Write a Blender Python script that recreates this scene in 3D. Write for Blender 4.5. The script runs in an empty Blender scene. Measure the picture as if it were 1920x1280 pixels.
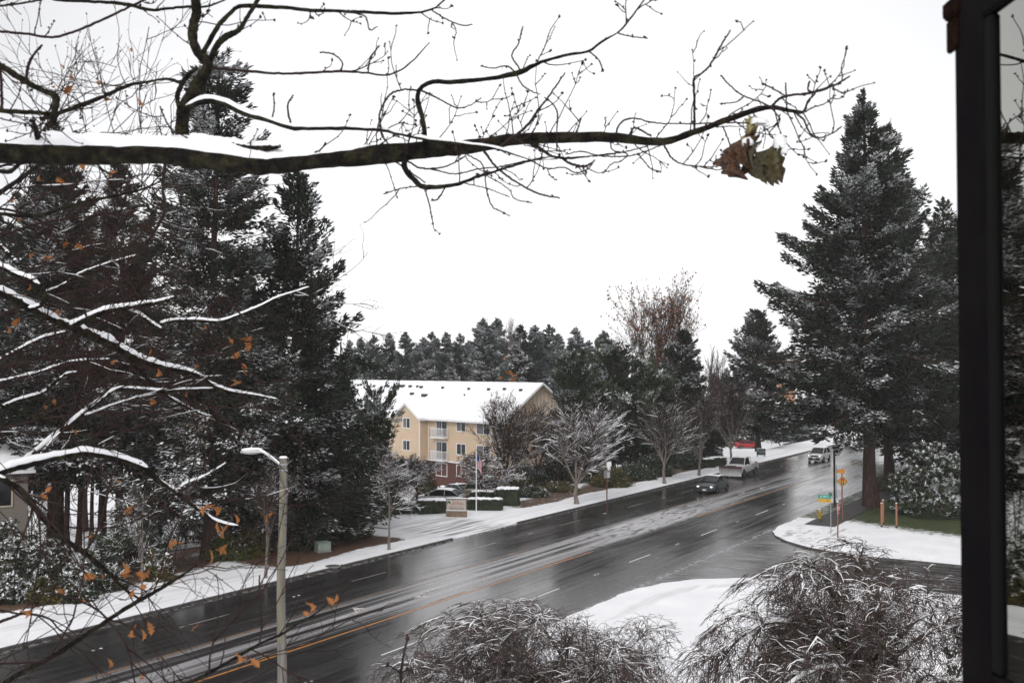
import bpy, math, random
import numpy as np
from mathutils import Vector, Matrix

# ---------------------------------------------------------------- camera, world, light
SC = bpy.context.scene
COL = SC.collection
F = 1920.0          # focal length in photo pixels
H = 11.6            # height of the lens above the road
PITCH = math.atan(50.0 / F)
TH = math.radians(31.8)          # heading of the road, clockwise from +Y
SN, CS = math.sin(TH), math.cos(TH)
RZ = math.pi / 2 - TH            # rotation of anything laid out in road coordinates

cam_d = bpy.data.cameras.new("camera")
cam_d.sensor_width = 23.5
cam_d.lens = 23.5 * F / 1920.0
cam_d.clip_start = 0.05
cam_d.clip_end = 3000
cam_d.dof.use_dof = True
cam_d.dof.focus_distance = 55.0
cam_d.dof.aperture_fstop = 4.5
cam = bpy.data.objects.new("camera", cam_d)
COL.objects.link(cam)
cam.location = (0, 0, H)
cam.rotation_euler = (math.pi / 2 + PITCH, 0, 0)
SC.camera = cam

SUN_EL, SUN_AZ = math.radians(38), math.radians(200)
world = bpy.data.worlds.new("World")
SC.world = world
world.use_nodes = True
nt = world.node_tree
nt.nodes.clear()
w_out = nt.nodes.new("ShaderNodeOutputWorld")
w_sky = nt.nodes.new("ShaderNodeTexSky")
w_sky.sky_type = 'NISHITA'
w_sky.sun_disc = False
w_sky.sun_elevation = SUN_EL
w_sky.sun_rotation = SUN_AZ
w_sky.air_density = 1.0
w_sky.dust_density = 4.0
w_bg1 = nt.nodes.new("ShaderNodeBackground")
w_bg1.inputs[1].default_value = 0.05
w_bg2 = nt.nodes.new("ShaderNodeBackground")     # the even layer of cloud
w_bg2.inputs[0].default_value = (0.992, 0.985, 1.0, 1)
w_bg2.inputs[1].default_value = 1.08
w_mix = nt.nodes.new("ShaderNodeAddShader")
w_tc = nt.nodes.new("ShaderNodeTexCoord")         # the cloud layer is a little thinner ahead, thicker to the sides and overhead
w_sep = nt.nodes.new("ShaderNodeSeparateXYZ"); nt.links.new(w_tc.outputs['Generated'], w_sep.inputs[0])
def w_math(op, a, b):
    m = nt.nodes.new("ShaderNodeMath"); m.operation = op
    for i, v in enumerate((a, b)):
        if isinstance(v, float): m.inputs[i].default_value = v
        else: nt.links.new(v, m.inputs[i])
    return m.outputs[0]
w_nz = nt.nodes.new("ShaderNodeTexNoise"); w_nz.inputs['Scale'].default_value = 2.2; w_nz.inputs['Detail'].default_value = 3
nt.links.new(w_tc.outputs['Generated'], w_nz.inputs['Vector'])
w_x = w_math('ABSOLUTE', w_math('ADD', w_sep.outputs[0], -0.02), 0.0)
w_k = w_math('ADD', w_math('MULTIPLY', w_math('MULTIPLY', w_x, w_x), 1.4), w_math('MULTIPLY', w_math('MULTIPLY', w_sep.outputs[2], w_sep.outputs[2]), 1.5))
w_k = w_math('ADD', w_math('MINIMUM', w_k, 0.42), w_math('MULTIPLY', w_nz.outputs['Fac'], 0.06))
w_strength = w_math('SUBTRACT', 1.13, w_k)
w_des = nt.nodes.new("ShaderNodeHueSaturation")
w_des.inputs['Saturation'].default_value = 0.25
nt.links.new(w_sky.outputs[0], w_des.inputs['Color'])
nt.links.new(w_des.outputs[0], w_bg1.inputs[0])
nt.links.new(w_bg1.outputs[0], w_mix.inputs[0])
nt.links.new(w_bg2.outputs[0], w_mix.inputs[1])
nt.links.new(w_strength, w_bg2.inputs[1])
nt.links.new(w_mix.outputs[0], w_out.inputs[0])

sun_d = bpy.data.lights.new("sun", 'SUN')
sun_d.energy = 1.05
sun_d.angle = math.radians(20)
sun_d.color = (1.0, 0.97, 0.93)
sun = bpy.data.objects.new("sun", sun_d)
COL.objects.link(sun)
sun.location = (0, 0, 60)
sun.rotation_euler = Vector((math.sin(SUN_AZ) * math.cos(SUN_EL), math.cos(SUN_AZ) * math.cos(SUN_EL), math.sin(SUN_EL))).to_track_quat('Z', 'Y').to_euler()

SC.render.engine = 'CYCLES'
SC.view_settings.view_transform = 'Standard'
SC.view_settings.look = 'None'
SC.view_settings.exposure = 0.0
SC.view_settings.gamma = 1.0
SC.view_settings.use_curve_mapping = False
SC.cycles.max_bounces = 5
SC.cycles.diffuse_bounces = 3
SC.cycles.glossy_bounces = 3
SC.cycles.transmission_bounces = 2
SC.cycles.transparent_max_bounces = 4
SC.cycles.volume_bounces = 1
SC.cycles.caustics_reflective = False
SC.cycles.caustics_refractive = False
SC.cycles.use_denoising = True

# ---------------------------------------------------------------- geometry helpers
def at(px, py, Y):
    """world point that lies Y metres in front of the lens, seen at photo pixel px, py"""
    dx, dz = (px - 960) / F, (640 - py) / F
    yy = math.cos(PITCH) - dz * math.sin(PITCH)
    zz = math.sin(PITCH) + dz * math.cos(PITCH)
    k = Y / yy
    return np.array((dx * k, Y, H + zz * k))

def ss(a, b, x):
    x = np.clip((x - a) / (b - a), 0, 1)
    return x * x * (3 - 2 * x)

def st2xy(s, t):
    return (-s * CS + t * SN, s * SN + t * CS)

def xy2st(x, y):
    return (-x * CS + y * SN, x * SN + y * CS)

def ground_z(x, y):
    s, t = xy2st(x, y)
    return float(gz(np.array(s), np.array(t)))

def gz(s, t):
    k = ss(112, 128, t)
    far = 0.12 - 3.1 * (ss(47, 70, s) * (1 - k) + ss(44.5, 58, s) * k)
    return np.where(s > 40.2, far, 0.12)

def on_ground(px, py):
    """where the line of sight through a pixel meets the ground"""
    Y = 60.0
    for _ in range(60):
        p = at(px, py, Y)
        z = ground_z(p[0], p[1])
        Yn = Y * (H - z) / max(0.01, (H - p[2]))
        Y = 0.5 * Y + 0.5 * Yn
    p = at(px, py, Y)
    return (p[0], p[1], ground_z(p[0], p[1]))

def stand(px, Y):
    p = at(px, 690, Y)
    return (p[0], p[1], ground_z(p[0], p[1]) - 0.03)

def nrm(a):
    return a / np.maximum(1e-9, np.linalg.norm(a, axis=-1, keepdims=True))

class MB:
    """collects faces and links them as one mesh object"""
    def __init__(self):
        self.v, self.f, self.m, self.n = [], [], [], 0
    def add(self, v, f, mi=0):
        v = np.asarray(v, dtype=np.float64).reshape(-1, 3)
        f = np.asarray(f, dtype=np.int64)
        self.f.append(f + self.n)
        self.m.append(np.full(len(f), mi) if np.isscalar(mi) else np.asarray(mi))
        self.v.append(v)
        self.n += len(v)
        return self
    def box(self, x0, x1, y0, y1, z0, z1, mi=0, M=None):
        v = np.array([(x, y, z) for z in (z0, z1) for y in (y0, y1) for x in (x0, x1)], float)
        if M is not None:
            v = v @ np.array(M.to_3x3()).T + np.array(M.translation)
        return self.add(v, [(0, 2, 3, 1), (4, 5, 7, 6), (0, 1, 5, 4), (2, 6, 7, 3), (0, 4, 6, 2), (1, 3, 7, 5)], mi)
    def bbox(self, x0, x1, y0, y1, z0, z1, b=0.03, mi=0):
        """a box with chamfered edges"""
        v, idx = [], {}
        for i, x in enumerate((x0, x1)):
            for j, y in enumerate((y0, y1)):
                for k, z in enumerate((z0, z1)):
                    sx, sy, sz = (1 - 2 * i) * b, (1 - 2 * j) * b, (1 - 2 * k) * b
                    idx[(i, j, k, 0)] = len(v); v.append((x, y + sy, z + sz))
                    idx[(i, j, k, 1)] = len(v); v.append((x + sx, y, z + sz))
                    idx[(i, j, k, 2)] = len(v); v.append((x + sx, y + sy, z))
        q, tri = [], []
        for a in range(3):
            o = [x for x in range(3) if x != a]
            for e in (0, 1):
                c = []
                for (p, r) in ((0, 0), (1, 0), (1, 1), (0, 1)):
                    kk = [0, 0, 0]; kk[a] = e; kk[o[0]] = p; kk[o[1]] = r
                    c.append(idx[tuple(kk) + (a,)])
                q.append(c)
            for (p, r) in ((0, 0), (0, 1), (1, 0), (1, 1)):
                k0 = [0, 0, 0]; k1 = [0, 0, 0]
                k0[o[0]] = k1[o[0]] = p; k0[o[1]] = k1[o[1]] = r; k1[a] = 1
                q.append([idx[tuple(k0) + (o[0],)], idx[tuple(k1) + (o[0],)], idx[tuple(k1) + (o[1],)], idx[tuple(k0) + (o[1],)]])
        for i in (0, 1):
            for j in (0, 1):
                for k in (0, 1):
                    tri.append([idx[(i, j, k, 0)], idx[(i, j, k, 1)], idx[(i, j, k, 2)]])
        n0 = self.n
        self.add(v, q, mi)
        self.f.append(np.array(tri) + n0); self.m.append(np.full(len(tri), mi))
        return self
    def cyl(self, c, r0, r1, h, n=12, axis=2, mi=0, caps=True):
        a = np.linspace(0, 2 * np.pi, n, endpoint=False)
        ring = np.stack([np.cos(a), np.sin(a), 0 * a], 1)
        v = np.concatenate([ring * r0, ring * r1 + (0, 0, h)])
        if axis == 0: v = v[:, [2, 0, 1]]
        if axis == 1: v = v[:, [1, 2, 0]]
        i = np.arange(n); j = (i + 1) % n
        n0 = self.n
        self.add(v + np.asarray(c), np.stack([i, j, j + n, i + n], 1), mi)
        if caps:
            self.f.append(np.array([list(range(n - 1, -1, -1))]) + n0); self.m.append(np.array([mi]))
            self.f.append(np.array([list(range(n, 2 * n))]) + n0); self.m.append(np.array([mi]))
        return self
    def tubes(self, P, R, sides=5, mi=0, squash=None):
        """P (T,N,3) centre lines, R (T,N) radii"""
        P = np.asarray(P, float); R = np.asarray(R, float)
        if P.ndim == 2: P, R = P[None], R[None]
        T, N, _ = P.shape
        if T == 0: return self
        tan = np.gradient(P, axis=1) if N > 2 else np.repeat(P[:, 1:] - P[:, :1], 2, 1)
        tan = nrm(tan)
        tot = np.abs(P[:, -1] - P[:, 0])
        ax = np.eye(3)[np.argmin(tot, 1)][:, None, :]
        u = nrm(np.cross(tan, ax)); w = np.cross(tan, u)
        a = np.linspace(0, 2 * np.pi, sides, endpoint=False)
        off = u[:, :, None, :] * np.cos(a)[None, None, :, None] + w[:, :, None, :] * np.sin(a)[None, None, :, None]
        off = off * R[:, :, None, None]
        if squash is not None: off = off * np.array((1, 1, squash))
        V = (P[:, :, None, :] + off).reshape(-1, 3)
        b = np.arange(T)[:, None, None] * N * sides + np.arange(N - 1)[None, :, None] * sides
        k = np.arange(sides)[None, None, :]; k2 = (k + 1) % sides
        Fq = np.stack([b + k, b + k2, b + sides + k2, b + sides + k], -1).reshape(-1, 4)
        return self.add(V, Fq, mi)
    def kites(self, c, d, s, L, W, mi=0):
        """diamond leaves: base point c, direction d, side s"""
        L = np.asarray(L)[:, None]; W = np.asarray(W)[:, None]
        V = np.stack([c, c + d * L * 0.45 + s * W / 2, c + d * L, c + d * L * 0.45 - s * W / 2], 1).reshape(-1, 3)
        i = np.arange(len(c))[:, None] * 4 + np.arange(4)[None]
        return self.add(V, i, mi)
    def build(self, name, mats, parent=None, smooth=False):
        me = bpy.data.meshes.new(name)
        if self.v:
            V = np.concatenate(self.v)
            me.vertices.add(len(V)); me.vertices.foreach_set("co", V.ravel())
            tot = np.concatenate([np.full(len(f), f.shape[1]) for f in self.f])
            loops = np.concatenate([f.ravel() for f in self.f])
            me.loops.add(len(loops)); me.loops.foreach_set("vertex_index", loops.astype(np.int32))
            me.polygons.add(len(tot))
            st = np.concatenate([[0], np.cumsum(tot)[:-1]])
            me.polygons.foreach_set("loop_start", st.astype(np.int32))
            me.polygons.foreach_set("material_index", np.concatenate(self.m).astype(np.int32))
            me.polygons.foreach_set("use_smooth", np.full(len(tot), smooth))
        for m in (mats if isinstance(mats, (list, tuple)) else [mats]):
            me.materials.append(m)
        me.update(calc_edges=True)
        o = bpy.data.objects.new(name, me)
        COL.objects.link(o)
        if parent is not None: o.parent = parent
        return o

def thing(name, label, cat, loc=(0, 0, 0), rz=0, group=None):
    o = bpy.data.objects.new(name, None)
    o.empty_display_size = 0.3
    COL.objects.link(o)
    o.location = loc; o.rotation_euler = (0, 0, rz)
    o['label'] = label; o['category'] = cat
    if group: o['group'] = group
    return o

def tag(o, label, cat, group=None, kind=None):
    o['label'] = label; o['category'] = cat
    if group: o['group'] = group
    if kind: o['kind'] = kind
    return o

def struct(o):
    o['kind'] = 'structure'
    return o

def copy_thing(src, label, loc, rz=0, scale=1, group=None, name=None):
    r = src.copy(); COL.objects.link(r)
    r.location = loc; r.rotation_euler = (0, 0, rz)
    r.scale = (scale,) * 3 if np.isscalar(scale) else scale
    r['label'] = label
    if group: r['group'] = group
    for ch in list(src.children):
        c = ch.copy(); COL.objects.link(c); c.parent = r
        for g in ch.children:
            d = g.copy(); COL.objects.link(d); d.parent = c
    return r

def noise3(p, f=1.0, seed=0.0):
    x, y, z = p[..., 0] * f, p[..., 1] * f, p[..., 2] * f
    return (np.sin(x * 1.7 + 1.3 * np.sin(y * 1.1 + seed) + seed) + np.sin(y * 1.9 + 1.5 * np.sin(z * 1.3 + seed * 2)) + np.sin(z * 2.3 + 1.2 * np.sin(x * 1.4 + seed * 3))) / 3

def smooth_path(pts, N):
    """Catmull-Rom through the given rows, resampled to N rows"""
    p = np.asarray(pts, float)
    if len(p) == 2:
        k = np.linspace(0, 1, N)[:, None]
        return p[0] * (1 - k) + p[1] * k
    q = np.concatenate([[2 * p[0] - p[1]], p, [2 * p[-1] - p[-2]]])
    out = []
    for i in range(len(p) - 1):
        a, b, c, d = q[i:i + 4]
        for t in np.linspace(0, 1, 12, endpoint=False):
            out.append(0.5 * (2 * b + (c - a) * t + (2 * a - 5 * b + 4 * c - d) * t * t + (3 * b - a - 3 * c + d) * t ** 3))
    out.append(p[-1]); out = np.array(out)
    L = np.concatenate([[0], np.cumsum(np.linalg.norm(np.diff(out[:, :3], axis=0), axis=1))])
    u = np.linspace(0, L[-1], N)
    return np.stack([np.interp(u, L, out[:, k]) for k in range(out.shape[1])], 1)

def grow(par, rad, n, L, ang, up, wig, N, u0, u1, rng, rr=0.6, tip=0.3, rmin=0.003, shrink=0.5, lv=0.35, even=False, flat=0.0):
    """n child branches on the parent paths; returns paths (n,N,3), radii (n,N)"""
    T, M, _ = par.shape
    seg = np.linalg.norm(par[:, -1] - par[:, 0], axis=1) + 1e-6
    idx = (np.arange(n) % T) if even else rng.choice(T, n, p=seg / seg.sum())
    u = rng.uniform(u0, u1, n)
    fi = u * (M - 1); i0 = np.minimum(fi.astype(int), M - 2); fr = (fi - i0)[:, None]
    base = par[idx, i0] * (1 - fr) + par[idx, i0 + 1] * fr
    r0 = rad[idx, i0] * (1 - fr[:, 0]) + rad[idx, i0 + 1] * fr[:, 0]
    tg = nrm(par[idx, i0 + 1] - par[idx, i0])
    rnd = rng.normal(size=(n, 3)); rnd[:, 2] *= (1 - flat)
    pr = nrm(rnd - tg * (rnd * tg).sum(1, keepdims=True))
    a = rng.normal(ang, 0.15, n)[:, None]
    d = nrm(np.cos(a) * tg + np.sin(a) * pr)
    ln = L * (1 - shrink * u) * rng.uniform(1 - lv, 1 + lv, n) if np.isscalar(L) else L[idx] * (1 - shrink * u) * rng.uniform(1 - lv, 1 + lv, n)
    step = (ln / (N - 1))[:, None]
    P = [base]
    for k in range(N - 1):
        g = np.zeros(3); g[2] = up if np.isscalar(up) else up[min(k, len(up) - 1)]
        d = nrm(d + g + rng.normal(size=(n, 3)) * wig)
        P.append(P[-1] + d * step)
    P = np.stack(P, 1)
    rb = np.maximum(r0 * rr, rmin)
    R = rb[:, None] * (1 - (1 - tip) * np.linspace(0, 1, N)[None])
    return P, np.maximum(R, rmin * 0.6)

def snow_on(mb, P, R, k=1.0, rmin=0.0, sides=4, rng=None, cover=1.0, mi=0, scale=1.0):
    """a ridge of snow lying along the top of branches, thin where they stand steep"""
    if len(P) == 0: return
    tan = nrm(np.gradient(P, axis=1)) if P.shape[1] > 2 else nrm(np.repeat(P[:, 1:] - P[:, :1], 2, 1))
    flat = np.clip(1.15 - np.abs(tan[..., 2]) ** 1.5 * 1.25, 0, 1)
    if rng is not None:
        flat = flat * np.clip(0.5 + cover * (0.75 + 0.6 * noise3(P, 9.0 / scale, 1.0) + 0.35 * rng.normal(size=flat.shape)) - 0.25, 0, 1.25)
    rs = (R * k * 0.85 + rmin) * flat
    off = np.zeros_like(P); off[..., 2] = (R * 0.65 + rmin * 0.5) * np.minimum(1, flat + 0.1) - R * (1 - np.minimum(1, flat + 0.1)) * 0.4
    rs[:, 0] *= 0.5; rs[:, -1] *= 0.4
    mb.tubes(P + off, rs, sides, mi)
# ---------------------------------------------------------------- materials
def new_mat(name):
    m = bpy.data.materials.new(name); m.use_nodes = True
    n = m.node_tree.nodes; b = n["Principled BSDF"]
    return m, n, m.node_tree.links, b

def mat(name, c0, c1=None, rough=0.7, scale=5.0, detail=4.0, bump=0.0, bscale=None, metal=0.0, spec=None, stretch=None, lo=0.35, hi=0.65, emit=None, space='Object'):
    m, n, l, b = new_mat(name)
    if spec is None: spec = 0.12 if rough >= 0.8 else 0.5
    b.inputs['Roughness'].default_value = rough
    b.inputs['Metallic'].default_value = metal
    b.inputs['Specular IOR Level'].default_value = spec
    b.inputs['Base Color'].default_value = (*c0, 1)
    if c1 is not None or bump:
        tc = n.new("ShaderNodeTexCoord"); src = tc.outputs[space]
        if stretch:
            mp = n.new("ShaderNodeMapping"); mp.inputs['Scale'].default_value = stretch
            l.new(src, mp.inputs[0]); src = mp.outputs[0]
        nz = n.new("ShaderNodeTexNoise"); nz.inputs['Scale'].default_value = scale; nz.inputs['Detail'].default_value = detail
        l.new(src, nz.inputs['Vector'])
        if c1 is not None:
            r = n.new("ShaderNodeValToRGB")
            r.color_ramp.elements[0].position = lo; r.color_ramp.elements[0].color = (*c0, 1)
            r.color_ramp.elements[1].position = hi; r.color_ramp.elements[1].color = (*c1, 1)
            l.new(nz.outputs['Fac'], r.inputs[0]); l.new(r.outputs[0], b.inputs['Base Color'])
        if bump:
            nb = nz
            if bscale:
                nb = n.new("ShaderNodeTexNoise"); nb.inputs['Scale'].default_value = bscale; nb.inputs['Detail'].default_value = 3
                l.new(src, nb.inputs['Vector'])
            bp = n.new("ShaderNodeBump"); bp.inputs['Strength'].default_value = bump; bp.inputs['Distance'].default_value = 0.05
            l.new(nb.outputs['Fac'], bp.inputs['Height']); l.new(bp.outputs[0], b.inputs['Normal'])
    if emit:
        b.inputs['Emission Color'].default_value = (*emit[:3], 1); b.inputs['Emission Strength'].default_value = emit[3]
    return m

M_snow = mat("snow", (0.86, 0.87, 0.90), (0.90, 0.91, 0.93), rough=0.6, scale=8, bump=0.25)
M_bark_oak = mat("oak_bark", (0.012, 0.010, 0.009), (0.045, 0.042, 0.022), rough=0.9, scale=22, bump=0.9, bscale=60, lo=0.45, hi=0.72)
M_twig = mat("dark_twig", (0.022, 0.014, 0.014), (0.040, 0.026, 0.024), rough=0.85, scale=10)
M_twig_red = mat("reddish_twig", (0.018, 0.011, 0.010), (0.040, 0.023, 0.020), rough=0.85, scale=6)
M_bark_grey = mat("grey_bark", (0.13, 0.11, 0.10), (0.22, 0.195, 0.175), rough=0.9, scale=6, bump=0.5, stretch=(1, 1, 0.3))
M_bark_brown = mat("brown_bark", (0.035, 0.022, 0.018), (0.09, 0.058, 0.048), rough=0.95, scale=9, bump=1.0, stretch=(1, 1, 0.15))
M_needle = mat("fir_needles", (0.012, 0.016, 0.010), (0.032, 0.041, 0.026), rough=0.8, scale=0.7, spec=0.25)
M_needle2 = mat("hemlock_needles", (0.012, 0.018, 0.010), (0.034, 0.046, 0.020), rough=0.8, scale=0.9, spec=0.25)
M_needle_hazed = mat("hazed_needles", (0.045, 0.058, 0.058), (0.10, 0.115, 0.112), rough=0.85, scale=0.6, spec=0.2)  # haze of distance painted into the needle colour, along with some frost
M_pine = mat("pine_needles", (0.018, 0.030, 0.014), (0.045, 0.065, 0.030), rough=0.8, scale=1.2, spec=0.25)
M_leaf_ever = mat("evergreen_leaves", (0.010, 0.018, 0.007), (0.034, 0.050, 0.016), rough=0.5, scale=2.5)
M_leaf_olive = mat("olive_leaves", (0.035, 0.035, 0.012), (0.11, 0.09, 0.022), rough=0.7, scale=1.5)
M_leaf_brown = mat("withered_leaves", (0.05, 0.036, 0.024), (0.13, 0.085, 0.05), rough=0.8, scale=1.2)
M_leaf_rust = mat("rusty_leaves", (0.13, 0.055, 0.025), (0.24, 0.11, 0.05), rough=0.8, scale=1.2)
M_leaf_orange = mat("orange_oak_leaf", (0.17, 0.055, 0.012), (0.40, 0.155, 0.03), rough=0.6, scale=18, space='Generated')
M_leaf_dead = mat("brown_oak_leaf", (0.028, 0.011, 0.006), (0.115, 0.052, 0.022), rough=0.6, scale=14)
M_leaf_green = mat("greenish_oak_leaf", (0.030, 0.024, 0.008), (0.09, 0.072, 0.028), rough=0.6, scale=14)
M_white = mat("white_paint", (0.72, 0.72, 0.72), rough=0.45)
M_trim = mat("white_trim", (0.66, 0.66, 0.66), (0.74, 0.74, 0.74), rough=0.5, scale=2)
M_black = mat("black_rubber", (0.012, 0.012, 0.013), rough=0.6)
M_steel = mat("galvanised_steel", (0.30, 0.31, 0.32), (0.40, 0.41, 0.42), rough=0.45, metal=0.6, scale=12)
M_glass_dark = mat("dark_window_glass", (0.008, 0.010, 0.011), rough=0.08, spec=0.35)
M_curtain = mat("grey_blinds", (0.07, 0.07, 0.075), (0.15, 0.15, 0.16), rough=0.4, scale=30, stretch=(1, 1, 0.05))
M_brick = mat("dark_brick", (0.075, 0.035, 0.030), (0.13, 0.065, 0.055), rough=0.85, scale=12, bump=0.3)
M_concrete = mat("concrete", (0.22, 0.21, 0.20), (0.32, 0.31, 0.30), rough=0.9, scale=5, bump=0.2)
M_kerb = mat("wet_kerb", (0.045, 0.040, 0.038), (0.12, 0.115, 0.11), rough=0.6, scale=3)
M_headlamp = mat("lit_headlamp", (0.9, 0.9, 0.85), rough=0.2, emit=(1.0, 0.95, 0.85, 1.6))
M_lamp_off = mat("headlamp_glass", (0.5, 0.5, 0.52), rough=0.15, spec=0.8)
M_tail = mat("tail_lamp", (0.25, 0.01, 0.01), rough=0.2)

def siding(name, c, groove=0.17, dark=0.72):
    """lapped boards: a saw-tooth bump and a thin line under each board"""
    m, n, l, b = new_mat(name)
    b.inputs['Roughness'].default_value = 0.6
    g = n.new("ShaderNodeNewGeometry"); sp = n.new("ShaderNodeSeparateXYZ"); l.new(g.outputs['Position'], sp.inputs[0])
    d = n.new("ShaderNodeMath"); d.operation = 'DIVIDE'; d.inputs[1].default_value = groove; l.new(sp.outputs[2], d.inputs[0])
    f = n.new("ShaderNodeMath"); f.operation = 'FRACT'; l.new(d.outputs[0], f.inputs[0])
    r = n.new("ShaderNodeValToRGB"); r.color_ramp.elements[0].position = 0.0; r.color_ramp.elements[0].color = (c[0] * dark, c[1] * dark * .96, c[2] * dark * .92, 1)
    r.color_ramp.elements[1].position = 0.16; r.color_ramp.elements[1].color = (*c, 1)
    l.new(f.outputs[0], r.inputs[0])
    nz = n.new("ShaderNodeTexNoise"); nz.inputs['Scale'].default_value = 0.9; nz.inputs['Detail'].default_value = 5
    mx = n.new("ShaderNodeMix"); mx.data_type = 'RGBA'; mx.blend_type = 'MULTIPLY'; mx.inputs[0].default_value = 0.25
    l.new(g.outputs['Position'], nz.inputs['Vector']); l.new(r.outputs[0], mx.inputs[6]); l.new(nz.outputs['Color'], mx.inputs[7])
    l.new(mx.outputs[2], b.inputs['Base Color'])
    bp = n.new("ShaderNodeBump"); bp.inputs['Strength'].default_value = 0.5; bp.inputs['Distance'].default_value = 0.03; bp.invert = True
    l.new(f.outputs[0], bp.inputs['Height']); l.new(bp.outputs[0], b.inputs['Normal'])
    return m
M_cream = siding("cream_siding", (0.64, 0.495, 0.345), 0.19, 0.55)
M_greyside = siding("grey_brown_siding", (0.17, 0.145, 0.125), 0.15)
M_tanside = siding("tan_siding", (0.45, 0.38, 0.28), 0.15)

def ramp(n, l, src, p0, p1, a=0.0, b=1.0):
    mr = n.new("ShaderNodeMapRange"); mr.clamp = True
    mr.inputs[1].default_value = p0; mr.inputs[2].default_value = p1; mr.inputs[3].default_value = a; mr.inputs[4].default_value = b
    l.new(src, mr.inputs[0]); return mr.outputs[0]
def mathn(n, l, op, a, b=None):
    m = n.new("ShaderNodeMath"); m.operation = op
    for i, x in enumerate((a, b)):
        if x is None: continue
        if isinstance(x, (int, float)): m.inputs[i].default_value = x
        else: l.new(x, m.inputs[i])
    return m.outputs[0]
def noise(n, l, vec, scale, detail=4, stretch=None, rough=0.5, dist=0.0):
    if stretch:
        mp = n.new("ShaderNodeMapping"); mp.inputs['Scale'].default_value = stretch; l.new(vec, mp.inputs[0]); vec = mp.outputs[0]
    z = n.new("ShaderNodeTexNoise"); z.inputs['Scale'].default_value = scale; z.inputs['Detail'].default_value = detail
    z.inputs['Roughness'].default_value = rough; z.inputs['Distortion'].default_value = dist
    l.new(vec, z.inputs['Vector']); return z.outputs['Fac']
def mixc(n, l, fac, a, b):
    m = n.new("ShaderNodeMix"); m.data_type = 'RGBA'
    if isinstance(fac, (int, float)): m.inputs[0].default_value = fac
    else: l.new(fac, m.inputs[0])
    for i, x in ((6, a), (7, b)):
        if isinstance(x, tuple): m.inputs[i].default_value = (*x, 1)
        else: l.new(x, m.inputs[i])
    return m.outputs[2]
def mixf(n, l, fac, a, b):
    m = n.new("ShaderNodeMix"); m.data_type = 'FLOAT'
    l.new(fac, m.inputs[0])
    for i, x in ((2, a), (3, b)):
        if isinstance(x, (int, float)): m.inputs[i].default_value = x
        else: l.new(x, m.inputs[i])
    return m.outputs[0]

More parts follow.
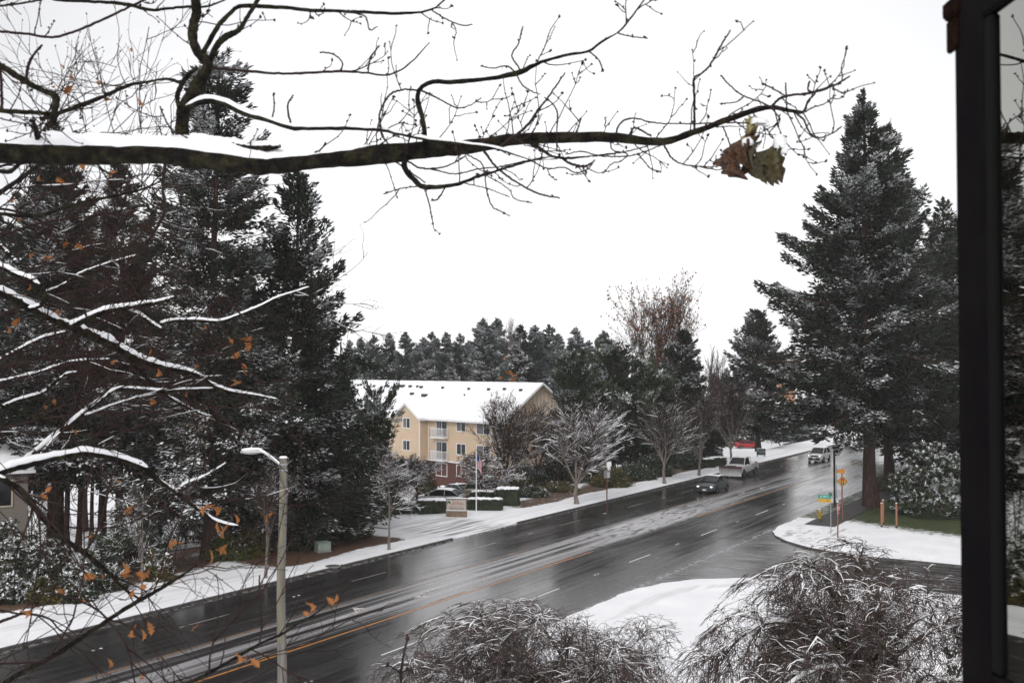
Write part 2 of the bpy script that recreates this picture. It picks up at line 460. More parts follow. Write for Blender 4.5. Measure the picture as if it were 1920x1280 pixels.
def asphalt(name, slush=True, side=False):
    """wet asphalt in road coordinates: x along the road, y across it"""
    m, n, l, b = new_mat(name)
    tc = n.new("ShaderNodeTexCoord"); V = tc.outputs['Object']
    sp = n.new("ShaderNodeSeparateXYZ"); l.new(V, sp.inputs[0])
    X, Y = sp.outputs[0], sp.outputs[1]
    st = (0.035, 1.0, 1.0) if not side else (1.0, 0.06, 1.0)
    streak = noise(n, l, V, 2.6, 5, st, 0.6, 0.15)
    fine = noise(n, l, V, 9.0, 4, (0.03, 1.0, 1.0) if not side else (1.0, 0.04, 1.0), 0.6)
    grain = noise(n, l, V, 40, 3)
    patch = noise(n, l, V, 0.16, 3, (0.6, 1.4, 1))
    base = mixc(n, l, ramp(n, l, streak, 0.38, 0.66), (0.014, 0.013, 0.013), (0.040, 0.037, 0.037))
    base = mixc(n, l, ramp(n, l, grain, 0.5, 0.75, 0, 0.5), base, (0.085, 0.08, 0.08))
    rough = mixf(n, l, ramp(n, l, patch, 0.35, 0.65), 0.10, 0.24)
    rough = mathn(n, l, 'ADD', rough, ramp(n, l, streak, 0.3, 0.7, -0.04, 0.10))
    if slush:
        if not side:
            inside = mathn(n, l, 'MULTIPLY', ramp(n, l, Y, 29.9, 30.7), ramp(n, l, Y, 34.2, 33.3))
            swirl = noise(n, l, V, 0.9, 4, (0.25, 1, 1), 0.6, 2.5)
            tracks = noise(n, l, V, 2.1, 3, (0.010, 1.0, 1.0), 0.55, 0.1)
            tr = ramp(n, l, tracks, 0.42, 0.56)
            wedge = mathn(n, l, 'MULTIPLY', ramp(n, l, X, 58, 66), ramp(n, l, X, 90, 76))
            t2 = mixf(n, l, wedge, tr, ramp(n, l, swirl, 0.33, 0.52))
            mask = mathn(n, l, 'MULTIPLY', inside, t2)
            mask = mathn(n, l, 'MULTIPLY', mask, ramp(n, l, fine, 0.25, 0.55, 0.35, 1.0))
            mask = mathn(n, l, 'MULTIPLY', mask, ramp(n, l, noise(n, l, V, 14, 4, None, 0.7), 0.34, 0.52, 0.25, 1.0))
            mask = mathn(n, l, 'MULTIPLY', mask, mixf(n, l, wedge, 0.62, 1.0))
            # slush pushed against the kerbs
            edge = mathn(n, l, 'ADD', ramp(n, l, Y, 39.6, 40.15), ramp(n, l, Y, 23.5, 23.05))
            edge = mathn(n, l, 'MULTIPLY', edge, ramp(n, l, noise(n, l, V, 3, 4), 0.42, 0.6, 0, 0.55))
            mask = mathn(n, l, 'MAXIMUM', mask, edge)
            # thin streaks left between the wheel tracks everywhere
            thin = mathn(n, l, 'MULTIPLY', ramp(n, l, fine, 0.60, 0.74, 0, 0.28), ramp(n, l, patch, 0.45, 0.6))
            mask = mathn(n, l, 'MAXIMUM', mask, thin)
        else:
            mask = mathn(n, l, 'MULTIPLY', ramp(n, l, fine, 0.50, 0.66, 0, 0.55), ramp(n, l, patch, 0.3, 0.55, 0.3, 1))
        base = mixc(n, l, mask, base, (0.60, 0.59, 0.61))
        rough = mixf(n, l, mask, rough, 0.55)
        hsrc = mathn(n, l, 'ADD', mathn(n, l, 'MULTIPLY', mask, 0.8), mathn(n, l, 'MULTIPLY', grain, 0.15))
    else:
        hsrc = grain
    l.new(base, b.inputs['Base Color']); l.new(rough, b.inputs['Roughness'])
    bp = n.new("ShaderNodeBump"); bp.inputs['Strength'].default_value = 0.25; bp.inputs['Distance'].default_value = 0.02
    l.new(hsrc, bp.inputs['Height']); l.new(bp.outputs[0], b.inputs['Normal'])
    return m
M_road = asphalt("wet_asphalt")
M_side = asphalt("wet_side_asphalt", side=True)
M_walk = asphalt("wet_footway", slush=False)

def snow_ground(name, attr=True):
    m, n, l, b = new_mat(name)
    tc = n.new("ShaderNodeTexCoord"); V = tc.outputs['Object']
    big = noise(n, l, V, 0.5, 5); mid = noise(n, l, V, 2.2, 6, None, 0.65); fin = noise(n, l, V, 12, 5, None, 0.7)
    tracks = noise(n, l, V, 3.0, 3, (0.05, 1, 1), 0.5, 0.2)
    snow = mixc(n, l, ramp(n, l, big, 0.3, 0.7), (0.78, 0.79, 0.83), (0.90, 0.905, 0.92))
    snow = mixc(n, l, ramp(n, l, fin, 0.60, 0.72, 0, 0.65), snow, (0.55, 0.52, 0.50))
    litter = mixc(n, l, ramp(n, l, fin, 0.42, 0.58), (0.022, 0.014, 0.011), (0.16, 0.072, 0.035))
    litter = mixc(n, l, ramp(n, l, mid, 0.48, 0.62, 0, 0.7), litter, (0.05, 0.042, 0.025))
    grass = mixc(n, l, ramp(n, l, mid, 0.35, 0.65), (0.020, 0.030, 0.008), (0.055, 0.075, 0.018))
    def cover(name_, soft):
        a = n.new("ShaderNodeAttribute"); a.attribute_name = name_
        w = mathn(n, l, 'ADD', mathn(n, l, 'MULTIPLY', mid, 0.55), mathn(n, l, 'MULTIPLY', fin, 0.45))
        d = mathn(n, l, 'SUBTRACT', a.outputs['Fac'], w)
        return ramp(n, l, d, -soft, soft)
    col = mixc(n, l, cover("litter", 0.05), snow, litter)
    col = mixc(n, l, cover("grass", 0.09), col, grass)
    tk = n.new("ShaderNodeAttribute"); tk.attribute_name = "tracks"
    tm = mathn(n, l, 'MULTIPLY', tk.outputs['Fac'], ramp(n, l, tracks, 0.47, 0.56))
    col = mixc(n, l, mathn(n, l, 'MULTIPLY', tm, 0.75), col, (0.13, 0.12, 0.12))
    l.new(col, b.inputs['Base Color'])
    b.inputs['Roughness'].default_value = 0.65
    bp = n.new("ShaderNodeBump"); bp.inputs['Strength'].default_value = 0.6; bp.inputs['Distance'].default_value = 0.06
    l.new(mathn(n, l, 'ADD', mid, mathn(n, l, 'MULTIPLY', fin, 0.4)), bp.inputs['Height']); l.new(bp.outputs[0], b.inputs['Normal'])
    return m
M_ground = snow_ground("snow_covered_ground")
# ---------------------------------------------------------------- the ground, roads and pavements
FIR_BIG = at(1628, 690, 85.6)[:2]

def attr(o, name, vals):
    a = o.data.attributes.new(name, 'FLOAT', 'POINT')
    a.data.foreach_set("value", np.asarray(vals, dtype=np.float32).ravel())

def covers(s, t):
    """how much litter, grass and wheel marking each point of the ground carries (0..1)"""
    x, y = st2xy(s, t)
    p = np.stack([x, y, 0 * x], -1)
    wob = noise3(p, 0.35, 2.0) * 1.0
    litter = np.zeros_like(s)
    far = s > 40.2
    s_in = np.where(t < 60, 42.0, 43.1)
    strip = ss(0, 0.8, s - s_in + wob * 0.5) * (1 - ss(46.6, 48.5, s + wob))
    litter = np.maximum(litter, strip * (0.72 * ss(40, 45, t) * (1 - ss(54, 57, t)) + 0.60 * ss(68, 74, t) * (1 - ss(118, 126, t))))
    forest = ss(45.2, 46.8, s + wob) * (1 - ss(54, 57, t))
    litter = np.maximum(litter, forest * (0.62 + 0.25 * wob) * (1 - ss(64, 74, s)))
    side = ss(47, 50, s) * ss(68, 71, t) * (1 - ss(118, 122, t)) * (1 - ss(66, 70, s))
    litter = np.maximum(litter, side * 0.6)
    litter = np.where(far, litter, 0)
    dx, dy = x - FIR_BIG[0], y - FIR_BIG[1]
    dd, tt = xy2st(dx, dy)
    grass = np.clip(1.55 - 1.0 * np.sqrt(((s - 11) / 12.0) ** 2 + ((t - 86) / 9.0) ** 2) + 0.08 * wob, 0, 1)
    grass = np.where(s > 21.3, np.where(t > 79, 0.56, 0.0), grass)
    grass = np.where(far, 0, grass)
    edge = np.where((s < 23) & (t < 56.4), np.maximum(ss(22.3, 22.9, s), ss(54.8, 55.8, t) * (s < 21)), 0) * .47 * (noise3(p, .5, 4) > .1)
    litter = np.maximum(litter, edge)
    tracks = np.zeros_like(s)
    mouth = ss(57, 58.5, t) * (1 - ss(64, 66, t)) * (1 - ss(43, 49, s)) * far
    tracks = np.maximum(tracks, mouth)
    foot = ss(17.5, 18.5, s) * (1 - ss(21.5, 22.3, s)) * ss(67, 69, t) * (1 - ss(74, 76, t)) * (noise3(p, 3.2, 5.0) > .12)
    tracks = np.maximum(tracks, foot * .9)
    walk = (s < 22) & (t < 56.4) & (np.abs(np.hypot(np.maximum(0, t - 47.3), np.maximum(0, s - 13.95) * 1.0) - 7.2 + .3 * wob) < .35) & (s > 6)
    tracks = np.maximum(tracks, walk * .28)
    tracks = np.maximum(tracks, 0.30 * ss(42, 46, s) * (1 - ss(60, 70, s)) * ss(57.5, 59, t) * (1 - ss(63, 64.5, t)) * far)
    tracks = np.maximum(tracks, 0.22 * far * (s > 41.4) * (s < 43.2))
    return litter, grass, tracks

def sheet(name, svals, tvals, zf, m, smax=None):
    S, T = np.meshgrid(svals, tvals, indexing='ij')
    if smax is not None:
        S = smax(T) + (.09 * noise3(np.stack([T, T * .3, 0 * T], -1), 2.4) + .05 * noise3(np.stack([T, T, 0 * T], -1), 6.1)) - S
    Z = zf(S, T)
    nS, nT = S.shape
    mb = MB()
    i = np.arange(nS - 1)[:, None] * nT + np.arange(nT - 1)[None]
    f = np.stack([i, i + 1, i + nT + 1, i + nT], -1).reshape(-1, 4)
    if smax is None: f = f[:, ::-1]
    mb.add(np.stack([T, S, Z], -1), f)
    sk = 0
    if smax is not None:      # the raised edge
        a = np.arange(nT)
        top = np.stack([T[0], S[0], Z[0]], -1); bot = top.copy(); bot[:, 2] = -0.06
        k = np.arange(nT - 1)
        mb.add(np.concatenate([top, bot]), np.stack([k, k + 1, k + 1 + nT, k + nT], -1), 1)
        te = tvals_edge(T, name)
        e = np.stack([T[:, te], S[:, te], Z[:, te]], -1); eb = e.copy(); eb[:, 2] = -0.06
        k = np.arange(nS - 1)
        mb.add(np.concatenate([e, eb]), np.stack([k, k + 1, k + 1 + nS, k + nS], -1), 1)
        sk = 2 * nT + 2 * nS
    o = mb.build(name, [m, M_kerb], smooth=False)
    o.rotation_euler = (0, 0, RZ)
    li, gr, tr = covers(S.ravel(), T.ravel())
    for nm, v in (("litter", li), ("grass", gr), ("tracks", tr)):
        attr(o, nm, np.concatenate([v, np.zeros(sk)]))
    return struct(o)

def tvals_edge(T, name):
    return -1 if name == 'lawn' else 0

sv = np.concatenate([[-230, -150, -60, 0, 22.9, 40.19, 40.2], np.arange(40.5, 80, 0.5), np.arange(80, 130, 4), [160, 200, 260, 320]])
tv = np.concatenate([[-90, -40], np.arange(-10, 20, 2), np.arange(20, 57.5, 0.5), np.arange(57.5, 66, 0.25), np.arange(66, 130, 0.5), np.arange(130, 260, 4), [300, 360]])
def zg(s, t):
    z = np.where(s > 40.195, gz(s, t), -0.05)
    dip = ss(56.8, 58.0, t) * (1 - ss(64.6, 65.8, t)) * (1 - ss(40.2, 42.5, s)) * 0.105
    z = np.where(s > 40.195, z - dip, z)
    p = np.stack([s, t, 0 * s], -1)
    return z + np.where((s > 42.5) & (s < 130), 0.05 * noise3(p, 0.8), 0)
sheet('ground', sv, tv, zg, M_ground)

A1, B1, R1 = 56.3, 65.0, 9.0
def smax_near(t):
    d = np.clip(t - (A1 - R1), 0, R1)
    return 22.95 - R1 + np.sqrt(np.maximum(0, R1 ** 2 - d ** 2))
def smax_far(t):
    d = np.clip((B1 + R1) - t, 0, R1)
    return 22.95 - R1 + np.sqrt(np.maximum(0, R1 ** 2 - d ** 2))
dl = np.concatenate([np.arange(0, 24, 0.35), [26, 30, 40, 55, 70]])
def zl(s, t):
    p = np.stack([s, t, 0 * s], -1)
    return 0.12 + 0.02 * noise3(p, 0.9)
sheet('lawn', dl, np.concatenate([[-60, -30, 0], np.arange(6, A1 - R1, 1.0), A1 - R1 * np.cos(np.linspace(0, np.pi / 2, 30)[::-1] - 0) * 1.0 if False else A1 - R1 + R1 * np.sin(np.linspace(0, np.pi / 2, 30))]), zl, M_ground, smax_near)
corner = sheet('corner_lawn', dl, np.concatenate([B1 + R1 - R1 * np.sin(np.linspace(np.pi / 2, 0, 30)), np.arange(B1 + R1 + 0.4, 115, 0.4), np.arange(115, 260, 6), [350]]), zl, M_ground, smax_far)

def plank(name, s0, s1, t0, t1, z, m, parent=None, n=1, thick=None):
    """a strip laid along the road"""
    mb = MB(); t = np.linspace(t0, t1, n + 1)
    if thick:
        mb.box(t0, t1, s0, s1, z - thick, z)
    else:
        v = np.concatenate([np.stack([t, t * 0 + s0, t * 0 + z], 1), np.stack([t, t * 0 + s1, t * 0 + z], 1)])
        k = np.arange(n); mb.add(v, np.stack([k, k + 1, k + n + 2, k + n + 1], 1))
    o = mb.build(name, m, parent)
    if parent is None: o.rotation_euler = (0, 0, RZ)
    return o

road = struct(plank('road', 22.93, 40.21, -90, 360, 0.0, M_road, n=40))
# the side street, its mouth widening to the road
mbs = MB(); tt = np.linspace(46.5, 74.5, 40)
mbs.add(np.concatenate([np.stack([tt, 0 * tt + 22.94, 0 * tt + 0.003], 1), np.stack([tt, 0 * tt - 60, 0 * tt + 0.003], 1)]), np.stack([np.arange(39), np.arange(39) + 40, np.arange(39) + 41, np.arange(39) + 1], 1))
ssr = mbs.build('side_street', M_side); ssr.rotation_euler = (0, 0, RZ); struct(ssr)

M_yel = mat("yellow_line_paint", (0.42, 0.17, 0.035), (0.26, 0.12, 0.05), rough=0.4, scale=3, lo=0.45, hi=0.7, detail=6)
M_yel2 = mat('faded_yellow_paint', (0.30, 0.14, 0.045), (0.09, 0.065, 0.045), rough=0.4, scale=2, lo=0.42, hi=0.62, detail=6)
M_wht2 = mat('faded_white_paint', (0.30, 0.30, 0.29), (0.10, 0.10, 0.10), rough=0.4, scale=3, lo=0.42, hi=0.65, detail=6)
M_wht = mat("white_line_paint", (0.62, 0.62, 0.60), (0.40, 0.40, 0.40), rough=0.4, scale=6, lo=0.5, hi=0.75, detail=6)
M_arrow = mat("worn_arrow_paint", (0.55, 0.50, 0.47), (0.30, 0.28, 0.27), rough=0.5, scale=2.2, lo=0.45, hi=0.62, detail=6)
for a, b in ((-60, 58.2), (76, 358)):
    plank('yellow_line', 29.98, 30.12, a, b, 0.005, M_yel, road)
    plank('yellow_line', 33.80, 33.90, a, b, 0.005, M_yel2, road)
k = -40.0
while k < 300:
    if not (57 < k + 3 < 77):
        plank('broken_yellow_line', 30.24, 30.34, k, k + 3.0, 0.005, M_yel2, road)
    k += 11.6
for j in range(-2, 18):
    t0 = 32.7 + 11.65 * j
    plank('lane_dash', 26.44, 26.55, t0, t0 + 3.1, 0.005, M_wht, road)
    plank('lane_dash', 36.95, 37.05, t0 - 1.3, t0 + 1.7, 0.005, M_wht2, road)
    mb = MB()      # pairs of raised lane markers halfway between dashes
    for q in (0, 0.35): mb.bbox(t0 + 7.2 + q, t0 + 7.32 + q, 26.45, 26.57, 0.0, 0.02, 0.01)
    mb.build('road_stud', M_wht, road)
    mb = MB()
    for q in (0, 0.35): mb.bbox(t0 + 5.9 + q, t0 + 6.02 + q, 36.95, 37.07, 0.0, 0.02, 0.01)
    mb.build('road_stud', M_wht, road)
def arrow(t, flip):
    mb = MB(); sg = -1 if flip else 1
    def q(p): mb.add([(t + sg * a, 32.0 + sg * b, 0.008) for a, b in p], [tuple(range(len(p))) if sg == 1 else tuple(range(len(p)))])
    q([(-1.3, -.06), (.2, -.06), (.2, .1), (-1.3, .1)])
    q([(.2, -.06), (.75, .2), (.75, .42), (.2, .1)])
    q([(.45, .25), (1.25, .25), (1.0, .95)])
    return mb.build('turn_arrow', M_arrow, road)
for t, f in ((37.4, False), (43.0, True), (92.4, False), (97.4, True), (150, False), (155, True)): arrow(t, f)
M_tar = mat('tar_seam', (0.008, 0.008, 0.009), rough=.25)
def seam(pts, w=.05):
    q = smooth_path([(a, b, 0) for a, b in pts], 40); r = np.random.default_rng(int(pts[0][0] * 7))
    q[:, :2] += r.normal(0, .04, (40, 2)); d = nrm(np.gradient(q, axis=0)); nn_ = np.stack([-d[:, 1], d[:, 0], 0 * d[:, 0]], 1) * w * r.uniform(.4, 1.2, (40, 1)) / 2
    L, R = q + nn_, q - nn_; L[:, 2] = R[:, 2] = .011; k = np.arange(39)
    b = MB(); b.add(np.concatenate([L, R]), np.stack([k, k + 1, k + 41, k + 40], 1)); b.build('tar_seam', M_tar, road)
seam([(59.2, 30.9), (62, 28.5), (66.5, 26.0), (68, 23.4)], .10)
seam([(44, 36), (47, 35.2), (52, 34.6)], .05)
seam([(30, 27.8), (45, 28.3), (62, 28.1), (90, 28.4)], .035)
seam([(60, 25), (75, 24.6), (92, 24.9)], .04)
seam([(80, 33), (84, 30.5), (86, 26)], .05)
# raked kerb on the far side, dropped for the driveway
for a, b in ((-88, 57.0), (65.5, 358)):
    struct(plank('kerb', 40.02, 40.2, a, b, 0.125, M_kerb, thick=0.2))
# wet footway on the near side past the corner, and the footway by the driveway
M_walkwet = mat("wet_footway_concrete", (0.040, 0.036, 0.035), (0.070, 0.064, 0.062), rough=0.6, spec=.25, scale=2.0, detail=6)
struct(plank('footway', 19.4, 21.6, 75.6, 260, 0.155, M_walkwet, n=8))
struct(plank('driveway_kerb', 46.0, 58.0, 57.6, 57.85, 0.17, M_kerb, thick=0.3))

# manhole in the snowy verge
def disc(mb, r, z, n=20, c=(0, 0), mi=0):
    a = np.linspace(0, 2 * np.pi, n, endpoint=False)
    mb.add(np.stack([c[0] + r * np.cos(a), c[1] + r * np.sin(a), 0 * a + z], 1), [tuple(range(n))], mi)
for px, py, r in ((624, 1061, 0.38),):
    p = on_ground(px, py)
    mh = thing('manhole_cover', 'round dark manhole cover bare of snow in the white verge left of the far kerb', 'manhole', (p[0], p[1], p[2] + 0.01))
    mb = MB(); mb.cyl((0, 0, 0), r, r, 0.03, 20); mb.build('lid', M_kerb, mh)
    mb = MB(); mb.cyl((0, 0, -0.05), r + .07, r + .07, 0.065, 20); mb.build('ring', M_concrete, mh)
# ---------------------------------------------------------------- tree builders
def taper_trunk(h, r, rng, lean=(0, 0), n=14, flare=1.5):
    z = np.linspace(0, 1, n)
    P = np.stack([lean[0] * z * h + np.cumsum(rng.normal(0, 0.004 * h, n)) * .5, lean[1] * z * h + np.cumsum(rng.normal(0, 0.004 * h, n)) * .5, z * h], 1)
    R = r * (1 - z) ** 0.8 + 0.02
    R[0] *= flare; R[1] *= 1.08
    return P[None], R[None]

def conifer(name, label, cat, loc, h, R, cb=0.08, nb=260, nk=40000, kl=0.42, kw=0.13, snow=0.35, seed=1, mats=None,
            prof=0.85, tr=0.35, up=0.35, droop=0.45, hang=0.35, lean=(0, 0), group=None, rz=0, snowlen=1.0, lobes=0.18, bmat=None, tipup=0.2, azbias=None, low=0.75, bk=1.6):
    rng = np.random.default_rng(seed)
    mats = mats or M_needle
    nb = int(nb * bk); tipup += .14 if bk > 1 else 0
    t = thing(name, label, cat, loc, rz, group)
    TP, TR = taper_trunk(h, tr, rng, lean)
    mb = MB(); mb.tubes(TP, TR, 10)
    c0 = cb * h
    u = rng.uniform(0, 1, nb) ** 1.12
    zb = c0 + (h * 0.985 - c0) * u
    az = rng.uniform(0, 2 * np.pi, nb)
    w = (zb - c0) / (h - c0)
    pr = (1 - w) ** prof * (low + (1 - low) * ss(0.0, 0.22, w)) + 0.012
    lump = 1 + lobes * np.sin(3 * az + 5 * w + seed) + lobes * np.sin(11 * w * (h / 20) + 2 * az + seed * 2)
    ln = R * pr * lump * rng.uniform(0.50, 1.18, nb)
    if azbias is not None: ln *= 1 + azbias[1] * np.cos(az - azbias[0])
    NS = 6
    f = np.linspace(0, 1, NS)
    su = up * (0.2 + 1.3 * w) - 0.10 + rng.normal(0, 0.06, nb)
    def pos(bi, ff, lat, dz):
        L = ln[bi]; r = L * ff
        z = zb[bi] + L * (su[bi] * ff - droop * (1.15 - w[bi]) * ff ** 2 + tipup * ff ** 3)
        kx = np.interp(zb[bi], TP[0, :, 2], TP[0, :, 0]); ky = np.interp(zb[bi], TP[0, :, 2], TP[0, :, 1])
        ca, sa = np.cos(az[bi]), np.sin(az[bi])
        return np.stack([kx + r * ca - lat * sa, ky + r * sa + lat * ca, z + dz], -1)
    bi = np.repeat(np.arange(nb), NS); ff = np.tile(f, nb)
    BP = pos(bi, ff, np.zeros(nb * NS), np.zeros(nb * NS)).reshape(nb, NS, 3)
    BR = (0.016 + 0.010 * ln[:, None]) * (1 - 0.8 * f[None])
    mb.tubes(BP, BR, 3)
    mb.build('trunk', bmat or M_bark_brown, t, smooth=True)
    # sprays of needles
    pb = ln ** 1.05 + .15; pb /= pb.sum()
    bi = rng.choice(nb, nk, p=pb)
    ff = rng.uniform(0.08, 1, nk) ** 0.62
    # cluster positions along each branch into side twigs
    nt_ = np.maximum(4, (ln[bi] * 3.2)).astype(int)
    ffq = (np.floor(ff * nt_) + rng.normal(0.5, 0.16, nk)) / nt_
    ff = np.clip(ffq, 0.04, 1.0)
    wid = ln[bi] * 0.23 * (1.08 - ff) ** 0.8 + 0.16
    sg = np.sign(rng.uniform(-1, 1, nk))
    q = rng.uniform(0, 1, nk)
    lat = sg * wid * q
    ffo = np.clip(ff + 0.35 * q * wid / ln[bi], 0, 1.05)
    dz = -hang * np.abs(lat) * 0.8 + rng.normal(0, 0.05, nk) - hang * rng.uniform(0, 1, nk) ** 2 * 0.9 * np.minimum(1, ln[bi] / 2.5)
    c = pos(bi, ffo, lat, dz)
    ca, sa = np.cos(az[bi]), np.sin(az[bi])
    dirv = np.stack([ca - sg * sa * 0.9 * q, sa + sg * ca * 0.9 * q, su[bi] - droop * ff * 1.2 * (1.15 - w[bi]) + tipup * 1.9 * ff ** 2 - 0.1], -1) + rng.normal(0, 0.36, (nk, 3))
    dirv = nrm(dirv)
    sv_ = nrm(np.cross(dirv, rng.normal(0, 1, (nk, 3)) * (1, 1, .6) + (0, 0, 0.9)))
    sc = rng.uniform(0.6, 1.25, nk) * (0.65 + 0.35 * np.minimum(1, ln[bi] / 1.5))
    nb_ = MB(); nb_.kites(c, dirv, sv_, kl * sc, kw * sc)
    # leader
    nl = max(30, nk // 400)
    zl_ = rng.uniform(0.93, 1.0, nl) * h
    cl = np.stack([np.interp(zl_, TP[0, :, 2], TP[0, :, 0]), np.interp(zl_, TP[0, :, 2], TP[0, :, 1]), zl_], -1)
    dl_ = nrm(np.stack([rng.normal(0, 1, nl), rng.normal(0, 1, nl), rng.uniform(0.5, 1.6, nl)], -1))
    nb_.kites(cl, dl_, nrm(np.cross(dl_, rng.normal(0, 1, (nl, 3)))), np.full(nl, kl * 0.7), np.full(nl, kw * 0.8))
    nb_.build('crown', mats, t)
    # snow lying on the sprays: whole branches carry it or do not
    pbr = np.clip(rng.normal(snow * 1.1, 0.32, nb), 0, 1.3) * (1.15 - 0.55 * w)
    pat = ss(-.12, .30, noise3(c, .75, seed)) * (.5 + .5 * ss(-.2, .3, noise3(c, 2.1, seed + 1)))
    keep = (rng.uniform(0, 1, nk) < pbr[bi] * (0.30 + 1.1 * ff) * pat * 3.0) & (dz > -hang * 1.0)
    ks = np.nonzero(keep)[0]
    if len(ks):
        cs = c[ks] + np.array([0, 0, kw * 0.30]); ds = dirv[ks].copy(); ds[:, 2] *= 0.6; ds = nrm(ds)
        s2 = nrm(np.cross(ds, np.array([0, 0, 1.0])) + rng.normal(0, .22, (len(ks), 3)))
        sb = MB(); sb.kites(cs, ds, s2, kl * sc[ks] * 0.85 * snowlen, kw * sc[ks] * 1.4)
        sb.build('snow', M_snow, t)
    return t

def bare_tree(name, label, cat, loc, h, hw, seed=1, trunk_r=0.13, bole=0.25, lead=7, n2=60, n3=420, n4=1500, ang=0.55, up=0.10, bark=None, twig=None,
              snow=1.0, group=None, rmin=0.008, leaves=0, leafmat=None, leaflen=0.12, rz=0, lean=(0, 0), snowmin=0.010, single=False, buds=False):
    rng = np.random.default_rng(seed)
    bark = bark or M_bark_grey; twig = twig or M_twig
    t = thing(name, label, cat, loc, rz, group)
    hb = bole * h if not single else h * 0.96
    z = np.linspace(0, 1, 8)
    TP = np.stack([np.cumsum(rng.normal(0, .01 * h, 8)) * .3 + lean[0] * z * hb, np.cumsum(rng.normal(0, .01 * h, 8)) * .3 + lean[1] * z * hb, z * hb], 1)[None]
    TR = (trunk_r * (1 - (0.35 if not single else 0.9) * z) + 0.004)[None]; TR[0, 0] *= 1.35
    if single:
        P1, R1_ = grow(TP, TR, lead, h * 0.45, ang, up, 0.06, 6, bole, 0.95, rng, 0.5, 0.3, rmin * 1.5, 0.75, 0.2)
    else:
        P1, R1_ = grow(TP, TR, lead, h * 0.72, ang * 0.8, up * 1.2, 0.05, 8, 0.82, 1.0, rng, 0.68, 0.25, rmin * 2, 0, 0.15)
    P2, R2 = grow(P1, R1_, n2, h * 0.36, ang, up, 0.07, 6, 0.15, 0.95, rng, 0.62, 0.3, rmin * 1.4, 0.4)
    P3, R3 = grow(P2, R2, n3, h * 0.17, ang, up * 0.8, 0.10, 5, 0.1, 1.0, rng, 0.6, 0.4, rmin, 0.3)
    P4, R4 = grow(P3, R3, n4, h * 0.085, ang, up * 0.6, 0.12, 4, 0.1, 1.0, rng, 0.7, 0.5, rmin * 0.8, 0.2)
    allp = np.concatenate([p.reshape(-1, 3) for p in (P2, P3, P4)])
    hx = np.percentile(np.abs(allp[:, :2]), 97); hz = np.percentile(allp[:, 2], 99.3)
    S = np.array((hw / hx, hw / hx, 1.0))
    def fit(P):
        Q = P.copy(); k = np.clip((Q[..., 2] - hb * 0.7) / (hz - hb * 0.7), 0, 1)
        Q[..., 2] = np.where(Q[..., 2] > hb * 0.7, hb * 0.7 + (Q[..., 2] - hb * 0.7) * (h - hb * 0.7) / (hz - hb * 0.7), Q[..., 2])
        return Q * S
    TPf = TP * S if not single else fit(TP)
    P1, P2, P3, P4 = map(fit, (P1, P2, P3, P4))
    mb = MB(); mb.tubes(TPf, TR, 9); mb.tubes(P1, R1_, 6); mb.tubes(P2, R2, 4)
    mb.build('trunk', bark, t, smooth=True)
    mb = MB(); mb.tubes(P3, R3, 3); mb.tubes(P4, R4, 3); mb.build('twigs', twig, t)
    if snow > 0:
        mb = MB()
        for P, R, sd, cv, st_ in ((P1, R1_, 4, 1, 1), (P2, R2, 3, 1, 1), (P3, R3, 3, .85, 1), (P4, R4, 3, .6, 3)):
            snow_on(mb, P[::st_], R[::st_], 0.9, snowmin, sd, rng, snow * cv, 0, h / 3)
        mb.build('snow', M_snow, t)
    if leaves:
        i = rng.integers(0, len(P4), leaves); k = rng.integers(0, P4.shape[1], leaves)
        c = P4[i, k] + rng.normal(0, 0.05, (leaves, 3))
        msk = noise3(c, 1.3, seed) > -0.35; c = c[msk]
        d = nrm(rng.normal(0, 1, c.shape) + (0, 0, -0.6)); s = nrm(np.cross(d, rng.normal(0, 1, c.shape)))
        q = rng.uniform(.6, 1.2, len(c))
        lb = MB(); lb.kites(c, d, s, leaflen * q, leaflen * .7 * q); lb.build('leaves', leafmat or M_leaf_brown, t)
        if snow > 0:
            q2 = rng.uniform(0, 1, len(c)) < 0.22 * snow
            c2 = c[q2] + (0, 0, 0.04); d2 = d[q2] * (1, 1, .2); d2 = nrm(d2)
            sb = MB(); sb.kites(c2, d2, nrm(np.cross(d2, (0, 0, 1.0)) + rng.normal(0, .1, d2.shape)), leaflen * q[q2], leaflen * .75 * q[q2]); sb.build('snow', M_snow, t)
    return t

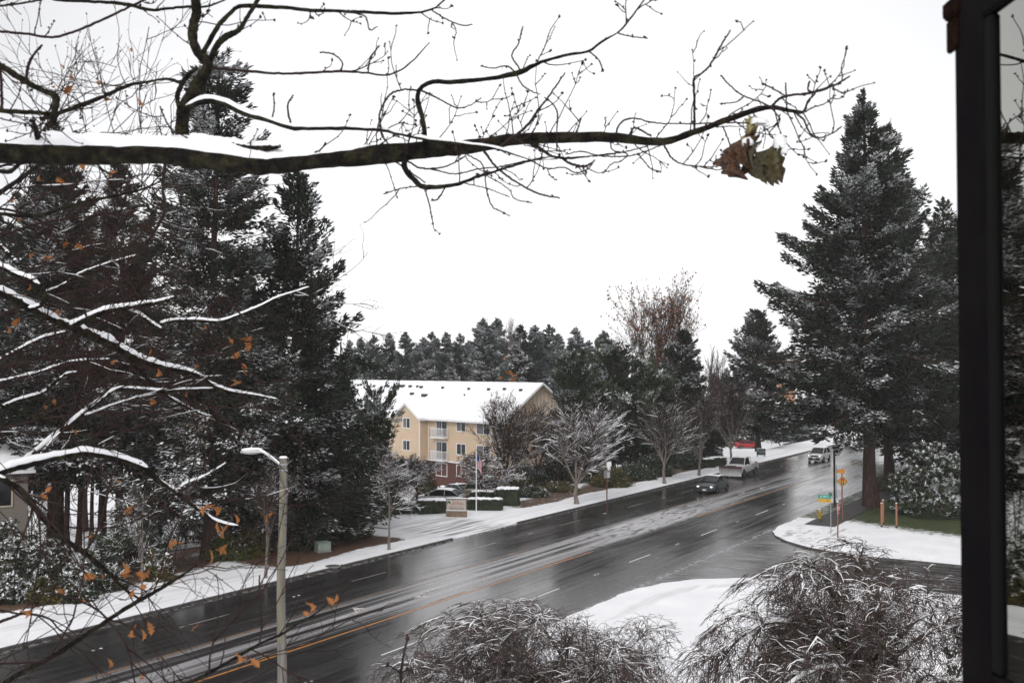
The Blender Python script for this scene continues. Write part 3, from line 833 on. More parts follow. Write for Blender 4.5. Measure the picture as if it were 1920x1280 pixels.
def bush(name, label, cat, loc, dims, n=6000, leaf=0.12, lw=0.5, mats=None, snow=0.3, seed=1, box=False, lobes=0.25, group=None, rz=0, stems=6, drooping=0.0, snowk=1.0, base=0.0, inner=0.55, clump=0.0, point=0.0):
    """a rounded shrub or clipped hedge: dims are half width, half depth, height"""
    rng = np.random.default_rng(seed)
    mats = mats or M_leaf_ever
    t = thing(name, label, cat, loc, rz, group)
    rx, ry, rzh = dims
    if box:
        p = rng.uniform(-1, 1, (n, 3)); ax = rng.choice(3, n, p=np.array((ry * rzh, rx * rzh, rx * ry * 1.3)) / (ry * rzh + rx * rzh + rx * ry * 1.3))
        sg = np.sign(p[np.arange(n), ax]); sg[ax == 2] = 1
        p[np.arange(n), ax] = sg * rng.uniform(.9, 1, n)
        nn = np.zeros((n, 3)); nn[np.arange(n), ax] = sg
        c = np.stack([p[:, 0] * rx, p[:, 1] * ry, (p[:, 2] * .5 + .5) * rzh], 1)
    else:
        d = nrm(rng.normal(0, 1, (n, 3))); d[:, 2] = np.abs(d[:, 2]) * np.where(rng.uniform(0, 1, n) < .85, 1, -.35); d = nrm(d)
        r = (inner + (1 - inner) * rng.uniform(0, 1, n) ** 0.5) * (1 + lobes * noise3(d, 3.0, seed) + lobes * .5 * noise3(d, 7.0, seed + 1))
        if point: r = r * (1 - point * (1 - d[:, 2] ** 2) * 0 + point * d[:, 2] ** 3)
        nn = d.copy()
        hb = base * rzh
        c = np.stack([d[:, 0] * r * rx, d[:, 1] * r * ry, hb + (rzh - hb) * np.maximum(d[:, 2] * r, -0.4 * hb / max(.01, rzh - hb) if base else 0)], 1)
    csn = None
    if clump > 0:      # gather leaves into rosettes so dark gaps open between them
        nc = max(20, int(n * clump)); cc = c[:nc]; cn = nn[:nc]
        j = rng.integers(0, nc, n); c = cc[j] + rng.normal(0, leaf * .10, (n, 3)); nn = cn[j]; csn = (rng.uniform(0, 1, nc) < snow * (.55 + .8 * np.maximum(0, cn[:, 2])))[j]
    dr = nrm(nn * 0.7 + rng.normal(0, .75, (n, 3)) + (0, 0, .25 - drooping))
    if clump > 0: dr = nrm(nn * .35 + rng.normal(0, .9, (n, 3)) + (0, 0, .1 - drooping))
    sd = nrm(np.cross(dr, rng.normal(0, 1, (n, 3)) + nn * 1.0))
    q = rng.uniform(.6, 1.25, n)
    mb = MB(); mb.kites(c, dr, sd, leaf * q, leaf * lw * q)
    if box: mb.box(-rx * .93, rx * .93, -ry * .9, ry * .9, .02, rzh * .96)
    mb.build('foliage', mats, t)
    if not box and stems:
        a = rng.uniform(0, 2 * np.pi, stems)
        P = np.stack([np.stack([np.cos(a) * rx * k * .7, np.sin(a) * ry * k * .7, np.full(stems, rzh * .8 * k ** .8)], 1) for k in np.linspace(0, 1, 5)], 1)
        P[:, 0, :2] += 0.05
        mb = MB(); mb.tubes(P, np.full((stems, 5), 0.03) * np.linspace(1.2, .4, 5), 4); mb.build('stems', M_bark_brown, t)
    if snow > 0:
        if box:
            top = (nn[:, 2] > .5) & (rng.uniform(0, 1, n) < snow)
        else:
            top = (nn[:, 2] > .05) & (rng.uniform(0, 1, n) < snow * (0.4 + nn[:, 2])) & (noise3(c, 2.2, seed) > -.35)
            if csn is not None: top = csn & (dr[:, 2] > -.45) & (rng.uniform(0, 1, n) < .75)
        ks = np.nonzero(top)[0]
        ds = dr[ks] * (1, 1, .35 if not drooping else .9); ds = nrm(ds)
        sb = MB(); sb.kites(c[ks] + (0, 0, leaf * .22), ds, nrm(np.cross(ds, (0, 0, 1.0)) + rng.normal(0, .15, ds.shape)), leaf * q[ks] * 1.0 * snowk, leaf * lw * 1.15 * q[ks] * snowk)
        if box:
            N = 24; gx, gy = np.meshgrid(np.linspace(-1, 1, N), np.linspace(-1, 1, 8), indexing='ij')
            pz = rzh + .06 + .09 * (1 - np.maximum(abs(gx), abs(gy)) ** 6) + .03 * rng.normal(size=gx.shape)
            i = np.arange(N - 1)[:, None] * 8 + np.arange(7)[None]
            sb.add(np.stack([gx * rx * .98, gy * ry * .98, pz], -1), np.stack([i, i + 8, i + 9, i + 1], -1).reshape(-1, 4))
        sb.build('snow', M_snow, t)
    return t
# ---------------------------------------------------------------- buildings
def wall_window(mb_f, mb_g, mb_c, x0, x1, z0, z1, y, blinds=0.0, mullions=1, fw=0.09):
    """window in a wall whose outside looks along -y: frame, glass, blinds behind"""
    for a, b, c, d in ((x0 - fw, x1 + fw, z1, z1 + fw), (x0 - fw, x1 + fw, z0 - fw, z0), (x0 - fw, x0, z0, z1), (x1, x1 + fw, z0, z1)):
        mb_f.box(a, b, y - .06, y + .04, c, d)
    for k in range(1, mullions + 1):
        xm = x0 + (x1 - x0) * k / (mullions + 1)
        mb_f.box(xm - .035, xm + .035, y - .05, y + .03, z0, z1)
    mb_g.box(x0, x1, y - .004, y + .02, z0, z1)
    if blinds:
        mb_c.box(x0, x0 + (x1 - x0) * blinds, y - .012, y - .005, z0, z1)

# the apartment house: local x runs along the front towards its right end, y goes back from the front
BU = np.array((0.66, -0.75)); BU = BU / np.linalg.norm(BU)
BV = np.array((0.75, 0.66)); BV = BV / np.linalg.norm(BV)
BC = np.array((-0.96, 115.0))
BZ = -2.75
apt = thing('apartment_house', 'cream three storey apartment house with brick ground floor and snow covered roof', 'apartment house', (BC[0], BC[1], 0), math.atan2(BU[1], BU[0]))
LN, DP, EV, RD, HD = 44.0, 11.2, 5.72, 9.75, 5.6
mb = MB(); mb.box(-LN, 0, 0, DP, 0.45, EV); mb.build('wall', M_cream, apt)
mb = MB(); mb.box(-LN, 0, -.03, DP + .03, BZ, 0.40); mb.build('brick_base', M_brick, apt)
mb = MB(); mb.box(-LN, 0.03, -.07, DP, 0.38, 0.56); mb.build('band', M_trim, apt)
# gable end, board and batten look
mb = MB(); mb.add([(-.01, .05, EV), (-.01, DP - .05, EV), (-.01, HD, RD - .12), (-.25, .05, EV), (-.25, DP - .05, EV), (-.25, HD, RD - .12)], [(0, 1, 2)]); mb.add([(-.25, .05, EV), (-.25, HD, RD - .12), (-.25, DP - .05, EV)], [(0, 1, 2)])
mb.build('gable', mat("gable_boards", (0.56, 0.43, 0.29), (0.62, 0.48, 0.33), rough=.7, scale=6, stretch=(1, 1, .02)), apt)
mb = MB()
for yy in np.arange(.6, DP, .6):
    hh = EV + (RD - EV) * (1 - abs(yy - HD) / HD) - .3
    if hh > EV + .1: mb.box(-.01, .02, yy - .04, yy + .04, EV, hh)
mb.build('batten', M_trim, apt)
def roof_slab(mb, x0, x1, pts, th):
    """pts: cross-section (y,z) pairs, extruded along x and thickened"""
    for (a, b) in zip(pts[:-1], pts[1:]):
        v = [(x0, a[0], a[1]), (x1, a[0], a[1]), (x1, b[0], b[1]), (x0, b[0], b[1])]
        w = [(p[0], p[1], p[2] - th) for p in v]
        mb.add(v + w, [(0, 1, 2, 3), (7, 6, 5, 4), (0, 4, 5, 1), (1, 5, 6, 2), (2, 6, 7, 3), (3, 7, 4, 0)])
sl = (RD - EV) / HD
mb = MB(); roof_slab(mb, -LN - .5, .6, [(-.55, EV - .55 * sl + .12), (HD, RD + .12), (DP + .55, EV - .55 * sl + .12)], .2)
mb.build('roof', M_trim, apt)
mb = MB(); N = 60
xs = np.linspace(-LN - .48, .56, N); ys = np.concatenate([np.linspace(-.5, HD, 14), np.linspace(HD + .4, DP + .5, 12)])
X, Y = np.meshgrid(xs, ys, indexing='ij')
Z = EV + (HD - np.abs(Y - HD)) * sl + .24 + .02 * noise3(np.stack([X, Y, 0 * X], -1), 1.4) - .05 * np.exp(-np.abs(Y - HD) * 2)
i = np.arange(N - 1)[:, None] * len(ys) + np.arange(len(ys) - 1)[None]
mb.add(np.stack([X, Y, Z], -1), np.stack([i, i + len(ys), i + len(ys) + 1, i + 1], -1).reshape(-1, 4))
for yy, k in ((-.5, 0), (DP + .5, -1)):
    e = np.stack([X[:, k], Y[:, k], Z[:, k]], -1); e2 = e - (0, 0, .15)
    j = np.arange(N - 1); mb.add(np.concatenate([e, e2]), np.stack([j, j + 1, j + 1 + N, j + N], 1))
for k in (0, -1):
    e = np.stack([X[k], Y[k], Z[k]], -1); e2 = e - (0, 0, .15); M_ = len(ys)
    j = np.arange(M_ - 1); mb.add(np.concatenate([e, e2]), np.stack([j, j + 1, j + 1 + M_, j + M_], 1))
mb.build('roof_snow', M_snow, apt, smooth=True)
mb = MB(); mb.box(-LN - .5, .6, -.68, -.56, EV - .42, EV - .28); mb.build('gutter', M_trim, apt)
# the projecting gabled bays
def bay(x0, x1, pj):
    b = MB(); b.box(x0, x1, -pj, 0.02, BZ, 0.38); b.build('brick_base', M_brick, apt)
    b = MB(); b.box(x0, x1, -pj, 0.02, 0.40, EV - .2)
    xm, zt = (x0 + x1) / 2, EV - .2 + (x1 - x0) / 2 * .62
    b.add([(x0, -pj, EV - .2), (x1, -pj, EV - .2), (xm, -pj, zt)], [(0, 1, 2)])
    o = b.build('bay', M_cream, apt)
    c = MB()
    for xx in (x0, x1 - .1): c = MB(); c.box(xx - .012, xx + .112, -pj - .02, -pj + .1, 0.4, EV - .25); c.build('corner_board', M_trim, o)
    r, s = MB(), MB(); yb = (zt - EV) / sl + .3
    for sg, xe in ((-1, x0), (1, x1)):
        xo = xe + sg * .35; zo = EV - .2 - .35 * .62
        v = [(xm, -pj - .35, zt + .1), (xo, -pj - .35, zo + .1), (xo, 0.3, zo + .1), (xm, yb, zt + .1)]
        for mbx, dz, th in ((r, 0, .2), (s, .16, .14)):
            q = [(p[0], p[1], p[2] + dz) for p in v]; w = [(p[0], p[1], p[2] - th) for p in q]
            mbx.add(q + w, [(0, 1, 2, 3), (7, 6, 5, 4), (0, 4, 5, 1), (1, 5, 6, 2), (2, 6, 7, 3), (3, 7, 4, 0)])
    r.build('bay_roof', M_trim, o); s.build('snow', M_snow, o)
bay(-19.66, -14.2, 1.2)
bay(-41.5, -36.5, 1.2)
def win(x0, x1, z0, z1, y=0, blinds=0.0, mull=1):
    f, g, c = MB(), MB(), MB(); wall_window(f, g, c, x0, x1, z0, z1, y, blinds, mull)
    o = f.build('window', M_trim, apt); g.build('pane', M_glass_dark, o)
    if blinds: c.build('blinds', M_curtain, o)
for dz, bl in ((0, (.9, .45, .95)), (-2.75, (.1, .5, .4)), (-5.3, (.4, .0, .6))):
    win(-8.37, -6.75, 4.22 + dz, 5.42 + dz, 0, bl[0] * .5)
    win(-4.65, -2.3, 4.05 + dz, 5.42 + dz, 0, bl[1])
    win(-17.6, -16.2, 4.27 + dz, 5.40 + dz, -1.2, bl[2] * .5)
    win(-12.35, -10.3, (3.45 if dz > -5 else 4.0) + dz, 5.45 + dz, 0, .35)
    win(-24.5, -22.6, 4.1 + dz, 5.42 + dz, 0, .5)
    win(-29.5, -27.8, 4.1 + dz, 5.42 + dz, 0, .5)
    win(-39.6, -38.2, 4.1 + dz, 5.40 + dz, -1.2, .3)
    win(-1.25, -.25, 3.6 + dz, 5.42 + dz, 0, 0, 0)
def balcony(x0, x1, z):
    b = MB(); b.box(x0, x1, -.75, -.07, z - .16, z); o = b.build('balcony', M_trim, apt)
    r = MB()
    for a, b_ in (((x0, -.75), (x1, -.75)), ((x0, -.75), (x0, -.03)), ((x1, -.75), (x1, -.03))):
        r.box(min(a[0], b_[0]) - .03, max(a[0], b_[0]) + .03, min(a[1], b_[1]) - .03, max(a[1], b_[1]) + .03, z + 1.0, z + 1.07)
        n = max(3, int(max(abs(a[0] - b_[0]), abs(a[1] - b_[1])) / .14))
        for k in range(n + 1):
            u = k / n; xx = a[0] + (b_[0] - a[0]) * u; yy = a[1] + (b_[1] - a[1]) * u
            r.box(xx - .016, xx + .016, yy - .016, yy + .016, z, z + 1.0)
    r.build('railing', M_white, o)
for z in (3.35, .62):
    balcony(-12.7, -10.0, z); balcony(-1.5, -.05, z); balcony(-29.9, -27.4, z)
mb = MB(); mb.cyl((-14.0 + .12, -.07, .5), .05, .05, EV - .9, 8); mb.build('downpipe', M_trim, apt)
# windows of the gable end
for yy in (2.0, 8.0):
    for dz in (0, -2.75, -5.3):
        f, g, c = MB(), MB(), MB(); wall_window(f, g, c, yy, yy + 1.3, 4.1 + dz, 5.4 + dz, 0)
        o = f.build('window', M_trim, apt); p = g.build('pane', M_glass_dark, o)
        o.rotation_euler = (0, 0, math.pi / 2)
# vents standing out of the roof snow
vr = np.random.default_rng(4)
M_vent = mat("dark_roof_vent", (0.035, 0.035, 0.04), rough=.6)
for px, py, w in ((671, 722, .5), (677, 721, .5), (702, 723, .5), (728, 724, .6), (747, 725, .8), (754, 724, .9), (769, 724, .6), (783, 724, .45), (790, 725, .6), (830, 726, .45), (879, 728, .45), (916, 729, .5), (946, 730, .5), (977, 731, .5), (773, 738, .7), (795, 741, 1.0), (712, 737, .3), (870, 740, .25)):
    k = (px - 960) / F
    # walk along the roof plane to the pixel
    best = None
    for x in np.linspace(-LN, 0, 221):
        for y in np.linspace(0, HD, 57):
            wx = BC[0] + BU[0] * x + BV[0] * y; wy = BC[1] + BU[1] * x + BV[1] * y
            z = EV + y * sl + .3
            qx = 960 + F * wx / wy; qy = 690 - F * (z - H) / wy
            e = (qx - px) ** 2 + (qy - py) ** 2
            if best is None or e < best[0]: best = (e, x, y)
    _, x, y = best
    z = EV + y * sl + .2
    b = MB(); b.bbox(x - w / 2, x + w / 2, y - .18 * w, y + .22 * w, z - .1, z + .22 + .1 * w, .04)
    b.build('roof_vent', M_vent, apt)

def simple_house(name, label, loc, rz, w, d, base, eave, rise, wallm, wins, over=.4, hip=False):
    hs = thing(name, label, 'house', (loc[0], loc[1], 0), rz)
    b = MB(); b.box(0, w, 0, d, base, eave)
    if not hip: b.add([(0, 0, eave), (0, d, eave), (0, d / 2, eave + rise)], [(0, 2, 1)]); b.add([(w, 0, eave), (w, d, eave), (w, d / 2, eave + rise)], [(0, 1, 2)])
    b.build('wall', wallm, hs)
    s = rise / (d / 2); r, sn = MB(), MB()
    sec = [(-over, eave - over * s + .12), (d / 2, eave + rise + .12), (d + over, eave - over * s + .12)]
    roof_slab(r, -over, w + over, sec, .18); roof_slab(sn, -over + .03, w + over - .03, [(p[0], p[1] + .16) for p in sec], .14)
    r.build('roof', M_trim, hs); sn.build('roof_snow', M_snow, hs)
    for (x0, x1, z0, z1) in wins:
        f, g, c = MB(), MB(), MB(); wall_window(f, g, c, x0, x1, z0, z1, 0)
        o = f.build('window', mat("window_trim", (0.40, 0.35, 0.28), rough=.6), hs); g.build('pane', M_glass_dark, o)
    return hs

# the grey-brown house behind the left shrubs: its right corner stands at x=55
cnr = at(55, 690, 62)
simple_house('grey_house', 'grey brown sided house with snowy roof and one window at the left edge', (cnr[0] - 12 * math.cos(.5), cnr[1] - 12 * math.sin(.5)), .5, 12.0, 9.0, -3.2, 5.55, 2.1, M_greyside, [(9.0, 11.1, 3.4, 4.85), (4.0, 5.5, 3.4, 4.85), (9.2, 10.7, 0.2, 1.5)])
# pale buildings glimpsed between the left trunks
p = at(205, 690, 152)
simple_house('tan_house', 'tan sided building glimpsed between dark fir trunks beyond the snowy lot', (p[0] - 14, p[1] + 2), -.15, 34.0, 10.0, -3.2, 4.4, 3.0, M_tanside, [(3 + 4.4 * k, 4.6 + 4.4 * k, z0, z0 + 1.4) for k in range(7) for z0 in (-1.8, 1.6)])
# ---------------------------------------------------------------- vehicles
def paint(name, c, rough=0.3, metal=0.3):
    return mat(name, c, tuple(x * .85 for x in c), rough=rough, metal=metal, scale=3)
M_rim = mat("alloy_rim", (0.42, 0.42, 0.44), rough=0.35, metal=0.8)
M_grille = mat("black_grille", (0.015, 0.015, 0.017), rough=0.4)
M_chrome = mat("chrome_trim", (0.6, 0.6, 0.62), rough=0.15, metal=1.0)

def loft(mb, st, mi=0):
    """st: rows (x, half width, z low, z shoulder, z top, half width top) -> closed smooth hull"""
    ring = []
    for x, w, zl, zs, zt, wt in st:
        ring.append([(x, -w * .86, zl), (x, -w, zl + .10 * (zs - zl) + .05), (x, -w, zs - .12 * (zs - zl)), (x, -(w * .6 + wt * .4), zs + .35 * (zt - zs)), (x, -wt, zt - .02), (x, -wt * .5, zt + .015), (x, 0, zt + .02),
                     (x, wt * .5, zt + .015), (x, wt, zt - .02), (x, (w * .6 + wt * .4), zs + .35 * (zt - zs)), (x, w, zs - .12 * (zs - zl)), (x, w, zl + .10 * (zs - zl) + .05), (x, w * .86, zl)])
    r = np.array(ring); n, m = r.shape[:2]
    i = np.arange(n - 1)[:, None] * m; j = np.arange(m)[None]; j2 = (j + 1) % m
    mb.add(r, np.stack([i + j, i + m + j, i + m + j2, i + j2], -1).reshape(-1, 4), mi)
    base = mb.n - n * m
    mb.f.append(np.array([list(range(m))]) + base); mb.m.append(np.array([mi]))
    mb.f.append(np.array([list(range(m - 1, -1, -1))]) + base + (n - 1) * m); mb.m.append(np.array([mi]))

def wheel(parent, x, y, r, w=0.22):
    sg = 1 if y > 0 else -1
    mb = MB(); a = np.linspace(0, 2 * np.pi, 24, endpoint=False)
    prof = [(r * .62, -w / 2), (r * .93, -w / 2), (r, -w * .36), (r, w * .36), (r * .93, w / 2), (r * .62, w / 2)]
    V = np.array([[(np.cos(t) * q[0], q[1], np.sin(t) * q[0]) for t in a] for q in prof])
    k = np.arange(24); k2 = (k + 1) % 24
    fs = [np.stack([i * 24 + k, i * 24 + k2, ((i + 1) % 6) * 24 + k2, ((i + 1) % 6) * 24 + k], 1) for i in range(6)]
    mb.add(V.reshape(-1, 3), np.concatenate(fs))
    o = mb.build('wheel', M_black, parent, smooth=True); o.location = (x, y, r)
    rm = MB(); yy = sg * w * .40
    rm.cyl((0, yy - .01 * sg, 0), r * .16, r * .16, .03 * sg, 10, axis=1)
    for q in range(5):
        t = q * 2 * math.pi / 5; c, s = math.cos(t), math.sin(t)
        v = []
        for (u, h) in ((.1, .09), (.60, .06)):
            for e in (-1, 1): v.append((c * u * r - s * e * h * r, yy, s * u * r + c * e * h * r))
        v2 = [(p[0], yy - .03 * sg, p[2]) for p in v]
        rm.add(v + v2, [(0, 1, 3, 2), (4, 6, 7, 5), (0, 2, 6, 4), (1, 5, 7, 3)])
    V = np.array([[(np.cos(t) * q, yy - .0 * sg, np.sin(t) * q) for t in a] for q in (r * .56, r * .64)])
    rm.add(V.reshape(-1, 3), np.stack([k, k2, k2 + 24, k + 24], 1))
    rm.build('rim', M_rim, o)

def car(name, label, cat, loc, rz, color, kind='sedan', lit=False, snow=True, group=None, bodysnow=0.0):
    """x forward, origin on the ground under the middle"""
    c = thing(name, label, cat, loc, rz, group)
    P = {'sedan': dict(L=4.6, W=.90, r=.33, zt=1.46, hood=.98, wb=2.7),
         'suv': dict(L=4.6, W=.93, r=.36, zt=1.68, hood=1.10, wb=2.65),
         'pickup': dict(L=5.9, W=1.0, r=.41, zt=1.95, hood=1.32, wb=3.75)}[kind]
    L, W, r, zt, hd, wb = P['L'] / 2, P['W'], P['r'], P['zt'], P['hood'], P['wb'] / 2
    b = MB()
    if kind == 'sedan':
        loft(b, [(-L, W * .80, .42, .80, .95, W * .70), (-L + .10, W * .90, .26, .84, 1.02, W * .78), (-L + .7, W, .22, .86, 1.05, W * .84), (-.9, W, .20, .86, .98, W * .9),
                 (.9, W, .20, .84, .97, W * .9), (1.1, W, .20, .82, .96, W * .88), (L - .8, W * .99, .22, .76, .88, W * .84), (L - .25, W * .93, .24, .66, .76, W * .80), (L - .03, W * .84, .28, .58, .64, W * .72), (L, W * .78, .34, .52, .57, W * .66)])
        gh = [(-L + .55, .99), (-1.15, zt - .08), (-.5, zt), (.25, zt - .01), (1.25, .96)]
    elif kind == 'suv':
        loft(b, [(-L, W * .84, .45, .95, 1.05, W * .76), (-L + .1, W * .93, .30, .98, 1.08, W * .82), (-L + .7, W, .26, .98, 1.08, W * .88), (.8, W, .26, .96, 1.08, W * .9),
                 (1.15, W, .26, .94, 1.07, W * .88), (L - .7, W * .98, .28, .88, 1.0, W * .85), (L - .2, W * .92, .30, .76, .86, W * .80), (L, W * .82, .36, .62, .68, W * .70)])
        gh = [(-L + .12, 1.05), (-L + .45, zt - .04), (-.6, zt), (.25, zt - .02), (1.3, 1.05)]
    else:
        loft(b, [(-.45, W, .45, 1.10, 1.22, W * .92), (.9, W, .42, 1.12, 1.25, W * .9), (1.35, W, .42, 1.14, hd, W * .9), (L - .35, W * .98, .42, 1.10, hd - .08, W * .86), (L - .08, W * .92, .42, 1.02, 1.16, W * .82), (L, W * .86, .48, .92, 1.02, W * .78)])
        # the open box behind the cab
        b.box(-L, -.46, -W, -W + .07, .62, 1.24); b.box(-L, -.46, W - .07, W, .62, 1.24)
        b.box(-L, -L + .07, -W + .07, W - .07, .62, 1.22); b.box(-L + .07, -.46, -W + .07, W - .07, .62, .72); b.box(-.53, -.46, -W + .07, W - .07, .72, 1.24)
        gh = [(-.42, 1.22), (-.32, zt - .05), (.1, zt), (.75, zt - .02), (1.5, 1.24)]
    body = b.build('body', color, c, smooth=True)
    md = body.modifiers.new('bevel', 'EDGE_SPLIT'); md.split_angle = math.radians(38)
    # glasshouse: dark glass with a painted roof skin and pillars
    g = MB(); ztop = zt
    rows = []
    for x, z in gh:
        low = 1.02 if kind != 'pickup' else 1.2
        if kind == 'suv': low = 1.04
        k = max(0, min(1, (z - low) / (ztop - low)))
        rows.append((x, W * (.90 - .17 * k), low - .10, low, max(z, low + .01), W * (.88 - .16 * k)))
    V = []
    for x, w0, zl, zs, z1, wt in rows:
        V.append([(x, -W * .89, zl), (x, -W * .89, zs - .02), (x, -wt, z1), (x, wt, z1), (x, W * .89, zs - .02), (x, W * .89, zl)])
    V = np.array(V); n, m_ = V.shape[:2]
    i = np.arange(n - 1)[:, None] * m_; j = np.arange(m_ - 1)[None]
    g.add(V, np.stack([i + j, i + m_ + j, i + m_ + j + 1, i + j + 1], -1).reshape(-1, 4))
    g.f.append(np.array([list(range(m_))])); g.m.append(np.array([0]))
    g.f.append(np.array([list(range(m_ - 1, -1, -1))]) + (n - 1) * m_); g.m.append(np.array([0]))
    g.build('windows', M_glass_dark, c)
    rf = MB()
    ri = [k for k in range(n) if rows[k][4] > zt - .12]
    sec = []
    for k in ri:
        x, z1, wt = rows[k][0], rows[k][4], rows[k][5]
        sec.append([(x, -wt - .015, z1 - .04), (x, -wt * .8, z1 + .035), (x, 0, z1 + .055), (x, wt * .8, z1 + .035), (x, wt + .015, z1 - .04)])
    S = np.array(sec); i = np.arange(len(ri) - 1)[:, None] * 5; j = np.arange(4)[None]
    rf.add(S, np.stack([i + j, i + 5 + j, i + 5 + j + 1, i + j + 1], -1).reshape(-1, 4))
    for k in range(n - 1):                        # pillars at front, middle and rear
        if k in (0, n - 2) or (kind != 'pickup' and k == n // 2 - 1):
            for sg in (-1, 1):
                a, bb = V[k][2 if sg < 0 else 3], V[k + 1][2 if sg < 0 else 3]
                if k == n // 2 - 1: a = np.array((bb[0] - .02, W * .89 * sg, rows[0][3])); 
                rf.tubes(np.array([a, bb]) + (0, sg * .012, .012), np.full(2, .045), 5)
    rfo = rf.build('roof', color, c, smooth=True)
    if snow:
        sn = MB(); q = S.copy(); q[..., 2] += .045; q[:, 0, 2] += .03; q[:, 4, 2] += .03; q[:, 0, 1] *= .97; q[:, 4, 1] *= .97
        q2 = S.copy() + (0, 0, .002)
        sn.add(q, np.stack([i + j, i + 5 + j, i + 5 + j + 1, i + j + 1], -1).reshape(-1, 4))
        for e in (0, -1):
            sn.add(np.concatenate([q[e], q2[e]]), [(k, k + 1, k + 6, k + 5) for k in range(4)])
        sn.build('snow', M_snow, c, smooth=True)
    if bodysnow:
        sn = MB(); xs = np.linspace(1.3, L - .3, 6); hz = hd + (.02 if kind != 'sedan' else -.06)
        V2 = np.array([[(x, y * W * .8, hz + .05 - .10 * (x - 1.3) / (L - 1.6) - .02 * abs(y)) for y in (-1, -.5, 0, .5, 1)] for x in xs])
        i = np.arange(5)[:, None] * 5; j = np.arange(4)[None]
        sn.add(V2, np.stack([i + j, i + 5 + j, i + 6 + j, i + j + 1], -1).reshape(-1, 4)); sn.build('snow', M_snow, c)
    for x in (-wb, wb):
        for y in (-1, 1):
            arch = MB(); a = np.linspace(0, np.pi, 14)
            rr_ = r * 1.17
            pts = [(x + rr_ * math.cos(t), y * (W + .006), r + rr_ * math.sin(t)) for t in a]
            arch.add(pts + [(x + rr_, y * (W + .006), .24), (x - rr_, y * (W + .006), .24)][::-1] if False else pts, [tuple(range(14))])
            arch.build('wheel_arch', M_black, c)
            wheel(c, x, y * (W - .09), r)
    hz = {'sedan': .66, 'suv': .84, 'pickup': 1.0}[kind]
    for y in (-1, 1):
        h = MB(); h.bbox(L - .26, L - .02 if kind != 'pickup' else L + .02, y * W * .72 - .17, y * W * .72 + .17, hz - .08, hz + .08, .04)
        hl_ = h.build('headlight', M_lamp_off, c)
        if lit:
            h = MB(); h.bbox(L - .06, L + .0, y * W * .72 - .085, y * W * .72 + .085, hz - .06, hz + .06, .03); h.build('lit_bulb', M_headlamp, hl_)
        h = MB(); h.bbox(-L - .01, -L + .15, y * W * .72 - .13, y * W * .72 + .13, hz + .08, hz + .3, .03); h.build('tail_light', M_tail, c)
        h = MB(); zz = rows[0][3] + .06
        h.bbox(gh[-1][0] - .52, gh[-1][0] - .34, y * (W + .12) - .09, y * (W + .12) + .09, zz - .07, zz + .09, .03); h.build('mirror', color, c)
    h = MB(); h.bbox(L - .12, L + .015, -W * .48, W * .48, hz - .11, hz + .05, .03); gr = h.build('grille', M_grille, c)
    h = MB(); h.box(L + .0, L + .025, -W * .42, W * .42, hz - .04, hz - .015); h.build('trim_bar', M_chrome, gr)
    h = MB(); h.bbox(L - .14, L + .03, -W * .74, W * .74, .30, hz - .22, .05); h.build('bumper_intake', M_grille, c)
    h = MB(); h.bbox(L - .1, L + .05, -W * .80, W * .80, .24, .31, .02); h.build('bumper', color, c)
    h = MB(); h.box(L + .03, L + .045, -.17, .17, hz - .34, hz - .22); h.build('number_plate', M_white, c)
    return c

def road_car(px, py, s=None):
    x, y, z = on_ground(px, py)
    s0, t0 = xy2st(x, y)
    return (s0 if s is None else s), t0

P_dark = paint("dark_grey_paint", (0.075, 0.088, 0.092)); P_white = paint("white_car_paint", (0.62, 0.62, 0.62), metal=0)
P_silver = paint("silver_paint", (0.30, 0.30, 0.31), metal=.5); P_tan = paint("tan_metallic_paint", (0.27, 0.26, 0.21), metal=.4)
P_red = paint("red_paint", (0.35, 0.015, 0.02), metal=.1); P_teal = paint("pale_teal_paint", (0.20, 0.34, 0.33), metal=.2)
HEAD = RZ + math.pi
x, y = st2xy(35.2, 83.5 + 3.4)
x, y = st2xy(34.9, 92.3)
car('dark_sedan', 'dark grey sedan with lit headlamps and snow on its roof driving towards the camera', 'car', (x, y, 0.0), HEAD, P_dark, 'sedan', lit=True)
x, y = st2xy(37.6, 107.8)
pk = car('white_pickup', 'white pickup truck with a snow plough blade on its nose driving near the far kerb', 'pickup truck', (x, y, 0.0), HEAD, P_white, 'pickup', snow=True)
# the plough: a curved blade on arms in front of the bumper
mb = MB(); a = np.linspace(-.9, .9, 9)
V = np.array([[(3.62 - .28 * math.cos(t * 1.2), yy, .62 + .40 * math.sin(t) / math.sin(.9)) for t in a] for yy in np.linspace(-1.22, 1.22, 8)])
def grid_faces(n, m): 
    i = np.arange(n - 1)[:, None] * m + np.arange(m - 1)[None]; return np.stack([i, i + 1, i + m + 1, i + m], -1).reshape(-1, 4)
mb.add(V, grid_faces(8, 9)); V2 = V + (-.04, 0, 0); mb.add(V2, grid_faces(8, 9)[:, ::-1])
for e in (0, -1): mb.add(np.concatenate([V[e], V2[e]]), [(k, k + 1, k + 10, k + 9) for k in range(8)])
for yy in (-.8, 0, .8): mb.box(3.2, 3.36, yy - .03, yy + .03, .25, .98)
bl = mb.build('plough_blade', mat("plough_paint", (0.42, 0.42, 0.43), (0.30, 0.29, 0.29), rough=.45, scale=4), pk, smooth=False)
mb = MB(); mb.box(3.30, 3.37, -1.24, 1.24, .98, 1.26); mb.build('deflector', mat("maroon_deflector", (0.07, 0.028, 0.03), rough=.6), bl)
mb = MB()
for yy in (-.45, .45): mb.box(2.85, 3.3, yy - .04, yy + .04, .45, .55); mb.box(2.95, 3.02, yy - .035, yy + .035, .5, 1.25)
mb.box(2.95, 3.02, -.5, .5, 1.2, 1.28); mb.build('plough_frame', M_black, pk)
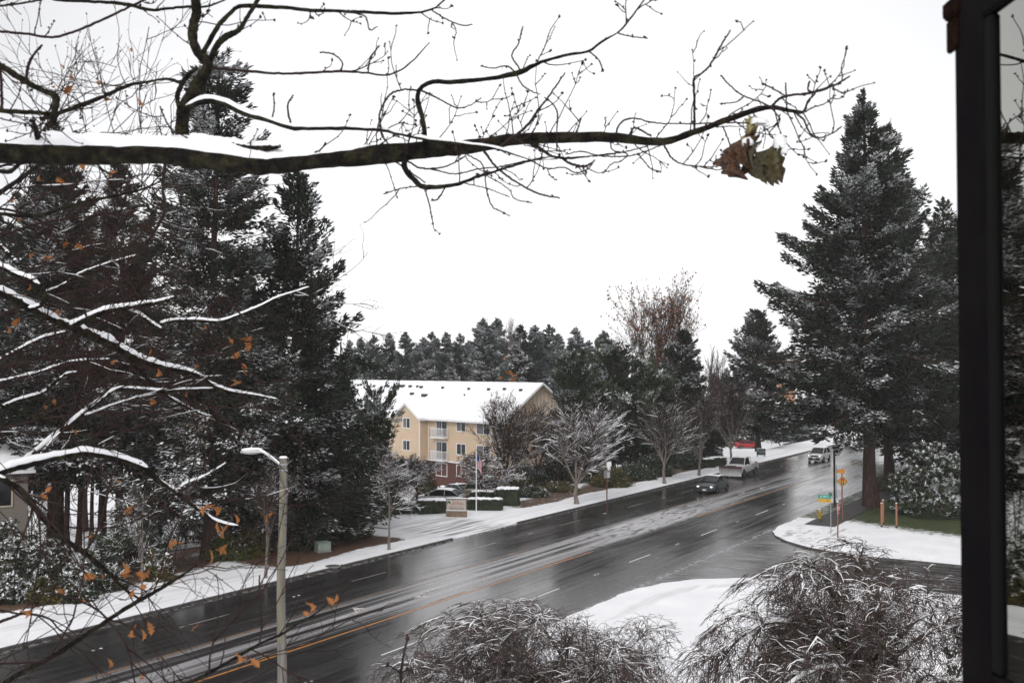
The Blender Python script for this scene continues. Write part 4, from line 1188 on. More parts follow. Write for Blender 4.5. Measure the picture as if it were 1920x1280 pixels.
mb = MB(); mb.box(-.62, -.56, -.85, .85, 1.25, 2.0); mb.box(-.62, -.56, -.85, -.79, 1.2, 2.0)
mb = MB()
for yy in np.linspace(-.85, .85, 9): mb.box(-.60, -.57, yy - .015, yy + .015, 1.24, 1.98)
mb.box(-.61, -.56, -.87, .87, 1.94, 2.0); mb.build('headache_rack', M_steel, pk)
x, y = st2xy(34.9, 129.0)
car('white_suv', 'white car with one headlamp glare emerging behind the drooping branches of the big fir', 'car', (x, y, 0.0), HEAD, P_white, 'suv', lit=True)

# parked cars
def parked(px, Y, rz, **k):
    p = at(px, 690, Y); return (p[0], p[1], ground_z(p[0], p[1]))
car('parked_sedan', 'silver sedan parked behind the clipped hedge left of the monument sign', 'car', parked(828, 88, 0), math.pi - .25, P_silver, 'sedan', bodysnow=1)
car('parked_hatchback', 'pale teal car mostly hidden behind the monument sign', 'car', parked(866, 93, 0), -.9, P_teal, 'sedan')
car('parked_suv', 'tan crossover parked behind the flagpole and low hedge with patchy snow on its roof', 'car', parked(920, 90.5, 0), -.12, P_tan, 'suv', snow=False, bodysnow=1)
car('red_car', 'bright red car parked on the snowy lot left of the distant fir trunk', 'car', parked(1400, 187, 0), .1, P_red, 'sedan', snow=False)
car('red_car', 'second red car half hidden by the street tree behind the pickup', 'car', parked(1350, 192, 0), .2, P_red, 'sedan')
car('grey_car', 'dark grey parked car left of the red cars behind bare twigs', 'car', parked(1318, 180, 0), .2, P_dark, 'sedan')
# ---------------------------------------------------------------- street furniture
M_lamphead = mat("lamp_housing", (0.50, 0.51, 0.50), (0.58, 0.58, 0.57), rough=.4, scale=5)
M_pole = mat("weathered_pole", (0.13, 0.12, 0.112), (0.22, 0.205, 0.19), rough=.9, scale=3.0, stretch=(6, 6, .25), bump=.4, detail=6)
M_moss = mat("yellow_lichen", (0.21, 0.205, 0.10), (0.15, 0.14, 0.10), rough=.95, scale=9, stretch=(1, 1, .2))
p = at(531, 690, 32.0)
lamp = thing('street_lamp', 'round weathered street lamp pole with a snowy cobra head lamp at the near kerb', 'street lamp', (p[0], p[1], 0.1))
top = at(534, 858, 32.0)[2] - .1
mb = MB(); zz = np.linspace(0, top, 16)
mb.tubes(np.stack([zz * 0 + .03 * np.sin(zz), 0 * zz, zz], 1), np.linspace(.155, .118, 16), 20); mb.build('pole', M_pole, lamp, smooth=True)
mb = MB(); a = np.linspace(-1.75, -1.25, 5); zz = np.linspace(3.0, top - .1, 20); rr_ = np.linspace(.147, .1235, 20)
V = np.array([[(.03 * math.sin(z) + (r + .004) * math.cos(t + .05 * math.sin(3 * z)), (r + .004) * math.sin(t + .05 * math.sin(3 * z)), z) for t in a] for z, r in zip(zz, rr_)])
mb.add(V, grid_faces(20, 5)); mb.build('lichen_streak', M_moss, lamp)
mb = MB(); mb.cyl((.03 * math.sin(top), 0, top), .135, .10, .05, 14); mb.build('snow_cap', M_snow, lamp)
# arm: rises from the pole up and left to the head
a0 = at(527, 873, 32.0) - np.array((p[0], p[1], .1)); a1 = at(487, 846, 32.4) - np.array((p[0], p[1], .1))
path = smooth_path([a0, a0 * .6 + a1 * .4 + (0, 0, .04), a0 * .25 + a1 * .75 + (0, 0, .06), a1], 14)
mb = MB(); mb.tubes(path, np.full(14, .036), 8); arm = mb.build('arm', M_lamphead, lamp, smooth=True)
mb = MB(); mb.tubes(path + (0, 0, .035), np.full(14, .034), 6); mb.build('snow', M_snow, arm, smooth=True)
hd_ = MB()
st_ = [(0, .05, .05), (-.08, .10, .08), (-.22, .15, .11), (-.42, .17, .12), (-.58, .13, .09), (-.66, .05, .05)]
V = np.array([[(a1[0] + x + .05, a1[1] + .15 + w * math.cos(t), a1[2] + .01 - .03 * abs(x) + (h * math.sin(t) * (.55 if math.sin(t) > 0 else .9))) for t in np.linspace(0, 2 * math.pi, 12, endpoint=False)] for x, w, h in st_])
n_, m_ = 6, 12; i = np.arange(5)[:, None] * 12; j = np.arange(12)[None]
hd_.add(V, np.stack([i + j, i + 12 + j, i + 12 + (j + 1) % 12, i + (j + 1) % 12], -1).reshape(-1, 4)); hd_.f.append(np.array([list(range(12))]) + 60); hd_.m.append(np.array([0]))
hd = hd_.build('lamp_head', M_lamphead, lamp, smooth=True)
s_ = MB(); V = V.copy(); V[..., 2] = np.where(V[..., 2] > a1[2] - .03, V[..., 2] + .045, V[..., 2] + .01); V[..., 1] = (V[..., 1] - a1[1] - .15) * .92 + a1[1] + .15
s_.add(V[:, :7], grid_faces(6, 7)); s_.build('snow', M_snow, hd, smooth=True)
hd_ = MB(); hd_.cyl((a1[0] - .30, a1[1] + .15, a1[2] + .07), .035, .03, .07, 8); hd_.build('photocell', M_lamphead, hd)

mb = MB(); mb.cyl((.03 * math.sin(top - .35), 0, top - .42), .132, .131, .06, 16); mb.cyl((.03 * math.sin(top - .35), 0, top - .22), .131, .130, .05, 16); mb.build('arm_clamp', M_steel, lamp)
mb = MB(); mb.bbox(-.07, .07, -.175, -.13, 1.0, 1.3, .01); mb.build('access_plate', M_steel, lamp)
mb = MB(); cpath = smooth_path([a0 + (-.02, -.05, -.02), a0 + (-.07, -.06, -.14), a0 + (-.01, -.12, -.30), (-.02, -.14, a0[2] - .5)], 12); mb.tubes(cpath, np.full(12, .008), 5); mb.build('cable', M_black, lamp)

def post(parent, h, r=.03, m=None, name='post', x=0, y=0, sq=False, z0=0):
    mb = MB()
    if sq: mb.bbox(x - r, x + r, y - r, y + r, z0, h, r * .25)
    else: mb.cyl((x, y, z0), r, r, h - z0, 10)
    return mb.build(name, m or M_steel, parent)

def text_mesh(txt, size, m, parent, loc, rot, name='lettering', ext=.004, align='CENTER', sx=1.0):
    cu = bpy.data.curves.new('t', 'FONT'); cu.body = txt; cu.size = size; cu.extrude = ext; cu.align_x = align; cu.align_y = 'CENTER'
    ob = bpy.data.objects.new('t', cu); COL.objects.link(ob)
    dg = bpy.context.evaluated_depsgraph_get(); me = bpy.data.meshes.new_from_object(ob.evaluated_get(dg))
    bpy.data.objects.remove(ob); bpy.data.curves.remove(cu)
    me.materials.clear(); me.materials.append(m)
    o = bpy.data.objects.new(name, me); COL.objects.link(o); o.parent = parent; o.location = loc; o.rotation_euler = rot; o.scale = (sx, 1, 1)
    return o

def plate(parent, pts, th, m, name, y=0, rot=None):
    """flat sign face in the xz plane, facing -y"""
    mb = MB(); n = len(pts)
    v = [(a, y - th / 2, b) for a, b in pts] + [(a, y + th / 2, b) for a, b in pts]
    mb.add(v, [tuple(range(n))]); mb.f.append(np.array([list(range(2 * n - 1, n - 1, -1))])); mb.m.append(np.array([0]))
    mb.add(v, [(k, n + k, n + (k + 1) % n, (k + 1) % n) for k in range(n)])
    return mb.build(name, m, parent)

M_orange = mat("amber_sign", (0.44, 0.18, 0.015), (0.38, 0.15, 0.015), rough=.5, scale=4)
M_signblack = mat("black_sign_print", (0.02, 0.02, 0.02), rough=.5)
M_signred = mat("red_sign_print", (0.42, 0.02, 0.03), rough=.45)
M_signgreen = mat("green_sign", (0.02, 0.24, 0.17), rough=.45)
M_signyellow = mat("yellow_sign", (0.48, 0.28, 0.02), rough=.45)
M_woodpost = mat("reddish_timber", (0.16, 0.075, 0.05), (0.24, 0.12, 0.08), rough=.85, scale=6, stretch=(3, 3, .3))
M_cedar = mat("cedar_stake", (0.26, 0.12, 0.075), (0.34, 0.17, 0.11), rough=.8, scale=6, stretch=(3, 3, .3))

# warning diamond with a traffic signal symbol; its foot is hidden behind the stop sign
Yd = 78.0; q = at(1577, 690, Yd); sc = Yd / F
wd = thing('warning_sign', 'amber diamond traffic signal ahead sign with a small amber plate above it', 'road sign', (q[0], q[1], .12), 0)
zc = at(1577, 902, Yd)[2] - .12
post(wd, zc + .95, .045, M_woodpost, 'post', sq=True)
R_ = 10.5 * sc
dm = plate(wd, [(0, zc + R_), (-R_, zc), (0, zc - R_), (R_, zc)], .02, M_orange, 'diamond_panel', -.08)
mb = MB(); 
bz = [(-R_ * .93, R_ * .99)]
for a_, b_ in (((0, R_), (R_, 0)), ((R_, 0), (0, -R_)), ((0, -R_), (-R_, 0)), ((-R_, 0), (0, R_))):
    k0, k1 = .94, .89
    mb.add([(a_[0] * k0, -.0935, zc + a_[1] * k0), (b_[0] * k0, -.0935, zc + b_[1] * k0), (b_[0] * k1, -.0935, zc + b_[1] * k1), (a_[0] * k1, -.0935, zc + a_[1] * k1)], [(0, 1, 2, 3)])
mb.build('border', M_signblack, dm)
mb = MB(); mb.box(-.10, .10, -.105, -.092, zc - .25, zc + .26); mb.build('signal_symbol', M_signblack, dm)
for dz, mm in ((.165, M_signred), (0, M_signyellow), (-.165, M_signgreen)):
    b = MB(); b.cyl((0, -.112, zc + dz), .068, .068, .006, 14, axis=1); b.build('signal_light', mm, dm)
plate(wd, [(-.32 - .1, zc + .62), (.32 - .1, zc + .62), (.32 - .1, zc + .90), (-.32 - .1, zc + .90)], .02, M_orange, 'upper_plate', -.08)

# stop sign seen nearly edge on
Ys = 61.5; gp = on_ground(1571, 1013); q = gp
stp = thing('stop_sign', 'red octagonal stop sign turned almost edge on beside the snowy corner', 'stop sign', (q[0], q[1], .12), 1.05)
zc = at(1575, 953, q[1])[2] - .12
post(stp, zc + .42, .04, M_woodpost, 'post', sq=True)
oc = [(.34 * math.cos(math.pi / 8 + k * math.pi / 4), zc + .34 * math.sin(math.pi / 8 + k * math.pi / 4)) for k in range(8)]
rim = [(1.10 * a, zc + (b - zc) * 1.10) for a, b in oc]
op = plate(stp, rim, .012, M_white, 'octagon_rim', -.060)
plate(stp, oc, .012, M_signred, 'octagon_panel', -.068)
text_mesh('STOP', .30, M_white, stp, (0, -.080, zc), (math.pi / 2, 0, 0), ext=.003, sx=.75)
mb = MB(); mb.bbox(-.06, .06, -.06, .06, zc + .42, zc + .48, .02); mb.build('snow_cap', M_snow, stp)

# street name post
q = on_ground(1558, 1000)
sn_ = thing('street_name_sign', 'green and yellow street name blades on a thin post beside the stop sign', 'street sign', (q[0], q[1], .12), 0)
k = q[1] / F
z1 = at(1548, 934, q[1])[2] - .12
post(sn_, z1 + .35, .03, M_steel)
w = 24 * k
gbl = plate(sn_, [(-w, z1 + .02), (-.0, z1 - .02), (-.0, z1 + .22), (-w, z1 + .26)], .012, M_signgreen, 'green_blade', -.045)
mb = MB()
for u in (.16, .22, .27, .42, .47, .53, .58, .70, .76): mb.box(-w + w * u, -w + w * u + .018, -.056, -.052, z1 + .08, z1 + .18)
mb.build('faint_lettering', M_white, gbl)
ybl = plate(sn_, [(-w, z1 - .24), (-.0, z1 - .28), (-.0, z1 - .04), (-w, z1 + .0)], .012, M_signyellow, 'yellow_blade', -.045)
mb = MB(); mb.box(-.24, -.18, -.058, -.052, z1 - .22, z1 - .1); mb.build('small_symbol', M_signblack, ybl)
b2 = MB(); b2.box(-.012, .012, -.35, .35, z1 + .18, z1 + .40); b2.build('cross_blade', M_signgreen, sn_)

# thin dark pole and steel rod between them and the road
q = on_ground(1565, 951)
up_ = thing('utility_pole', 'thin dark brown pole rising into the drooping fir branches by the footway', 'pole', (q[0], q[1], .12))
zt_ = at(1565, 835, q[1])[2] - .12
post(up_, zt_, .09, mat("dark_brown_pole", (0.04, 0.028, 0.028), (0.07, 0.05, 0.048), rough=.9, scale=3), 'shaft'); 
mb = MB(); mb.cyl((0, 0, zt_), .10, .06, .06, 10); mb.build('cap', M_black, up_)
q = on_ground(1569, 934)
rd = thing('guy_rod', 'slim bluish steel rod standing just right of the dark brown pole', 'pole', (q[0], q[1], .12)); post(rd, at(1569, 870, q[1])[2] - .12, .022, mat("bluish_steel", (.10, .14, .17), rough=.5), 'rod'); mb = MB(); mb.cyl((0, 0, 0), .06, .05, .08, 8); mb.build('foot', M_steel, rd)

# hydrant
q = on_ground(1537, 972)
hy = thing('fire_hydrant', 'small yellow fire hydrant on the kerb grass left of the big fir', 'fire hydrant', (q[0], q[1], .12), .4)
M_hyd = mat("hydrant_yellow", (0.34, 0.24, 0.04), (0.28, 0.20, 0.04), rough=.5, scale=6)
mb = MB(); mb.cyl((0, 0, 0), .18, .18, .06, 14); mb.cyl((0, 0, .06), .13, .13, .46, 14); mb.cyl((0, 0, .52), .17, .17, .05, 14); mb.cyl((0, 0, .57), .14, .05, .13, 14); mb.cyl((0, 0, .70), .04, .04, .05, 6); mb.build('barrel', M_hyd, hy)
for sg in (-1, 1):
    mb = MB(); mb.cyl((.1 * sg, 0, .38), .085, .085, .14 * sg, 10, axis=0); mb.build('outlet', M_hyd, hy)
mb = MB(); mb.cyl((0, -.1, .33), .10, .10, -.12, 10, axis=1); mb.build('outlet', M_hyd, hy)
mb = MB(); mb.cyl((0, 0, .70), .09, .03, .05, 10); mb.build('snow', M_snow, hy)

# cedar stakes on the corner lawn
for px, py, pt, lab in ((1653, 988, 943, 'leftmost of three slim cedar stakes in the snowy corner lawn'), (1656, 983, 937, 'middle cedar stake standing just behind its left neighbour in the snow'), (1681, 989, 943, 'rightmost cedar stake nearest the snowy rhododendron')):
    q = on_ground(px, py); s_k = thing('cedar_stake', lab, 'stake', (q[0], q[1], .12), .3, 'cedar stakes in the corner lawn')
    h_ = at(px, pt, q[1])[2] - .12
    post(s_k, h_, .055, M_cedar, 'shaft', sq=True); post(s_k, .16, .062, M_black, 'footing', sq=True)
    mb = MB(); mb.bbox(-.06, .06, -.06, .06, h_, h_ + .035, .012); mb.build('snow_cap', M_snow, s_k)

# back of a road sign beyond the far kerb
q = on_ground(1138, 938)
bs = thing('bus_stop_sign', 'grey sign plates seen from behind on a post by the big bare street tree', 'road sign', (q[0], q[1], .12), .15)
h_ = at(1137, 880, q[1])[2] - .12
post(bs, h_, .05, M_woodpost, sq=True)
M_backplate = mat("sign_back", (0.30, 0.31, 0.33), (0.36, 0.37, 0.39), rough=.5, scale=3, metal=.2)
mb = MB(); mb.bbox(-.28, .28, -.085, -.06, h_ - .72, h_ - .04, .01); mb.build('plate', M_backplate, bs)
mb = MB(); mb.bbox(.0, .22, -.11, -.09, h_ - .70, h_ - .2, .008); mb.build('plate', M_white, bs)

# monument sign by the driveway
q = on_ground(856, 968)
ms = thing('monument_sign', 'pale monument sign with orange lettering on a brown stone base by the driveway', 'sign', (q[0], q[1], q[2] - .05), -.1)
M_signpale = mat("pale_sign_face", (0.42, 0.38, 0.34), (0.50, 0.46, 0.42), rough=.6, scale=3)
M_signrust = mat("rust_lettering", (0.36, 0.14, 0.08), rough=.6)
M_stone = mat("brown_stone", (0.16, 0.11, 0.08), (0.26, 0.20, 0.15), rough=.9, scale=6, bump=.6)
mb = MB(); mb.bbox(-.80, .80, -.22, .22, 0, .52, .03); mb.build('stone_base', M_stone, ms)
mb = MB(); mb.bbox(-.76, .76, -.12, .12, .56, 1.38, .02); pn = mb.build('panel', M_signpale, ms)
mb = MB(); mb.bbox(-.80, .80, -.15, .15, 1.38, 1.44, .02); mb.box(-.80, -.76, -.15, .15, .52, 1.38); mb.box(.76, .80, -.15, .15, .52, 1.38); mb.build('frame', M_greyside, ms)
mb = MB(); mb.bbox(-.82, .82, -.24, .24, .52, .565, .015); mb.build('snow', M_snow, ms)
mb = MB(); mb.bbox(-.80, .80, -.15, .15, 1.44, 1.49, .02); mb.build('snow', M_snow, ms)
def strokes(name, m, parent, x0, x1, z0, z1, y, w, gap, seed):
    r = np.random.default_rng(seed); b = MB(); x = x0
    while x < x1:
        k = r.uniform(-.03, .03); h0, h1 = z0, z0 + (z1 - z0) * r.choice((.6, .65, 1.0))
        b.add([(x, y, h0), (x + w, y, h0), (x + w + k, y, h1), (x + k, y, h1)], [(0, 1, 2, 3)])
        if r.uniform() < .5: b.add([(x, y - .001, h0 + (h1 - h0) * .4), (x + gap, y - .001, h0 + (h1 - h0) * .4), (x + gap, y - .001, h0 + (h1 - h0) * .4 + w * .8), (x, y - .001, h0 + (h1 - h0) * .4 + w * .8)], [(0, 1, 2, 3)])
        x += gap * r.uniform(.8, 1.3)
    return b.build(name, m, parent)
strokes('blurred_lettering', M_signrust, pn, -.40, .66, .96, 1.26, -.125, .035, .085, 3)
strokes('blurred_lettering', M_signrust, pn, -.50, .60, .80, .92, -.125, .02, .05, 4)
mb = MB(); mb.box(-.6, .6, -.128, -.121, .70, .725); mb.box(-.5, .62, -.128, -.121, .63, .65); mb.build('rule', M_signblack, pn)
mb = MB(); mb.add([(-.72, -.126, 1.02), (-.48, -.126, 1.02), (-.46, -.126, 1.14), (-.58, -.126, 1.30), (-.70, -.126, 1.16)], [(0, 1, 2, 3, 4)]); mb.add([(-.66, -.128, 1.02), (-.56, -.128, 1.02), (-.60, -.128, 1.16)], [(0, 1, 2)], 1); mb.build('emblem', [M_signblack, M_white], pn)

# flagpole
q = on_ground(893, 967)
fp = thing('flagpole', 'white flagpole with a limp striped flag beside the monument sign', 'flagpole', (q[0], q[1], q[2] - .05))
hf = at(893, 843, q[1])[2] - q[2]
post(fp, hf, .045, M_white, 'pole'); mb = MB()
for k_ in range(6):
    a0_, a1_ = -1.57 + k_ * .5236, -1.57 + (k_ + 1) * .5236
    mb.cyl((0, 0, hf + .07 + .07 * math.sin(a0_)), max(.001, .07 * math.cos(a0_)), max(.001, .07 * math.cos(a1_)), .07 * (math.sin(a1_) - math.sin(a0_)), 10, caps=False)
mb.build('finial', M_steel, fp)
M_fr = mat("flag_red", (0.42, 0.03, 0.06), rough=.8); M_fw = mat("flag_white", (0.62, 0.58, 0.60), rough=.8); M_fb = mat("flag_blue", (0.02, 0.04, 0.14), rough=.8)
NX, NZ = 14, 26; mb = MB(); V = np.zeros((NX, NZ, 3)); fm = []
for i_ in range(NX):
    for j_ in range(NZ):
        u, v = i_ / (NX - 1), j_ / (NZ - 1)
        fold = math.sin(u * 9 + v * 2) * .07 * u ** .5
        V[i_, j_] = (.06 + u * .34 * (.75 + .35 * math.sin(v * 3.1)) + .03 * math.sin(v * 9), fold - .02, hf - .12 - v * 1.05 - u * .50 - .12 * u * u)
for i_ in range(NX - 1):
    for j_ in range(NZ - 1):
        u, v = i_ / (NX - 1), j_ / (NZ - 1)
        fm.append(2 if (u < .42 and v < .53) else (0 if int(v * 13) % 2 == 0 else 1))
mb.add(V, grid_faces(NX, NZ), np.array(fm)); mb.build('flag', [M_fr, M_fw, M_fb], fp, smooth=True)

# path light in the lot, dark monument sign across the road, cabinet, small blue sign
q = on_ground(857, 930)
pl = thing('path_light', 'short black post light in the snowy courtyard behind the silver sedan', 'post light', q)
post(pl, 1.25, .07, M_black); mb = MB(); mb.cyl((0, 0, 1.25), .16, .10, .22, 10); mb.build('lantern', M_black, pl); mb = MB(); mb.cyl((0, 0, 1.47), .16, .05, .06, 10); mb.build('snow', M_snow, pl)
q = on_ground(1427, 856)
ds_ = thing('dark_sign', 'small dark green sign board with pale lettering below the distant fir', 'sign', q, .0)
mb = MB(); mb.bbox(-.58, .58, -.07, .07, .22, 1.05, .03); db = mb.build('board', mat("dark_green_board", (0.02, 0.035, 0.04), rough=.4), ds_)
strokes('blurred_lettering', mat('pale_letters', (.20, .22, .23), rough=.5), db, -.24, .48, .52, .84, -.075, .04, .10, 6)
mb = MB(); mb.cyl((-.43, -.085, .82), .09, .09, .01, 12, axis=1); mb.build('emblem', mat("pale_green_emblem", (.30, .42, .38), rough=.5), db)
mb = MB(); mb.box(-.5, -.42, -.04, .04, 0, .22); mb.box(.42, .5, -.04, .04, 0, .22); mb.build('legs', M_black, ds_)
mb = MB(); mb.bbox(-.58, .58, -.07, .07, 1.05, 1.09, .015); mb.build('snow', M_snow, ds_)
q = on_ground(605, 1033)
cb_ = thing('utility_cabinet', 'pale green utility cabinet in the leaf litter behind the lamp pole', 'utility box', q, .5)
M_cab = mat("pale_green_cabinet", (0.20, 0.26, 0.22), (0.26, 0.31, 0.27), rough=.55, scale=2)
mb = MB(); mb.bbox(-.42, .42, -.38, .38, .08, .56, .03); mb.build('cabinet', M_cab, cb_)
mb = MB(); mb.bbox(-.44, .44, -.40, .40, .56, .60, .015); mb.build('lid', M_cab, cb_)
mb = MB(); mb.box(-.45, .45, -.41, .41, 0, .08); mb.build('plinth', M_concrete, cb_)
q = on_ground(1778, 842)
bls = thing('blue_sign', 'small blue sign board on a short post near the distant right roadside', 'sign', (q[0], q[1], q[2]), -.2)
post(bls, 1.8, .06, M_woodpost, sq=True); mb = MB(); mb.bbox(-.9, .9, -.12, -.06, .6, 1.8, .03); mb.build('board', mat("blue_board", (.02, .06, .16), rough=.5), bls)
# ---------------------------------------------------------------- trees and shrubs
def zat(py, Y): return at(960, py, Y)[2]
def height(loc, py): return zat(py, loc[1]) - loc[2]

G_RF = 'tall firs on the right'
l = stand(1628, 85.6)
conifer('fir_tree', 'huge snow dusted fir with a bare trunk on the right corner lawn', 'fir tree', l, height(l, 168), 9.9, cb=0.235, nb=250, nk=105000, kl=.50, kw=.15, snow=.55, seed=3, tr=.52, up=.35, droop=.38, hang=.8, prof=1.0, low=.72, lobes=.20)
l = stand(1668, 104)
conifer('fir_tree', 'narrower fir whose top shows behind the right shoulder of the huge fir', 'fir tree', l, height(l, 235), 8.6, cb=0.17, nb=250, nk=60000, kl=.52, kw=.16, snow=.65, seed=8, tr=.42, droop=.35, hang=.8, prof=1.0, low=.9, azbias=(-.5, .35), lean=(.010, 0))
l = stand(1772, 112)
f3 = conifer('fir_tree', 'snowy fir pressed against the dark window frame at the right', 'fir tree', l, height(l, 372), 7.6, cb=0.10, nb=240, nk=48000, kl=.58, kw=.17, snow=.7, seed=12, tr=.40, droop=.4, hang=.6, prof=.85, low=.95, mats=M_needle2)
l = stand(1722, 135)
copy_thing(f3, 'second background fir between the huge fir and the window frame', l, 2.1, .82)
l = stand(1850, 95)
copy_thing(f3, 'fir hidden behind the window frame at the far right', l, 4.0, 1.0)

# left group
l = stand(391, 62)
conifer('fir_tree', 'tallest left fir, its narrow top rising behind the forked oak limb', 'fir tree', l, height(l, 92), 4.9, cb=0.14, nb=300, nk=72000, kl=.42, kw=.12, snow=.95, seed=21, tr=.34, droop=.42, hang=.7, prof=.50, low=.9, lobes=.2, lean=(.012, 0), up=.3)
l = stand(552, 66)
conifer('fir_tree', 'dark layered fir at the right end of the left wood', 'fir tree', l, height(l, 318), 4.9, cb=0.10, nb=240, nk=60000, kl=.42, kw=.12, snow=.22, seed=25, tr=.27, droop=.50, hang=.8, prof=.68, low=.95, tipup=.3)
l = stand(228, 78)
fl = conifer('fir_tree', 'slim dark fir between the two snowy ones in the left wood', 'fir tree', l, height(l, 300), 4.2, cb=0.26, nb=230, nk=42000, kl=.55, kw=.15, snow=.6, seed=29, tr=.32, droop=.45, hang=.7, prof=.7, low=.8)
l = stand(102, 66)
conifer('fir_tree', 'broad snowy fir behind the oak twigs at the far left', 'fir tree', l, height(l, 232), 4.6, cb=0.24, nb=270, nk=52000, kl=.50, kw=.14, snow=.95, seed=33, tr=.36, droop=.4, hang=.6, prof=.62, low=.85)
for k, (px, Y, sc, rz, lab) in enumerate(((20, 84, .86, 1.0, 'fir at the left edge with a snowy crown above the grey house'), (300, 84, .60, 2.2, 'mid height fir filling the gap between the slim dark fir and the tallest left fir'), (160, 92, .88, 3.6, 'fir with a long bare trunk behind the leaning trunk in the left wood'),
                                     (460, 86, .72, 4.4, 'fir behind the tallest left fir, seen through its branches'), (610, 92, .52, 5.2, 'low fir behind the dark layered fir beside the apartment house'))):
    l = stand(px, Y); copy_thing(fl, lab, l, rz, (sc, sc, sc))
# bare trunks with high crowns in the left wood
def high_trunk(px, Y, w, toppx, lab, seed, lean=0.0, pyb=None):
    rng = np.random.default_rng(seed); l = stand(px, Y); h = height(l, toppx)
    t = thing('fir_tree', lab, 'fir tree', l, 0)
    P, R = taper_trunk(h, w / 2, rng, (lean, 0)); mb = MB(); mb.tubes(P, np.maximum(R, .05), 10)
    n = 26; zz = rng.uniform(.22, .98, n) * h; az = rng.uniform(0, 6.28, n); L = rng.uniform(.5, 2.2, n)
    bx = np.interp(zz, P[0, :, 2], P[0, :, 0])
    B = np.stack([np.stack([bx + L * k * np.cos(az), L * k * np.sin(az), zz - .25 * L * k], 1) for k in (0, .33, .66, 1)], 1)
    mb.tubes(B, np.full((n, 4), .03) * np.array((1, .8, .5, .3)), 3)
    mb.build('trunk', M_bark_brown, t, smooth=True)
    nk = 9000; i = rng.integers(0, n, nk); f = rng.uniform(.2, 1.1, nk); c = np.stack([bx[i] + L[i] * f * np.cos(az[i]), L[i] * f * np.sin(az[i]), zz[i] - .25 * L[i] * f], 1) + rng.normal(0, .28, (nk, 3))
    d = nrm(np.stack([np.cos(az[i]), np.sin(az[i]), -.4 + 0 * f], 1) + rng.normal(0, .6, (nk, 3))); s = nrm(np.cross(d, rng.normal(0, 1, (nk, 3)) + (0, 0, 1)))
    m1 = MB(); m1.kites(c, d, s, np.full(nk, .42), np.full(nk, .12)); m1.build('crown', M_needle2, t)
    k = rng.uniform(0, 1, nk) < .28; m2 = MB(); m2.kites(c[k] + (0, 0, .04), nrm(d[k] * (1, 1, .5)), nrm(np.cross(d[k], (0, 0, 1.)) + 1e-3), np.full(k.sum(), .34), np.full(k.sum(), .11)); m2.build('snow', M_snow, t)
high_trunk(113, 74, .78, 420, 'thick brown trunk just right of the grey house corner', 41)
high_trunk(129, 80, .42, 440, 'slim straight trunk right beside the thick brown one', 42)
high_trunk(150, 82, .40, 470, 'trunk leaning right among the left wood trunks', 43, .035)
high_trunk(173, 86, .30, 500, 'thinnest trunk between the leaning one and the broad reddish one', 44)
high_trunk(197, 76, .64, 430, 'broad reddish trunk left of the snowy bamboo like shrub', 45)
high_trunk(283, 80, .46, 520, 'shadowed trunk behind the young roadside sapling', 46)
high_trunk(430, 74, .50, 520, 'brown trunk right of the tallest left fir', 47)
high_trunk(470, 70, .34, 560, 'thin trunk left of the street lamp pole', 48)
high_trunk(583, 74, .40, 560, 'trunk just right of the street lamp pole in the dark wood', 49)
high_trunk(640, 72, .36, 640, 'shaded trunk left of the young bare tree by the driveway', 50)

# dark lower storey of the left wood
def wood_shrub(px, Y, hw, top, lab, seed, m, snow=.15, leaf=.22, n=9000, name='yew_shrub', lw=.35, group=None, lob=.3, drooping=.2, cat='shrub'):
    l = stand(px, Y); h = height(l, top)
    return bush(name, lab, cat, l, (hw * Y / F, hw * Y / F * .7, h), n, leaf, lw, m, snow, seed, lobes=lob, drooping=drooping, group=group)
wood_shrub(620, 70, 70, 745, 'dark evergreen mass between the lamp pole and the shore pine', 61, M_needle2, .10, n=15000, drooping=.5)
wood_shrub(500, 78, 75, 760, 'dark evergreen understorey behind the lamp head', 62, M_needle2, .16, n=15000, drooping=.5)
wood_shrub(350, 84, 60, 790, 'snow flecked understorey tree left of the lamp head', 63, M_needle2, .5, n=12000, drooping=.5)
wood_shrub(560, 66, 55, 930, 'low dark shrub left of the utility cabinet', 64, M_leaf_ever, .10, n=7000)
wood_shrub(655, 70, 42, 925, 'rust tinged shrub at the mouth of the driveway', 65, M_leaf_olive, .05, n=6000)
wood_shrub(425, 62, 40, 1010, 'bright green low shrub under the tallest left fir', 66, mat("bright_shrub", (.03, .05, .012), (.09, .10, .02), rough=.6, scale=2), .04, n=6000)
wood_shrub(474, 63, 30, 985, 'upright yellowish green shrub left of the young bare tree', 67, M_leaf_olive, .04, n=5000)
wood_shrub(60, 80, 50, 760, 'dark evergreen behind the roof of the grey house', 69, M_needle2, .35, n=9000)

